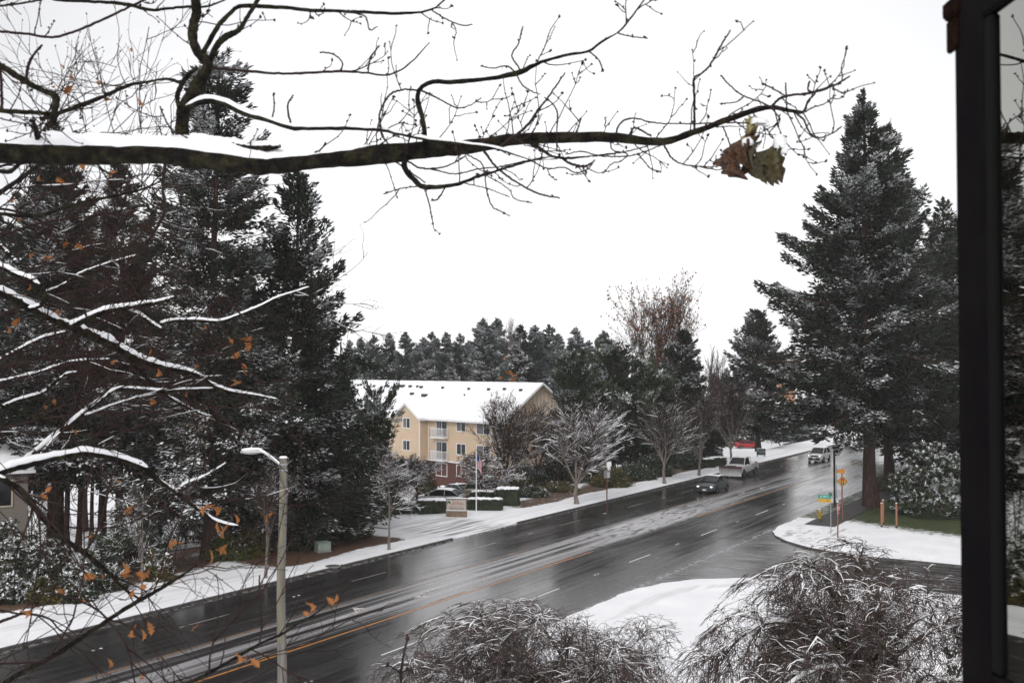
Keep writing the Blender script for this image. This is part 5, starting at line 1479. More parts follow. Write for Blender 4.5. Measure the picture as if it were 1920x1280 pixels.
# snowy shrubs along the lower left verge
vg = [(22, 55, 52, 985, 'broad snow laden laurel in front of the grey house', .55, M_leaf_ever), (100, 55, 45, 1010, 'snow laden laurel right of the grey house corner', .5, M_leaf_ever), (165, 53, 42, 1035, 'snowy dark shrub below the descending oak branch', .45, M_leaf_ever),
      (20, 51, 55, 1085, 'low snow crusted shrub at the left edge of the verge', .55, M_leaf_ever), (88, 50.5, 30, 1088, 'yellow green low shrub by the snowy verge', .12, M_leaf_olive), (145, 51, 30, 1075, 'small snow crusted shrub beside the yellow green one', .55, M_leaf_ever),
      (205, 53.5, 32, 1062, 'low snowy shrub left of the roadside sapling', .6, M_leaf_ever), (300, 56, 30, 1040, 'dark low shrub behind the roadside sapling', .35, M_leaf_olive)]
for k, (px, Y, hw, top, lab, sn, m) in enumerate(vg):
    l = stand(px, Y); h = height(l, top)
    bush('laurel_shrub' if m is M_leaf_ever else 'low_shrub', lab, 'shrub', l, (hw * Y / F, hw * Y / F * .8, h), 7000, .20, .42, m, sn, 80 + k, lobes=.3, clump=.05, drooping=.5, snowk=1.05)
# the shrub with long drooping snowy leaves
l = stand(250, 58)
bush('bamboo_shrub', 'tall shrub with long drooping leaves striped with snow', 'shrub', l, (2.1, 1.6, height(l, 925)), 7000, .42, .13, M_leaf_ever, 1.0, 95, lobes=.2, clump=.035, drooping=1.1, snowk=1.0, inner=.5)
l = stand(183, 66)
bush('palm_shrub', 'spiky leaved shrub glimpsed beyond the reddish trunk', 'shrub', (l[0] + 2.2, l[1] + 14, l[2]), (1.6, 1.3, 3.4), 2500, .6, .10, M_leaf_ever, 1.0, 96, clump=.02, drooping=.6)

# conifer row behind the apartment house, third to nearest
far_a = None
names = ['first', 'second', 'third', 'fourth', 'fifth', 'sixth', 'seventh', 'eighth', 'ninth', 'tenth', 'eleventh', 'twelfth', 'thirteenth', 'fourteenth', 'fifteenth', 'sixteenth', 'seventeenth', 'eighteenth', 'nineteenth', 'twentieth', 'twenty first', 'twenty second', 'twenty third', 'twenty fourth']
row = [(655, 640, 205), (676, 634, 210), (702, 630, 200), (729, 626, 205), (761, 625, 198), (782, 648, 190), (796, 634, 200), (808, 624, 214), (838, 625, 212), (862, 628, 196), (880, 640, 190), (904, 600, 184), (932, 598, 205), (957, 625, 200), (1001, 612, 196), (1030, 611, 214), (1046, 628, 205), (1080, 617, 190), (1102, 640, 200), (1134, 622, 214), (1160, 650, 190), (1362, 690, 215), (1383, 694, 205), (1340, 700, 210)]
row.sort()
protos = []
for k, (px, py, Y) in enumerate(row):
    l = stand(px, Y); h = height(l, py)
    lab = names[k] + ' from the left in the hazy conifer row on the skyline'
    if k < 4:
        protos.append((conifer('distant_fir', lab, 'fir tree', l, h, (5.2, 4.4, 6.0, 5.2)[k], cb=.03, nb=190, nk=26000, kl=.85, kw=.28, snow=(1.3, 1.0, 1.2, 1.4)[k], seed=120 + k, mats=M_needle_hazed, tr=.3, hang=.5, prof=.9, bk=1.3, group='hazy row of distant conifers'), h))
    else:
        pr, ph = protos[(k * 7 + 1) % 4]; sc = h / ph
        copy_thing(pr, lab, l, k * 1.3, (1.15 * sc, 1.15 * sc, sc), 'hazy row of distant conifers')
# nearer conifers right behind the house
l = stand(978, 165); fir_s = conifer('fir_tree', 'snow plastered fir standing out before the hazy row above the roof', 'fir tree', l, height(l, 612), 4.6, cb=.04, nb=190, nk=26000, kl=.85, kw=.28, snow=1.0, seed=140, tr=.3, hang=.4, prof=.9, snowlen=1.1)
for k, (px, Y, top, lab) in enumerate(((904, 168, 652, 'dark green fir just left of the snow plastered one above the roof'), (800, 172, 668, 'smaller dark fir above the middle of the snowy roof'), (730, 176, 672, 'small fir peeping over the left part of the snowy roof'), (858, 174, 664, 'broad snowy fir low above the apartment roof'))):
    l = stand(px, Y); h = height(l, top); sc = h / height(stand(978, 165), 612); copy_thing(fir_s, lab, l, 1 + k * 1.7, (sc * 1.25, sc * 1.25, sc))
l = stand(965, 158); bush('orange_shrub', 'orange leaved bush peeping over the right end of the roof', 'shrub', l, (3.0, 2.5, height(l, 697)), 4000, .35, .6, mat("orange_foliage", (.28, .10, .02), (.42, .18, .04), rough=.8, scale=.6), .05, 150, clump=.05)
l = stand(1282, 132)
conifer('fir_tree', 'drooping snowy fir at the centre, right of the tall rusty tree', 'fir tree', l, height(l, 618), 4.9, cb=.06, nb=220, nk=34000, kl=.65, kw=.22, snow=.95, seed=151, tr=.3, droop=.5, hang=.5, prof=.78)
l = stand(1421, 152)
conifer('fir_tree', 'snow laced fir with a bare trunk on the open lot left of the huge fir', 'fir tree', l, height(l, 582), 6.0, cb=.16, nb=240, nk=38000, kl=.62, kw=.20, snow=.75, seed=155, tr=.36, droop=.4, hang=.6, prof=.62, low=.85)
# pines right of the apartment house
def pine(px, Y, top, R, lab, seed, nk=22000, snow=.45, cb=.12):
    l = stand(px, Y)
    return conifer('pine_tree', lab, 'pine tree', l, height(l, top), R, cb=cb, nb=150, nk=nk, kl=.50, kw=.15, bk=1, snow=snow, seed=seed, mats=M_pine, tr=.22, up=.75, droop=.05, hang=.15, prof=.42, low=.75, lobes=.28, tipup=.25, bmat=M_bark_brown)
pine(1066, 106, 668, 3.0, 'dark pine just right of the roof gable end', 161, snow=.7)
pine(1150, 125, 660, 4.6, 'broad dark green pine under the left of the rusty tree', 162)
pine(1200, 130, 690, 4.6, 'rounded pine below the rusty tree', 163)
pine(1238, 124, 715, 3.6, 'lower snow flecked pine left of the drooping fir', 164, snow=.5)
pine(1110, 118, 735, 3.8, 'shaded low pine behind the largest bare street tree', 165)
pine(1180, 116, 760, 4.2, 'dark pine thicket tree between the first two bare street trees', 166)
# shore pine left of the apartment house
l = stand(703, 76)
conifer('pine_tree', 'bushy dark shore pine in front of the left half of the apartment house', 'pine tree', l, height(l, 733), 2.3, cb=.15, nb=130, nk=24000, kl=.26, kw=.075, bk=1, snow=.34, seed=171, mats=M_pine, tr=.13, up=.9, droop=.0, hang=.05, prof=.45, low=.9, lobes=.35, tipup=.35)
wood_shrub(675, 80, 55, 850, 'brown and green tangle under the shore pine', 172, M_leaf_olive, .12, n=9000)
# the tall rusty tree and bare trees on the skyline
l = stand(1213, 168)
bare_tree('rusty_tree', 'tall broad tree with sparse rusty leaves on the skyline', 'tree', l, height(l, 528), 6.6, 181, .30, .32, 9, 110, 900, 3200, .42, .14, M_bark_brown, M_twig_red, .15, rmin=.022, leaves=4200, leafmat=M_leaf_rust, leaflen=.42)
for k, (px, Y, top, hw, lab) in enumerate(((968, 200, 598, 32, 'pale bare tree crown behind the snow plastered fir'), (918, 205, 602, 22, 'pale bare twiggy crown left of the snow plastered fir'), (1338, 190, 655, 22, 'slender bare birches right of the drooping fir'), (1140, 172, 625, 26, 'bare tree with a few rusty leaves left of the tall rusty tree'), (1352, 165, 690, 34, 'brown bare thicket tree left of the snow laced fir'))):
    l = stand(px, Y)
    bare_tree('bare_tree', lab, 'tree', l, height(l, top), hw * Y / F, 185 + k, .16, .4, 8, 70, 420, 1400, .4 if k != 2 else .18, .18, M_bark_grey, M_twig_red if k > 1 else M_bark_grey, .5, rmin=.018, snowmin=.02, leaves=500 if k == 3 else 0, leafmat=M_leaf_rust, leaflen=.35)
l = stand(1470, 250); bush('round_tree', 'small pale orange tree in the gap left of the huge fir', 'tree', l, (2.6, 2.6, height(l, 694)), 2500, .6, .7, mat("pale_orange_foliage", (.50, .26, .13), (.60, .34, .2), rough=.8, scale=.6), 0, 199, base=.2)

# bare street trees along the far kerb
G_ST = 'snow lined bare trees along the far kerb'
def strtree(px, py, top, hw, lab, seed, **k):
    q = on_ground(px, py); h = at(px, top, q[1])[2] - q[2]
    return bare_tree('street_tree', lab, 'tree', (q[0], q[1], q[2] - .03), h, hw * q[1] / F, seed, group=G_ST, **k)
strtree(1080, 944, 742, 74, 'largest bare street tree, every branch lined with snow, beside the grey sign plates', 201, trunk_r=.20, bole=.22, lead=10, n2=90, n3=800, n4=2600, ang=.5, up=.08, rmin=.013, snowmin=.026, snow=1.0)
strtree(1245, 906, 742, 58, 'second bare street tree, between the largest one and the hedge', 202, trunk_r=.17, bole=.24, lead=9, n2=80, n3=650, n4=2200, ang=.5, up=.09, rmin=.013, snowmin=.012, snow=.85)
strtree(1311, 891, 735, 52, 'third bare street tree, just left of the driving sedan', 203, trunk_r=.16, bole=.26, lead=9, n2=80, n3=600, n4=2200, ang=.45, up=.12, rmin=.014, snowmin=.006, snow=.6)
strtree(1368, 876, 715, 50, 'reddish bare street tree behind the white pickup', 204, trunk_r=.16, bole=.24, lead=9, n2=80, n3=650, n4=2400, ang=.45, up=.12, rmin=.014, snowmin=.005, snow=.55, twig=M_twig_red)
strtree(498, 1083, 862, 40, 'upright young bare tree left of the street lamp pole', 205, trunk_r=.075, bole=.18, lead=10, n2=70, n3=320, n4=900, ang=.36, up=.20, rmin=.007, snowmin=.006, single=True)
strtree(729, 1030, 838, 48, 'young bare tree by the driveway mouth in front of the apartment house', 206, trunk_r=.08, bole=.22, lead=16, n2=80, n3=420, n4=1300, ang=.75, up=.06, rmin=.008, snowmin=.008, single=True)
strtree(266, 1128, 900, 34, 'slim roadside sapling before the shrub with long drooping leaves', 207, trunk_r=.055, bole=.3, lead=10, n2=40, n3=160, n4=400, ang=.6, up=.1, rmin=.006, snowmin=.006, single=True)
l = stand(626, 71); bare_tree('bare_tree', 'thin pale trunked bare tree behind the utility cabinet', 'tree', l, 7.0, 1.0, 208, .09, .5, 5, 30, 100, 200, .4, .1, snow=.4)
# courtyard trees
def crt(px, Y, top, hw, lab, seed, leaves=0, lm=None, leaflen=.14, **k):
    l = stand(px, Y); return bare_tree('courtyard_tree', lab, 'tree', l, height(l, top), hw * Y / F, seed, leaves=leaves, leafmat=lm, leaflen=leaflen, **k)
crt(783, 84, 850, 48, 'rounded snow dusted tree with a dark trunk left of the parked silver sedan', 211, trunk_r=.11, bole=.45, lead=10, n2=80, n3=700, n4=2200, ang=.75, up=.02, rmin=.013, snowmin=.010, snow=.8, bark=M_bark_brown, leaves=900, lm=M_leaf_ever)
crt(948, 96, 742, 66, 'tall twiggy tree with withered leaves before the right end of the apartment house', 212, 2800, M_leaf_brown, .18, trunk_r=.14, bole=.2, lead=10, n2=110, n3=900, n4=3000, ang=.55, up=.08, rmin=.012, snowmin=.011, snow=.8, bark=M_bark_brown)
crt(905, 90, 848, 60, 'spreading snow laden small tree behind the flagpole', 213, 4200, M_leaf_brown, .16, trunk_r=.12, bole=.25, lead=11, n2=110, n3=900, n4=2600, ang=.8, up=-.01, rmin=.012, snowmin=.014, snow=.8, bark=M_bark_brown)
crt(1006, 100, 765, 56, 'brownish small tree between the courtyard and the largest street tree', 214, 4200, M_leaf_brown, .18, trunk_r=.12, bole=.25, lead=9, n2=90, n3=700, n4=2200, ang=.6, up=.05, rmin=.012, snowmin=.011, snow=.8, bark=M_bark_brown)
crt(1046, 103, 790, 36, 'frosted small tree hiding the lower gable end wall', 219, 1500, M_leaf_brown, .16, trunk_r=.10, bole=.25, lead=9, n2=90, n3=700, n4=2000, ang=.6, up=.05, rmin=.012, snowmin=.018, bark=M_bark_brown)
crt(660, 78, 865, 55, 'tangled twiggy tree under the shore pine', 215, 900, M_leaf_olive, .14, trunk_r=.08, bole=.2, lead=12, n2=90, n3=500, n4=1500, ang=.8, up=-.02, rmin=.010, snowmin=.012)
crt(745, 92, 872, 40, 'small snow dusted tree below the gabled bay', 216, 800, M_leaf_brown, .15, trunk_r=.08, bole=.25, lead=9, n2=70, n3=500, n4=1400, ang=.7, up=0, rmin=.012, snowmin=.010)

# hedges and shrubs round the courtyard
def hedge(px, Y, w, d, h, lab, seed, rz=0.0, snow=.9, zoff=0, name='clipped_hedge'):
    l = stand(px, Y)
    return bush(name, lab, 'hedge', l, (w / 2, d / 2, h), 5000, .10, .5, M_leaf_ever, snow * .8, seed, box=True, rz=rz, group='clipped hedges of the courtyard')
hedge(822, 82.0, 3.4, 1.3, 1.0, 'clipped snow topped hedge left of the monument sign', 221, -.1)
hedge(909, 83.5, 2.9, .8, .85, 'clipped snow topped hedge right of the flagpole', 222, -.1)
hedge(905, 87.5, 1.9, .7, 1.0, 'short clipped hedge right in front of the tan crossover', 223, -.1, .5)
hedge(762, 83, 1.9, 1.2, .9, 'low dark hedge at the left by the courtyard tree', 224, -.1, .8)
hedge(952, 86.5, 1.9, 1.6, 1.35, 'tall dark block of hedge right of the tan crossover', 225, -.1, .35)
hedge(843, 103, 2.8, 1.2, 1.3, 'hedge with a thick snow cap below the ground floor windows', 226, -.4)
hedge(872, 101, 2.4, 1.2, .9, 'lower snow capped hedge right of the courtyard lamp', 227, -.4)
for px, Y, top, hw, lab, m, sn in ((985, 104, 872, 40, 'snow dusted evergreen shrub against the brick wall of the house', M_leaf_ever, .55), (1030, 106, 868, 40, 'dark evergreen thicket at the foot of the gable end', M_leaf_ever, .3), (995, 92, 915, 30, 'dark green shrub right of the hedge block', M_leaf_ever, .3), (1045, 96, 905, 34, 'olive shrub behind the largest bare street tree', M_leaf_olive, .12), (1150, 100, 880, 34, 'orange brown shrub behind the grey sign plates', M_leaf_olive, .05),
                                   (1185, 106, 868, 38, 'dark shrub between the first two street trees', M_leaf_ever, .15), (1225, 110, 850, 36, 'black green shrub behind the second street tree', M_leaf_ever, .1), (1285, 118, 840, 30, 'dark shrub left of the third street tree', M_leaf_ever, .2),
                                   (1105, 104, 855, 40, 'brown green thicket behind the largest street tree', M_leaf_olive, .15), (1270, 128, 800, 36, 'shaded thicket below the drooping fir', M_leaf_olive, .15), (965, 99, 880, 34, 'olive shrub behind the tan crossover', M_leaf_olive, .15), (800, 98, 890, 28, 'yellowing shrub behind the rounded courtyard tree', M_leaf_olive, .1)):
    l = stand(px, Y); bush('shrub', lab, 'shrub', l, (hw * Y / F, hw * Y / F * .7, height(l, top)), 6000, .20, .45, m, sn, int(px), lobes=.3)
for px, Y, w, lab in ((1344, 121, 1.9, 'small clipped dark hedge between two street trees, right one'), (1322, 119, 2.0, 'small clipped dark hedge behind the third street tree')):
    l = stand(px, Y); bush('clipped_hedge', lab, 'hedge', l, (w / 2, .6, .95), 2500, .12, .5, M_leaf_ever, .15, int(px), box=True, rz=.3)
# right of the huge fir
l = stand(1756, 80.5); bush('rhododendron', 'large glossy rhododendron covered in clumps of snow beside the window frame', 'shrub', l, (3.5, 3.0, height(l, 842)), 30000, .24, .38, M_leaf_ever, .62, 231, lobes=.16, clump=.02, drooping=.55, inner=.78, base=.12)
l = stand(1675, 97); bush('low_hedge', 'low dark brown hedge behind the trunk of the huge fir', 'hedge', l, (2.6, 1.2, 1.6), 7000, .14, .5, M_leaf_olive, .05, 232, lobes=.1)
l = stand(1780, 22.5); bush('ivy_shrub', 'small evergreen at the bottom right below the window frame', 'shrub', l, (.55, .5, height(l, 1215)), 6000, .10, .6, M_leaf_ever, .35, 233, lobes=.15, clump=.1)
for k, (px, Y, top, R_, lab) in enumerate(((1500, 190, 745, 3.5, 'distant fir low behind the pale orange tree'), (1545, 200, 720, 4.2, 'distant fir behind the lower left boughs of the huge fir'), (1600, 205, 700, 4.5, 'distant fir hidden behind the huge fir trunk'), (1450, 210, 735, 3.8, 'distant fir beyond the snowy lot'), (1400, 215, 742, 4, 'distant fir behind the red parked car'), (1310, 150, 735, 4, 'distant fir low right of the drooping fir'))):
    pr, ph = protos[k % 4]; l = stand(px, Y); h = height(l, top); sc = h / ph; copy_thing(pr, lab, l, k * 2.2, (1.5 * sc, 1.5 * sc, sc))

# weeping trees on the near lawn
def weeping(name, lab, loc, h, hw, seed, lean, trunk_h, n1=15, n2=130, n3=1500, n4=8500, cut=.3):
    rng = np.random.default_rng(seed)
    t = thing(name, lab, 'tree', loc)
    z = np.linspace(0, 1, 8)
    TP = np.stack([lean[0] * z + .06 * np.sin(z * 5), lean[1] * z, z * trunk_h], 1)[None]; TR = (.17 * (1 - .3 * z))[None]
    P1, R1_ = grow(TP, TR, n1, hw * 1.05, .75, (.06, .0, -.06, -.10, -.14, -.18, -.2, -.2, -.2), .13, 10, .72, 1.0, rng, .55, .28, .02, 0, .3)
    P2, R2 = grow(P1, R1_, n2, hw * .55, .65, (.12, .05, -.08, -.2, -.3), .22, 8, .1, .95, rng, .55, .35, .017, .3)
    P3, R3 = grow(P2, R2, n3, hw * .27, .8, (.0, -.15, -.22, -.25), .24, 7, .05, 1, rng, .55, .4, .009, .2)
    P4, R4 = grow(P3, R3, n4, hw * .16, .8, (-.05, -.15, -.2), .24, 6, .0, 1, rng, .6, .5, .0068, .1)
    P5, R5 = grow(P4, R4, n4 * 2, hw * .08, .8, (-.05, -.1), .28, 4, .0, 1, rng, .6, .5, .0058, .1)
    al = np.concatenate([p.reshape(-1, 3) for p in (P2, P3, P4)]); hx = np.percentile(np.abs(al[:, :2]), 96); hz = np.percentile(al[:, 2], 99.2)
    def fit(P):
        Q = P.copy(); up_ = Q[..., 2] > trunk_h * .6
        Q[..., 2] = np.where(up_, trunk_h * .6 + (Q[..., 2] - trunk_h * .6) * (h - trunk_h * .6) / (hz - trunk_h * .6), Q[..., 2])
        rr2 = (np.linalg.norm(Q[..., :2], axis=-1) / hx) ** 2; zm = h * (1 - .17 * rr2) + .15
        Q[..., 2] = np.where(Q[..., 2] > zm - .6, zm - .6 + .6 * np.tanh((Q[..., 2] - zm + .6) / .9), Q[..., 2])
        kx = 1 + (hw / hx - 1) * ss(.1, 1.0, np.linalg.norm(Q[..., :2], axis=-1))[..., None]
        Q[..., :2] *= kx; Q[..., 2] = np.maximum(Q[..., 2], .35)
        return Q
    TP, P1, P2, P3, P4, P5 = map(fit, (TP, P1, P2, P3, P4, P5))
    mb = MB(); mb.tubes(TP, TR, 10); mb.tubes(P1, R1_, 8); mb.build('trunk', mat_lichen, t, smooth=True)
    mb = MB(); mb.tubes(P2, R2, 5); mb.build('branches', M_bark_oak2, t, smooth=True)
    mb = MB(); mb.tubes(P3, R3, 4); mb.tubes(P4, R4, 3); mb.tubes(P5, R5, 3); mb.build('twigs', M_twig_weep, t)
    sb = MB()
    for P, R, sd, k_, mn, cv in ((P1, R1_, 7, 1.1, .012, 1.1), (P2, R2, 5, 1.1, .009, 1.0), (P3, R3, 4, .95, .004, .7), (P4[::3], R4[::3], 3, .9, .003, .5)): snow_on(sb, P, R, k_, mn, sd, rng, cv, 0, .8)
    sb.build('snow', M_snow, t, smooth=True)
    return t
M_twig_weep = mat('brown_twig', (0.046, 0.034, 0.031), (0.10, 0.074, 0.066), rough=.85, scale=3)
mat_lichen = mat("lichen_bark", (0.050, 0.040, 0.035), (0.11, 0.11, 0.065), rough=.95, scale=9, bump=.8, bscale=30)
M_bark_oak2 = mat("brown_branch_bark", (0.040, 0.030, 0.028), (0.085, 0.070, 0.062), rough=.9, scale=8, bump=.5)
l = stand(1055, 25.5)
weeping('weeping_tree', 'weeping bare tree at the bottom centre, snow along its drooping branches', l, height(l, 1108), 3.6, 301, (.3, .1), 2.7)
l = stand(1640, 21.5)
weeping('weeping_tree', 'taller weeping bare tree at the bottom right, tangled before the side street corner', l, height(l, 1000), 2.95, 307, (-.2, .1), 5.1, n2=150, n3=1500, n4=7500)
# ---------------------------------------------------------------- the near oak, traced branch by branch
rng = np.random.default_rng(77)
oak = thing('oak_tree', 'near oak with snow lined black limbs and a few orange leaves reaching across the view', 'tree', (0, 0, 0))
OX, OY = -5.6, 5.4
mb = MB(); zz = np.linspace(-.1, 17, 24)
TPk = np.stack([OX + .25 * np.sin(zz * .4), OY + .2 * np.cos(zz * .3), zz], 1); TRk = .34 - .014 * zz; TRk[0] = .5
mb.tubes(TPk, TRk, 14); mb.build('trunk', M_bark_oak, oak, smooth=True)

def trace(pts, d0, d1, n=26):
    """pts: rows (px, py, width px) at depths running d0 to d1 -> world path and radii"""
    p = smooth_path(pts, n)
    dd = np.linspace(d0, d1, n)
    P = np.array([at(a[0], a[1], d) for a, d in zip(p, dd)]); R = p[:, 2] * dd / F / 2
    return P, np.maximum(R, .0011)
def to_trunk(P, R):
    """carry a limb that leaves the frame back to the trunk"""
    z = P[0, 2]; 
    e = np.array((OX + .25 * math.sin(z * .4), OY, z - .5 if z > 9 else z + .3))
    k = np.linspace(0, 1, 8)[:-1, None]
    mid = P[0] + (P[0] - P[3]) * 2.0
    Q = (1 - k) ** 2 * e + 2 * k * (1 - k) * mid + k ** 2 * P[0]
    return np.concatenate([Q, P]), np.concatenate([np.linspace(max(R[0] * 1.6, .03), R[0], 7), R])

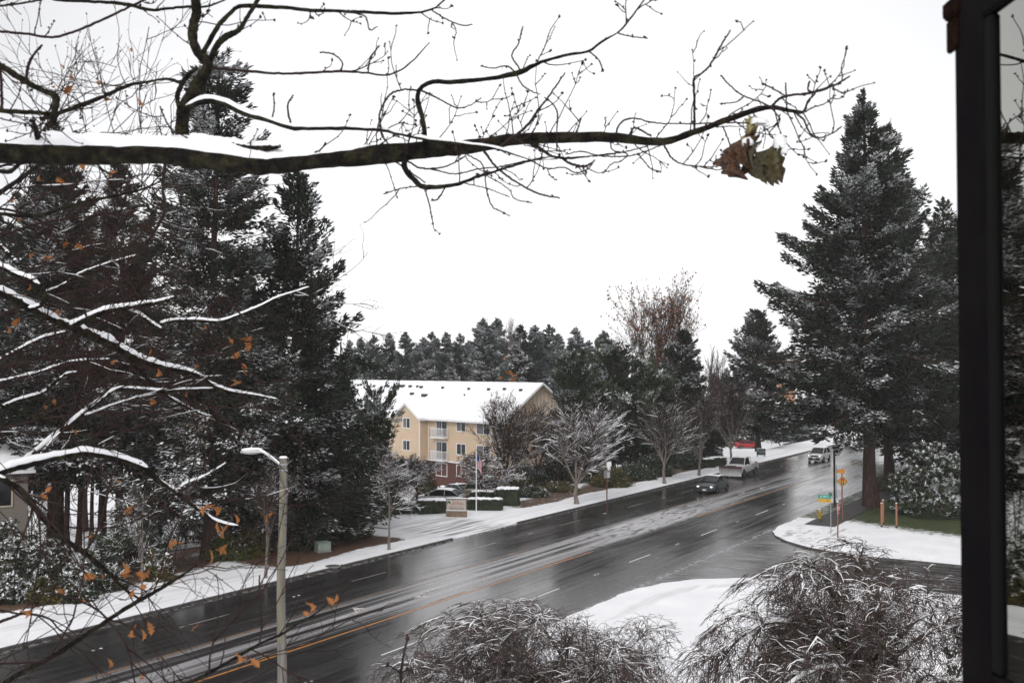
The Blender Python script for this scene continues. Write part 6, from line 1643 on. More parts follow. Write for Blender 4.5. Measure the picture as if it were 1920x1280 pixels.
# upper limbs, about 3.5 m off: (points, depth start, depth end, snow)
U = [
 ([(-60, 275, 50), (0, 282, 48), (150, 287, 46), (300, 287, 44), (400, 298, 42), (500, 308, 40), (600, 300, 34), (700, 291, 36), (800, 281, 32), (900, 273, 26), (960, 262, 24), (1060, 258, 21), (1150, 258, 19), (1240, 266, 15), (1310, 245, 12), (1370, 222, 11), (1440, 202, 9), (1478, 208, 8), (1508, 212, 6)], 3.6, 3.3, 1.0, 'T'),
 ([(343, 275, 27), (341, 240, 25), (345, 205, 24), (358, 178, 22), (376, 150, 24), (390, 122, 20), (372, 100, 19), (362, 75, 17), (362, 50, 18), (368, 25, 18), (365, -25, 18)], 3.6, 3.5, .3, ''),
 ([(392, 118, 12), (406, 87, 12), (422, 70, 13), (447, 57, 10), (463, 34, 8), (478, 8, 8), (492, -14, 8)], 3.55, 3.5, .3, ''),
 ([(378, 104, 9), (398, 68, 9), (415, 42, 9), (437, 20, 8), (450, 12, 8), (487, 12, 8), (537, 15, 7), (588, 20, 7), (640, 21, 6), (724, 25, 6), (770, 24, 5), (810, 18, 4), (840, -6, 3)], 3.55, 3.7, .2, ''),
 ([(350, 204, 13), (363, 196, 14), (396, 188, 15), (430, 198, 13), (467, 215, 13), (504, 225, 11), (544, 238, 11), (588, 240, 9), (640, 240, 9), (710, 243, 8), (745, 250, 7), (798, 261, 7), (860, 268, 6), (930, 278, 6), (965, 290, 5), (1000, 299, 4), (1045, 298, 3)], 3.55, 3.25, .8, ''),
 ([(341, 156, 8), (312, 148, 5), (279, 153, 5), (242, 160, 6), (201, 178, 7), (151, 198, 8), (111, 212, 8), (77, 224, 8)], 3.6, 4.2, .2, ''),
 ([(370, 128, 8), (349, 145, 9), (333, 178, 9), (336, 204, 8)], 3.6, 3.55, .2, ''),
 ([(390, 126, 6), (437, 131, 6), (531, 138, 5), (640, 134, 5), (684, 137, 4), (721, 141, 4), (747, 134, 3.5), (774, 114, 3), (805, 80, 2)], 3.55, 3.8, .3, ''),
 ([(60, -12, 7), (111, 0, 7), (168, 3, 6), (235, 8, 7), (282, 19, 6), (322, 15, 5), (356, 13, 5), (390, 12, 4), (426, -2, 3)], 3.9, 3.7, .1, 'T'),
 ([(-20, 57, 5), (50, 64, 5), (101, 70, 5), (151, 55, 5), (208, 30, 5), (275, -2, 4)], 3.9, 3.8, .1, 'T'),
 ([(-20, 14, 4), (50, 5, 4), (95, -4, 3)], 3.9, 3.8, .1, 'T'),
 ([(-30, 108, 12), (0, 123, 12), (48, 153, 12), (80, 170, 10), (104, 181, 14), (103, 205, 12), (100, 228, 12), (88, 238, 9)], 3.3, 3.4, .3, 'T'),
 ([(-30, 206, 9), (40, 210, 9), (92, 213, 8)], 3.3, 3.4, .3, 'T'),
 ([(62, 222, 9), (60, 232, 12), (68, 245, 10), (73, 272, 10)], 3.4, 3.58, .7, ''),
 ([(-20, 215, 5), (20, 226, 5), (60, 233, 4)], 3.4, 3.4, .6, ''),
 ([(-4, 110, 6), (2, 150, 6), (4, 205, 6)], 3.4, 3.4, 0, ''),
 ([(49, 151, 6), (52, 128, 6), (61, 106, 5), (79, 84, 4)], 3.35, 3.3, 0, ''),
 ([(796, 268, 10), (795, 235, 9), (784, 191, 10), (786, 168, 9), (811, 153, 9), (855, 154, 9), (926, 146, 8), (973, 136, 11), (1010, 119, 7), (1060, 104, 6), (1104, 96, 5), (1127, 79, 5), (1161, 59, 4), (1184, 32, 3.5), (1212, -6, 3)], 3.4, 3.3, .5, ''),
 ([(784, 170, 4), (758, 168, 4), (731, 178, 4), (712, 212, 4), (714, 240, 4), (719, 258, 4), (728, 270, 3)], 3.4, 3.35, .2, ''),
 ([(759, 292, 10), (760, 318, 12), (775, 335, 10), (798, 351, 10), (855, 346, 7), (892, 333, 6), (959, 312, 5), (1000, 300, 4), (1040, 292, 3)], 3.42, 3.2, .4, ''),
 ([(909, 285, 6), (922, 303, 5), (940, 322, 4.5), (976, 346, 4), (1013, 364, 4), (1050, 371, 3)], 3.35, 3.1, .3, ''),
 ([(995, 268, 8), (1015, 280, 7), (1036, 293, 6), (1060, 297, 6), (1095, 294, 4), (1144, 289, 4), (1180, 283, 3), (1215, 274, 3)], 3.3, 3.1, .4, ''),
 ([(1056, 298, 5), (1070, 307, 5), (1093, 312, 5), (1106, 308, 4), (1116, 300, 3)], 3.25, 3.1, .4, ''),
 ([(1243, 268, 4), (1252, 285, 4), (1262, 299, 3.5), (1280, 308, 3), (1310, 312, 3), (1332, 316, 3), (1340, 305, 2), (1343, 290, 2)], 3.3, 3.1, .1, ''),
 ([(935, 276, 4), (960, 258, 6), (978, 245, 6), (993, 230, 6), (1008, 208, 5), (1026, 185, 4), (1045, 158, 3.5), (1060, 136, 3)], 3.35, 3.2, .1, ''),
 ([(1302, 245, 5), (1302, 210, 5), (1302, 185, 5), (1301, 148, 4.5), (1315, 138, 4), (1330, 124, 4), (1347, 94, 4), (1358, 75, 3.5), (1369, 57, 3)], 3.3, 3.2, .05, ''),
 ([(1448, 202, 4), (1424, 191, 3.5), (1391, 178, 3), (1368, 160, 3), (1351, 141, 3)], 3.3, 3.25, .1, ''),
 ([(1445, 203, 5), (1458, 188, 5), (1480, 179, 5), (1522, 174, 5), (1545, 166, 4), (1568, 158, 4), (1594, 143, 3)], 3.3, 3.2, .1, ''),
 ([(1498, 213, 5), (1508, 208, 5), (1515, 190, 4), (1528, 176, 4)], 3.3, 3.25, .1, ''),
 ([(1492, 212, 4), (1507, 225, 4), (1515, 243, 4), (1525, 256, 3.5), (1540, 258, 3), (1562, 249, 3), (1579, 237, 3)], 3.3, 3.2, .1, ''),
 ([(1154, 252, 4), (1160, 236, 4), (1170, 226, 4), (1191, 222, 3.5), (1220, 229, 3.5), (1250, 232, 3), (1300, 232, 3), (1350, 230, 3), (1405, 231, 3)], 3.3, 3.25, .3, ''),
 ([(1355, 236, 3), (1364, 258, 3), (1372, 280, 3), (1379, 298, 3)], 3.3, 3.3, 0, ''),
 ([(1463, 214, 2.5), (1455, 235, 2.5), (1442, 250, 2.5), (1452, 262, 2.5)], 3.3, 3.3, 0, ''),
 ([(355, 258, 14), (370, 262, 16), (400, 268, 16), (440, 272, 16), (480, 278, 15), (510, 276, 12), (526, 275, 6)], 3.55, 3.45, 1.0, ''),
 ([(300, 200, 3), (312, 228, 3), (326, 252, 3)], 3.4, 3.5, 0, ''),
 ([(510, 222, 3.5), (514, 200, 3), (513, 174, 2.5)], 3.5, 3.5, 0, ''),
 ([(546, 236, 4), (541, 214, 4), (540, 195, 3.5), (550, 178, 3)], 3.5, 3.5, .2, ''),
 ([(590, 286, 3), (602, 280, 3), (610, 268, 3)], 3.4, 3.4, 0, ''),
 ([(1075, 262, 3), (1082, 245, 3), (1090, 222, 2.5)], 3.3, 3.2, 0, ''),
 ([(1044, 285, 3), (1044, 240, 3), (1045, 212, 3.5), (1036, 195, 3), (1020, 182, 2.5)], 3.3, 3.2, 0, ''),
 ([(968, 140, 3), (980, 160, 3), (998, 172, 2.5), (1013, 177, 2)], 3.3, 3.2, 0, ''),
 ([(737, 300, 3.5), (774, 326, 3), (798, 343, 3)], 3.42, 3.4, .2, ''),
 ([(764, 302, 4), (791, 316, 4), (835, 312, 3.5), (872, 294, 3)], 3.4, 3.4, .2, ''),
 ([(808, 317, 3.5), (852, 326, 3), (895, 317, 3), (939, 312, 3), (996, 299, 2.5)], 3.4, 3.2, .2, ''),
 ([(875, 289, 3), (905, 309, 3), (912, 353, 3), (922, 386, 3), (942, 398, 2.5), (957, 405, 2.5)], 3.3, 3.2, 0, ''),
 ([(912, 329, 2.5), (952, 353, 2.5), (966, 373, 2.5), (998, 380, 2.5)], 3.3, 3.2, 0, ''),
 ([(872, 344, 2.5), (915, 354, 2.5), (956, 370, 2)], 3.35, 3.3, 0, ''),
 ([(796, 354, 3), (805, 383, 3), (810, 410, 2.5)], 3.35, 3.35, 0, ''),
 ([(835, 351, 3), (821, 373, 3), (808, 376, 2.5)], 3.35, 3.3, 0, ''),
 ([(791, 349, 3), (754, 353, 2.5), (719, 364, 2.5)], 3.35, 3.3, 0, ''),
 ([(996, 301, 3), (1026, 316, 3), (1056, 314, 3), (1080, 324, 3), (1103, 316, 3), (1112, 304, 2.5)], 3.25, 3.15, .2, ''),
 ([(1026, 316, 2.5), (1033, 331, 2), (1045, 338, 2)], 3.2, 3.2, 0, ''),
 ([(1144, 268, 3), (1150, 282, 3), (1177, 289, 3), (1164, 302, 2.5), (1147, 307, 2.5), (1130, 326, 2)], 3.3, 3.2, .1, ''),
 ([(1194, 287, 3), (1211, 306, 2.5), (1221, 317, 2.5), (1238, 322, 2.5)], 3.2, 3.2, 0, ''),
 ([(1181, 252, 4), (1191, 240, 4), (1221, 255, 4)], 3.3, 3.3, .3, ''),
 ([(1060, 290, 3), (1090, 284, 3), (1130, 293, 3), (1180, 292, 3), (1215, 282, 2.5), (1240, 272, 2.5)], 3.25, 3.2, .2, ''),
 ([(1349, 195, 2.5), (1381, 191, 2.5), (1394, 182, 2.5)], 3.25, 3.25, 0, ''),
 ([(1473, 155, 3), (1474, 180, 3), (1475, 205, 2.5)], 3.25, 3.3, 0, ''),
 ([(1429, 156, 3), (1448, 166, 3), (1475, 181, 3)], 3.25, 3.25, 0, ''),
 ([(1518, 153, 3.5), (1515, 166, 3), (1519, 175, 3)], 3.2, 3.25, 0, ''),
 ([(1510, 210, 3), (1525, 201, 3), (1545, 195, 2.5), (1567, 178, 2.5)], 3.25, 3.2, 0, ''),
 ([(1560, 165, 2.5), (1572, 171, 2.5), (1584, 176, 2)], 3.2, 3.2, 0, ''),
 ([(1448, 205, 2.5), (1462, 222, 2.5), (1458, 238, 2)], 3.3, 3.3, 0, ''),
 ([(600, 98, 3), (625, 102, 3), (642, 118, 3), (638, 134, 3)], 3.6, 3.6, 0, ''),
 ([(690, 135, 3), (695, 108, 3), (712, 85, 2.5)], 3.65, 3.65, 0, ''),
 ([(640, 22, 3), (683, 30, 3), (693, 56, 2.5), (708, 50, 2)], 3.6, 3.6, 0, ''),
 ([(810, 20, 3), (840, 38, 2.5), (868, 48, 2.5), (886, 46, 2)], 3.7, 3.7, 0, ''),
 ([(967, 136, 3.5), (950, 124, 3), (925, 128, 2.5), (900, 124, 2.5)], 3.3, 3.3, 0, ''),
 ([(975, 130, 3.5), (960, 105, 3), (972, 82, 3), (980, 50, 3)], 3.3, 3.3, 0, ''),
 ([(1157, 62, 3), (1180, 68, 2.5), (1214, 72, 2.5)], 3.3, 3.3, 0, ''),
 ([(1104, 96, 3), (1122, 112, 3), (1132, 135, 2.5)], 3.3, 3.3, 0, ''),
 ([(786, 168, 4), (820, 184, 3.5), (855, 202, 3), (880, 198, 2.5), (902, 184, 2.5)], 3.4, 3.4, 0, ''),
]
# left, 5 to 8 m off
Lf = [
 ([(-60, 520, 16), (-20, 538, 16), (15, 554, 18), (60, 578, 16), (100, 598, 14), (130, 610, 16), (159, 622, 20), (205, 643, 20), (250, 668, 16), (275, 678, 13), (313, 689, 12), (350, 695, 9), (374, 705, 8), (401, 722, 7), (438, 735, 6), (480, 740, 4), (520, 748, 2.5)], 5.6, 6.4, 1.1, 'T'),
 ([(133, 613, 13), (165, 596, 12), (202, 582, 12), (255, 573, 9), (300, 565, 7), (327, 557, 4)], 5.8, 5.6, 1.1, ''),
 ([(235, 580, 7), (262, 590, 7), (285, 606, 7), (303, 616, 4)], 5.7, 5.7, 1.1, ''),
 ([(300, 608, 7), (325, 601, 7), (360, 600, 7), (410, 602, 6), (440, 593, 6), (480, 577, 5), (520, 558, 4), (580, 538, 3)], 5.7, 6.0, 1.1, ''),
 ([(-30, 484, 10), (0, 498, 10), (32, 514, 11), (66, 529, 9), (85, 554, 10), (76, 572, 8), (53, 580, 9)], 5.9, 5.7, 1.1, 'T'),
 ([(-20, 442, 8), (0, 460, 8), (27, 488, 8), (36, 500, 6)], 6.0, 5.9, 1.1, 'T'),
 ([(84, 548, 5), (120, 532, 4), (150, 512, 3.5), (200, 494, 3), (255, 478, 2)], 5.9, 6.2, 1.0, ''),
 ([(-20, 682, 6), (0, 673, 6), (40, 652, 6), (80, 633, 6), (127, 621, 6)], 5.6, 5.8, 1.1, 'T'),
 ([(-30, 722, 6), (0, 715, 6), (66, 699, 5), (106, 686, 5), (138, 677, 5), (205, 673, 3)], 6.2, 6.6, 1.0, 'T'),
 ([(-10, 772, 6), (5, 762, 7), (32, 750, 6), (80, 735, 6), (120, 703, 5), (143, 698, 4)], 5.4, 5.8, 1.1, 'T'),
 ([(-20, 752, 6), (5, 762, 7), (66, 782, 6), (112, 796, 4), (160, 800, 2)], 5.4, 5.6, .1, 'T'),
 ([(12, 884, 8), (29, 873, 9), (60, 850, 9), (88, 829, 10), (138, 787, 10), (191, 747, 8), (220, 729, 7), (266, 730, 6), (300, 733, 6), (340, 730, 5), (400, 728, 3)], 5.0, 6.0, 1.0, ''),
 ([(70, 862, 6), (80, 848, 6), (101, 824, 6), (112, 810, 5)], 5.0, 5.2, 1.0, ''),
 ([(159, 779, 5), (202, 763, 5), (252, 747, 5), (292, 738, 4)], 5.4, 5.8, 1.1, ''),
 ([(232, 665, 8), (258, 691, 8), (282, 715, 7), (308, 738, 7), (340, 757, 6), (374, 774, 5), (398, 781, 3)], 6.0, 6.4, .9, ''),
 ([(374, 708, 6), (385, 726, 6), (398, 758, 5), (427, 792, 4), (440, 800, 4), (455, 812, 3)], 6.3, 6.8, .5, ''),
 ([(-60, 900, 16), (-20, 890, 16), (18, 878, 16), (64, 866, 16), (112, 855, 14), (154, 848, 14), (191, 852, 13), (234, 863, 13), (276, 880, 12), (296, 900, 10), (329, 921, 9), (356, 943, 8), (386, 964, 7), (410, 979, 6), (447, 986, 4)], 4.8, 5.6, 1.15, 'T'),
 ([(331, 922, 6), (346, 907, 6), (373, 897, 5), (403, 880, 3), (423, 867, 2)], 5.3, 5.6, .9, ''),
 ([(-30, 888, 10), (0, 896, 11), (17, 904, 11), (44, 924, 12), (84, 974, 11), (118, 1008, 10), (161, 1038, 10), (202, 1072, 8), (232, 1102, 6), (259, 1121, 4)], 4.6, 4.8, .7, 'T'),
 ([(158, 1035, 5), (175, 1011, 5), (188, 981, 5), (198, 945, 5), (203, 912, 4)], 4.7, 4.8, .7, ''),
 ([(-30, 1310, 9), (13, 1277, 9), (55, 1252, 9), (101, 1228, 9), (151, 1196, 9), (202, 1162, 8), (242, 1136, 8), (302, 1102, 7), (336, 1082, 5), (369, 1058, 3)], 4.0, 4.2, .55, 'T'),
 ([(203, 1164, 4), (228, 1193, 4), (242, 1226, 4), (252, 1275, 3), (262, 1310, 3)], 4.1, 4.1, .1, ''),
 ([(202, 1160, 4), (181, 1142, 4), (141, 1122, 4), (101, 1113, 3), (60, 1120, 2)], 4.1, 4.2, .1, ''),
 ([(-20, 1172, 6), (20, 1158, 6), (45, 1150, 5), (90, 1158, 4), (110, 1178, 3), (140, 1200, 2)], 4.2, 4.3, .1, 'T'),
 ([(-20, 1140, 5), (10, 1145, 4), (45, 1150, 4), (70, 1135, 3), (100, 1128, 2)], 4.2, 4.3, .1, 'T'),
 ([(-20, 1245, 4), (40, 1242, 4), (90, 1240, 3)], 4.2, 4.3, .1, 'T'),
 ([(270, 1310, 8), (330, 1290, 8), (378, 1268, 7), (449, 1228, 6), (493, 1203, 5), (528, 1188, 5), (559, 1168, 4), (592, 1149, 3), (625, 1122, 2)], 4.2, 4.6, .25, ''),
 ([(392, 1262, 4), (394, 1230, 3.5), (402, 1195, 3)], 4.3, 4.3, .1, ''),
 ([(487, 1205, 4), (490, 1172, 3.5), (486, 1110, 3), (487, 1078, 3)], 4.4, 4.4, .1, ''),
 ([(-30, 400, 7), (0, 401, 7), (66, 405, 8), (120, 390, 6), (165, 377, 6), (226, 365, 5), (279, 350, 4), (313, 332, 3)], 4.6, 4.4, .4, 'T'),
 ([(311, 302, 6), (305, 345, 6), (309, 393, 6), (295, 425, 6), (274, 459, 5), (252, 494, 4)], 3.7, 4.6, .2, ''),
 ([(-20, 375, 9), (0, 361, 9), (40, 334, 8), (74, 310, 7), (106, 299, 6)], 4.4, 3.9, .6, 'T'),
 ([(-20, 318, 7), (10, 322, 9), (25, 318, 8), (45, 296, 7)], 4.0, 3.7, .5, 'T'),
 ([(172, 300, 6), (186, 312, 4), (199, 322, 4), (231, 334, 3), (266, 327, 3), (300, 330, 3), (332, 340, 2.5)], 3.7, 3.9, .2, ''),
 ([(163, 668, 4), (170, 700, 3), (172, 740, 2.5)], 6.0, 6.1, .3, ''),
 ([(97, 600, 4), (106, 628, 4), (130, 655, 3.5), (150, 666, 3)], 5.6, 5.7, 0, ''),
 ([(220, 650, 4), (232, 630, 3), (243, 612, 3)], 5.8, 5.8, .6, ''),
 ([(185, 860, 5), (200, 900, 4), (230, 935, 3), (255, 960, 2)], 4.9, 5.0, .2, ''),
 ([(20, 905, 4), (60, 935, 4), (92, 960, 3), (120, 1000, 2)], 4.7, 4.8, .2, ''),
]
def to_snow(mb, P, R, k, taper=None):
    if k <= 0: return
    n = len(P); tan = nrm(np.gradient(P, axis=0)); flat = np.clip(1.2 - np.abs(tan[:, 2]) ** 2 * 1.5, .0, 1)
    x = (P[:, 0] / P[:, 1] * F + 960)
    big = R.max() > .011
    prof = k * ((1.02 if big else .92) + (.20 if big else .30) * noise3(P, 11, 1.0) + (.20 if big else .28) * noise3(P, 31, 2.0) + .08 * rng.normal(size=n)) * flat
    prof = np.where(prof < (.08 if big else .28) * k, 0, prof)
    if taper is not None: prof = k * (.95 + .10 * noise3(P, 7, 1.0) + .05 * noise3(P, 23, 2.0)) * np.clip(1.1 - tan[:, 2] ** 2, 0, 1)
    prof = np.clip(prof, 0, 1.35)
    if taper is not None: prof = prof * taper(x)
    Rs = R * .95 * np.minimum(1, prof * 1.3) + .0012 * (prof > .2)
    off = np.zeros_like(P); off[:, 2] = R * (1.15 * prof - .35)
    Rs[0] *= .6; Rs[-1] *= .5
    mb.tubes((P + off)[None], Rs[None], 12 if R.max() > .02 else 7)

paths = []; limb_n = 0
sn_big = MB(); rest = MB()
for grp, LL in (('U', U), ('L', Lf)):
    for k_, (pts, d0, d1, sn, fl) in enumerate(LL):
        P, R = trace(pts, d0, d1, 110 if k_ == 0 else 54)
        R = R * (1 + .07 * noise3(P, 30, 3.0) + .04 * rng.normal(size=len(R)))
        P = P + rng.normal(0, .0007, P.shape)
        tap = (lambda x: 1 - .50 * ss(330, 820, x)) if (grp == 'U' and k_ == 0) else None
        to_snow(sn_big, P, R, sn * (.78 if grp == 'L' else 1), tap)
        paths.append((grp, P, R))
        PP, RR = to_trunk(P, R) if fl == 'T' else (P, R)
        if max(a[2] for a in pts) >= 7:
            b = MB(); b.tubes(PP[None], RR[None], 16 if R.max() > .03 else 9); b.build('limb', M_bark_oak if grp == 'U' or R.max() > .02 else M_bark_oak, oak, smooth=True)
        else:
            rest.tubes(PP[None], RR[None], 7)
# twigs grown on the traced branches
def stack(sel, n=30):
    Ps = []; Rs = []
    for g, P, R in sel:
        i = np.linspace(0, len(P) - 1, n).astype(int); Ps.append(P[i]); Rs.append(R[i])
    return np.array(Ps), np.array(Rs)
UP = [q for q in paths if q[0] == 'U']; LP = [q for q in paths if q[0] == 'L']
def buds(mb, P, R, k, size, ends=True):
    T, N, _ = P.shape
    c = [P[:, -1]]
    j = rng.integers(1, N - 1, T * k); i = np.repeat(np.arange(T), k); c.append(P[i, j] + rng.normal(0, .002, (len(i), 3)))
    c = np.concatenate(c); s = size * rng.uniform(.55, 1.3, len(c)); s[T:] *= .75
    d = nrm(rng.normal(0, .6, c.shape) + (0, 0, .4))
    Q = np.stack([c - d * s[:, None] * .5, c + d * s[:, None] * .2, c + d * s[:, None] * 1.5], 1)
    mb.tubes(Q, np.stack([s * .35, s * .75, s * .1], 1), 5)
P0, R0 = stack(UP)
thin = np.array([r.mean() < .016 for r in R0])
A1, B1_ = grow(P0[thin], np.minimum(R0[thin], .004), 90, .15, .9, .10, .17, 8, .12, 1.0, rng, .62, .55, .0023, .25, .5)
A0, B0 = grow(P0[~thin], np.minimum(R0[~thin], .004), 46, .24, 1.0, .03, .15, 8, .45, 1.0, rng, .62, .5, .0018, .25, .5)
A1 = np.concatenate([A1, A0]); B1_ = np.concatenate([B1_, B0])
A2, B2 = grow(A1, B1_, 200, .075, .9, .06, .18, 5, .15, 1, rng, .7, .65, .0019, .2, .5)
rest.tubes(A1, B1_, 5); rest.tubes(A2, B2, 4)
bd = MB(); buds(bd, A1, B1_, 2, .0062); buds(bd, A2, B2, 1, .0055); buds(bd, P0[thin][:, ::3], R0[thin], 3, .0055)
# the fine fan of twigs in the upper left
P6 = stack([paths[5]])
A3, B3 = grow(P6[0], P6[1] * .5, 22, .55, .75, .10, .12, 8, .25, 1, rng, .5, .4, .0018, .2, .4)
A4, B4 = grow(A3, B3, 100, .16, .7, .06, .14, 6, .1, 1, rng, .6, .5, .0013, .2, .5)
fine = MB(); fine.tubes(A3, B3, 4); fine.tubes(A4, B4, 3); buds(bd, A4, B4, 1, .0038)
# left mass
P0, R0 = stack(LP)
hi = np.array([((H - p[:, 2]) / p[:, 1]).mean() < .12 for p in P0])
for sel, n1, n2, n3 in ((hi, 105, 360, 1100), (~hi, 46, 120, 300)):
    C1, D1 = grow(P0[sel], np.minimum(R0[sel], .010), n1, .75, .75, .05, .13, 9, .05, 1, rng, .45, .35, .0030, .3, .4)
    C2, D2 = grow(C1, D1, n2, .36, .75, .03, .17, 7, .05, 1, rng, .6, .45, .0021, .3, .5)
    C3, D3 = grow(C2, D2, n3, .15, .8, .02, .20, 5, .05, 1, rng, .65, .55, .0016, .2, .5)
    fine.tubes(C1, D1, 5); fine.tubes(C2, D2, 4); fine.tubes(C3, D3, 3)
    buds(bd, C3, D3, 1, .0036)
    if sel is hi:
        snow_on(sn_big, C1[::2], D1[::2], .9, .0007, 4, rng, .6, 0, .5); snow_on(sn_big, C2[::7], D2[::7], .9, .0006, 3, rng, .4, 0, .5)
        Ckeep, Dkeep = C1, D1
# a higher, deeper screen of twigs over the left wood
S0 = []
for (x0, y0, x1, y1) in ((-60, 330, 260, 300), (-60, 620, 330, 500), (-60, 560, 360, 430), (-60, 470, 300, 380), (-60, 820, 420, 760), (-60, 700, 470, 660), (-60, 390, 200, 460), (-60, 760, 300, 640)):
    S0.append(trace([(x0, y0, 6), ((x0 * 2 + x1) / 3, (2 * y0 + y1) / 3 - 18, 5), ((x0 + 2 * x1) / 3, (y0 + 2 * y1) / 3 - 6, 4), (x1, y1, 2)], 7.5, 8.5, 16))
S0P = np.array([a for a, b in S0]); S0R = np.array([b for a, b in S0])
for a, b in S0:
    PP, RR = to_trunk(a, b); rest.tubes(PP[None], RR[None], 6)
E1, F1 = grow(S0P, S0R, 62, .95, .7, .04, .13, 8, .05, 1, rng, .55, .4, .004, .3, .4)
E2, F2 = grow(E1, F1, 260, .48, .75, .03, .17, 7, .05, 1, rng, .6, .5, .0028, .3, .5)
E3, F3 = grow(E2, F2, 780, .20, .8, .02, .2, 5, .05, 1, rng, .65, .55, .0020, .2, .5)
fine.tubes(E1, F1, 5); fine.tubes(E2, F2, 4); fine.tubes(E3, F3, 3)
snow_on(sn_big, E1[::2], F1[::2], .8, .0008, 4, rng, .5, 0, .6)
rest.build('branches', M_twig, oak, smooth=True)
fine.build('twigs', M_twig_red, oak)
bd.build('buds', M_twig, oak)
sn_big.build('snow', M_snow, oak, smooth=True)

# oak leaves
def leaf_mesh(name, m, seed, curl=.5, lobes=4, wide=.25):
    r = np.random.default_rng(seed); N = 38
    mb = MB(); t = np.linspace(0, 1, N)
    w = wide * (np.sin(np.pi * t ** 1.25) ** .75) * (1 + .26 * np.sin(t * np.pi * 2 * lobes + r.uniform(0, 2)) * np.sin(np.pi * t) ** .3) * 1.05
    w[0] = .012; w[-1] = .02
    V = []
    for k in range(N):
        zc = curl * .35 * math.sin(t[k] * 2.6) + r.normal(0, .006)
        for q in (-1, -.5, 0, .5, 1):
            tt = t[k] - .05 * abs(q) * (1 - t[k])
            V.append((w[k] * q * (1 + r.normal(0, .04)), zc + curl * .30 * q * q * (w[k] / wide) + r.normal(0, .008), -tt))
    mb.add(V, grid_faces(N, 5))
    mb.tubes(np.array([[(0, 0, .16), (0, 0, 0), (0, curl * .35 * math.sin(1.3), -.5)]]), np.array([[.012, .014, .006]]), 4, 0)
    me_o = mb.build(name, m, None, smooth=True); me = me_o.data; bpy.data.objects.remove(me_o)
    return me
L_or = [leaf_mesh('leaf', M_leaf_orange, s, c) for s, c in ((1, .3), (2, .8), (3, 1.3), (4, -.5))]
spots = [(114, 127, 8), (133, 143, 12), (135, 171, 17), (180, 162, 17), (96, 167, 7), (247, 96, 9), (212, 195, 13), (260, 192, 16), (155, 309, 16), (68, 350, 18), (108, 345, 18), (24, 374, 12), (32, 414, 12), (220, 330, 14), (130, 465, 14), (143, 464, 14), (153, 468, 12), (65, 482, 10), (101, 491, 14), (56, 539, 12),
 (37, 606, 17), (37, 618, 14), (13, 617, 10), (113, 593, 15), (283, 662, 12), (219, 681, 11), (296, 699, 13), (283, 763, 19), (101, 756, 13), (134, 813, 12), (81, 766, 8), (386, 617, 10), (430, 640, 10), (451, 647, 20), (459, 654, 18), (449, 670, 16), (454, 691, 16), (455, 706, 15), (454, 727, 17), (372, 690, 10), (352, 740, 13),
 (401, 962, 24), (392, 960, 18), (440, 974, 16), (408, 988, 16), (428, 998, 22), (343, 1031, 20), (427, 1031, 18), (395, 1045, 22), (404, 1043, 20), (416, 1035, 14), (215, 905, 10), (97, 920, 14), (74, 936, 14), (249, 957, 16), (240, 958, 12), (279, 1082, 26), (255, 1085, 18), (230, 1068, 22), (181, 1092, 20), (190, 1085, 14),
 (277, 1179, 22), (255, 1182, 18), (266, 1190, 16), (373, 1179, 15), (159, 1129, 13), (37, 1154, 15), (50, 1152, 10), (106, 1115, 16), (202, 1243, 15), (573, 1139, 16), (568, 1154, 12), (613, 1129, 16), (631, 1122, 14), (440, 1233, 16), (453, 1248, 18), (470, 1246, 20), (512, 972, 18), (275, 1275, 14), (250, 1112, 14), (262, 1105, 12), (170, 1005, 12)]
for k, (px, py, sz) in enumerate(spots):
    d = 3.9 if (py < 330) else (5.9 if py < 840 else (4.7 if py < 1100 else 4.2))
    ln = sz * 1.2 * d / F
    o = bpy.data.objects.new('leaf', L_or[k % 4]); COL.objects.link(o); o.parent = oak
    o.location = at(px, py - sz * .6, d); o.scale = (ln * rng.uniform(.8, 1.2), ln, ln)
    o.rotation_euler = (rng.normal(0, .5), rng.normal(0, .9), rng.uniform(0, 6.28))
M_dead = leaf_mesh('leaf', M_leaf_dead, 11, 1.3, 4, .17); M_grn = leaf_mesh('leaf', M_leaf_green, 12, 1.1, 4, .19); M_pale = leaf_mesh('leaf', mat("pale_oak_leaf", (.20, .17, .06), (.34, .30, .14), rough=.6, scale=14), 13, 1.3, 3, .27)
for me, px, py, ln, rx, ry, rz in ((M_pale, 1427, 226, 42, -.3, .4, .3), (M_pale, 1418, 224, 38, .3, -.4, 2.8), (M_dead, 1410, 246, 84, .1, .22, .2), (M_dead, 1416, 248, 86, -.1, .06, .9), (M_dead, 1402, 256, 72, .1, .24, -.4), (M_dead, 1424, 256, 78, 0, -.10, 1.6), (M_dead, 1420, 262, 66, .2, .15, 2.3),
                               (M_grn, 1462, 262, 84, .1, .03, .1), (M_grn, 1456, 264, 80, -.1, .14, 2.7), (M_grn, 1470, 266, 78, .1, -.16, .5), (M_grn, 1464, 270, 76, .1, -.04, 1.2), (M_grn, 1428, 266, 62, .1, .0, 2.2)):
    o = bpy.data.objects.new('leaf', me); COL.objects.link(o); o.parent = oak
    s_ = ln * 1.02 * 3.3 / F; o.location = at(px, py, 3.3 + rng.uniform(-.02, .02)); o.scale = (s_, s_, s_); o.rotation_euler = (rx, ry, rz)
sc_ = MB()
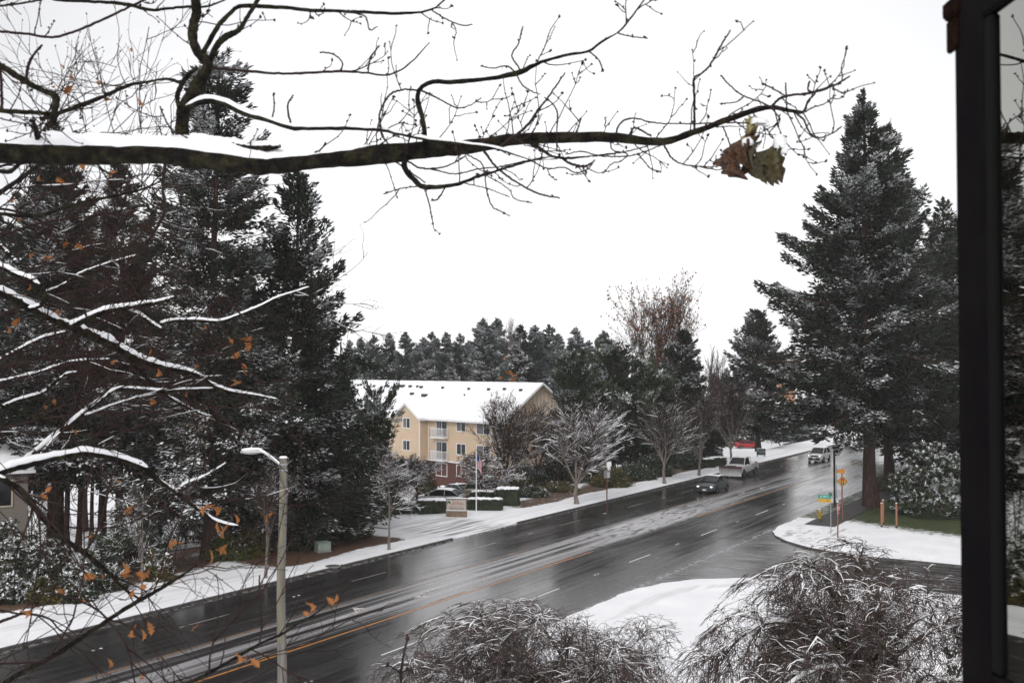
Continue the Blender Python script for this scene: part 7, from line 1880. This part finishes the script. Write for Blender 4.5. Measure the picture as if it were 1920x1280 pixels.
for px, py, w, h in ((1424, 228, 17, 8), (1462, 268, 13, 17), (1402, 268, 11, 10), (1436, 234, 8, 5), (1466, 284, 11, 8)):
    c = at(px, py, 3.27); u = np.linspace(0, 2 * np.pi, 12, endpoint=False); V = [c + (0, 0, h * 3.3 / F)]
    for ph in (.5, 1.0, 1.6, 2.2):
        for a in u: V.append(c + np.array((math.cos(a) * w * math.sin(ph), math.sin(a) * w * .8 * math.sin(ph), h * math.cos(ph))) * 3.3 / F * (1 + .1 * rng.normal()))
    n0 = sc_.n; sc_.add(V, [(0, 1 + k, 1 + (k + 1) % 12) for k in range(12)])
    for r_ in range(3): sc_.f.append(np.array([(1 + r_ * 12 + k, 1 + (r_ + 1) * 12 + k, 1 + (r_ + 1) * 12 + (k + 1) % 12, 1 + r_ * 12 + (k + 1) % 12) for k in range(12)]) + n0); sc_.m.append(np.zeros(12, int))
sc_.build('leaf_snow', M_snow, oak, smooth=True)

# a budding shoot rising at the bottom
sh = thing('budding_shoot', 'single reddish shoot with swollen buds rising at the bottom of the view', 'shoot', (0, 0, 0))
P, R = trace([(752, 1290, 4), (752, 1262, 5), (757, 1225, 4), (764, 1198, 4)], 3.9, 3.9, 16)
base = np.array([P[0] * (1, 1, 0) + (.3, .5, 0), P[0] * (1, 1, 0) + (.2, .3, 5), P[0]]); bp = smooth_path(base, 14)
mb = MB(); mb.tubes(np.concatenate([bp[:-1], P])[None], np.concatenate([np.linspace(.022, R[0], 13), R])[None], 8)
Q1 = [trace([(751, 1262, 3), (738, 1252, 3), (727, 1246, 3)], 3.9, 3.88, 6), trace([(753, 1262, 3), (765, 1255, 3), (773, 1258, 2)], 3.9, 3.92, 6), trace([(756, 1228, 3), (762, 1226, 2), (764, 1240, 2)], 3.9, 3.9, 5)]
for a, b in Q1: mb.tubes(a[None], b[None], 6)
mb.build('stem', M_twig_red, sh, smooth=True)
mb = MB()
for px, py, s in ((764, 1195, 8), (727, 1245, 6), (773, 1257, 5), (755, 1238, 4), (764, 1253, 5), (750, 1258, 5), (760, 1212, 4)):
    c = at(px, py, 3.9); s *= 3.9 / F; mb.tubes(np.array([[c - (0, 0, s * .8), c - (0, 0, s * .2), c + (0, 0, s * .9)]]), np.array([[s * .3, s * .6, s * .1]]), 6)
mb.build('buds', M_twig_red, sh)

# ---------------------------------------------------------------- the open window sash at the right
ws = thing('window_sash', 'dark open window sash with a reflecting pane at the right edge', 'window', (.88, 1.0, H - .62))
M_frame = mat("dark_brown_frame", (0.006, 0.005, 0.006), (0.010, 0.009, 0.009), rough=.8, scale=6, spec=.02)
M_seal = mat("black_seal", (0.004, 0.004, 0.004), rough=.8)
def rel(x0, x1, y0, y1, z0, z1): return (x0 - .88, x1 - .88, y0 - 1.0, y1 - 1.0, z0 + .62, z1 + .62)
mb = MB(); mb.bbox(*rel(.88, .945, 1.905, 2.022, -.62, .72), .006); mb.build('stile', M_frame, ws)
mb = MB(); mb.bbox(*rel(.888, .935, 2.022, 2.040, -.64, .70), .004); mb.build('weather_strip', M_seal, ws)
mb = MB(); mb.bbox(*rel(.884, .94, 1.872, 1.906, -.56, .655), .004); mb.build('glazing_bead', M_seal, ws)
mb = MB(); mb.bbox(*rel(.88, .945, .35, 1.904, .657, .72), .006); mb.build('top_rail', M_frame, ws)
mb = MB(); mb.bbox(*rel(.88, .945, .35, 1.904, -.62, -.562), .006); mb.build('bottom_rail', M_frame, ws)
mb = MB(); mb.bbox(*rel(.88, .945, .23, .349, -.62, .72), .006); mb.build('stile', M_frame, ws)
M_pane, n_, l_, b_ = new_mat("tinted_reflecting_pane")
b_.inputs['Base Color'].default_value = (.40, .405, .37, 1); b_.inputs['Metallic'].default_value = 1; b_.inputs['Roughness'].default_value = .015
mb = MB(); mb.box(*rel(.893, .899, .35, 1.873, -.562, .657)); mb.build('pane', M_pane, ws)
mb = MB(); mb.bbox(*rel(.866, .90, 1.99, 2.05, .695, .735), .008); mb.bbox(*rel(.873, .885, 2.0, 2.045, .63, .695), .004); mb.build('corner_bracket', mat("rusty_bracket", (.006, .004, .0035), (.018, .009, .006), rough=.9, scale=60, spec=.02), ws)
mb = MB(); mb.bbox(*rel(.84, .95, 1.70, 2.0, -.66, -.622), .01); mb.build('drip_rail', mat("wet_brown_rail", (.02, .012, .012), rough=.4), ws)
mb = MB(); mb.box(*rel(-1.2, -.1, .25, .30, -.1, .0)) if False else None

# ---------------------------------------------------------------- the damp air
hz_m = bpy.data.materials.new("damp_air"); hz_m.use_nodes = True
hn, hl = hz_m.node_tree.nodes, hz_m.node_tree.links
hn.clear(); ho = hn.new("ShaderNodeOutputMaterial"); hv = hn.new("ShaderNodeVolumePrincipled")
hv.inputs['Color'].default_value = (1, 1, 1, 1); hv.inputs['Density'].default_value = 0.0002; hv.inputs['Anisotropy'].default_value = 0.0
hl.new(hv.outputs[0], ho.inputs['Volume'])
mb = MB(); mb.box(-330, 430, -160, 520, -6, 46)
hz = mb.build('haze', hz_m); hz['kind'] = 'stuff'; hz['label'] = 'thin pale haze over the far trees and road'; hz['category'] = 'haze'
hz.display_type = 'WIRE'
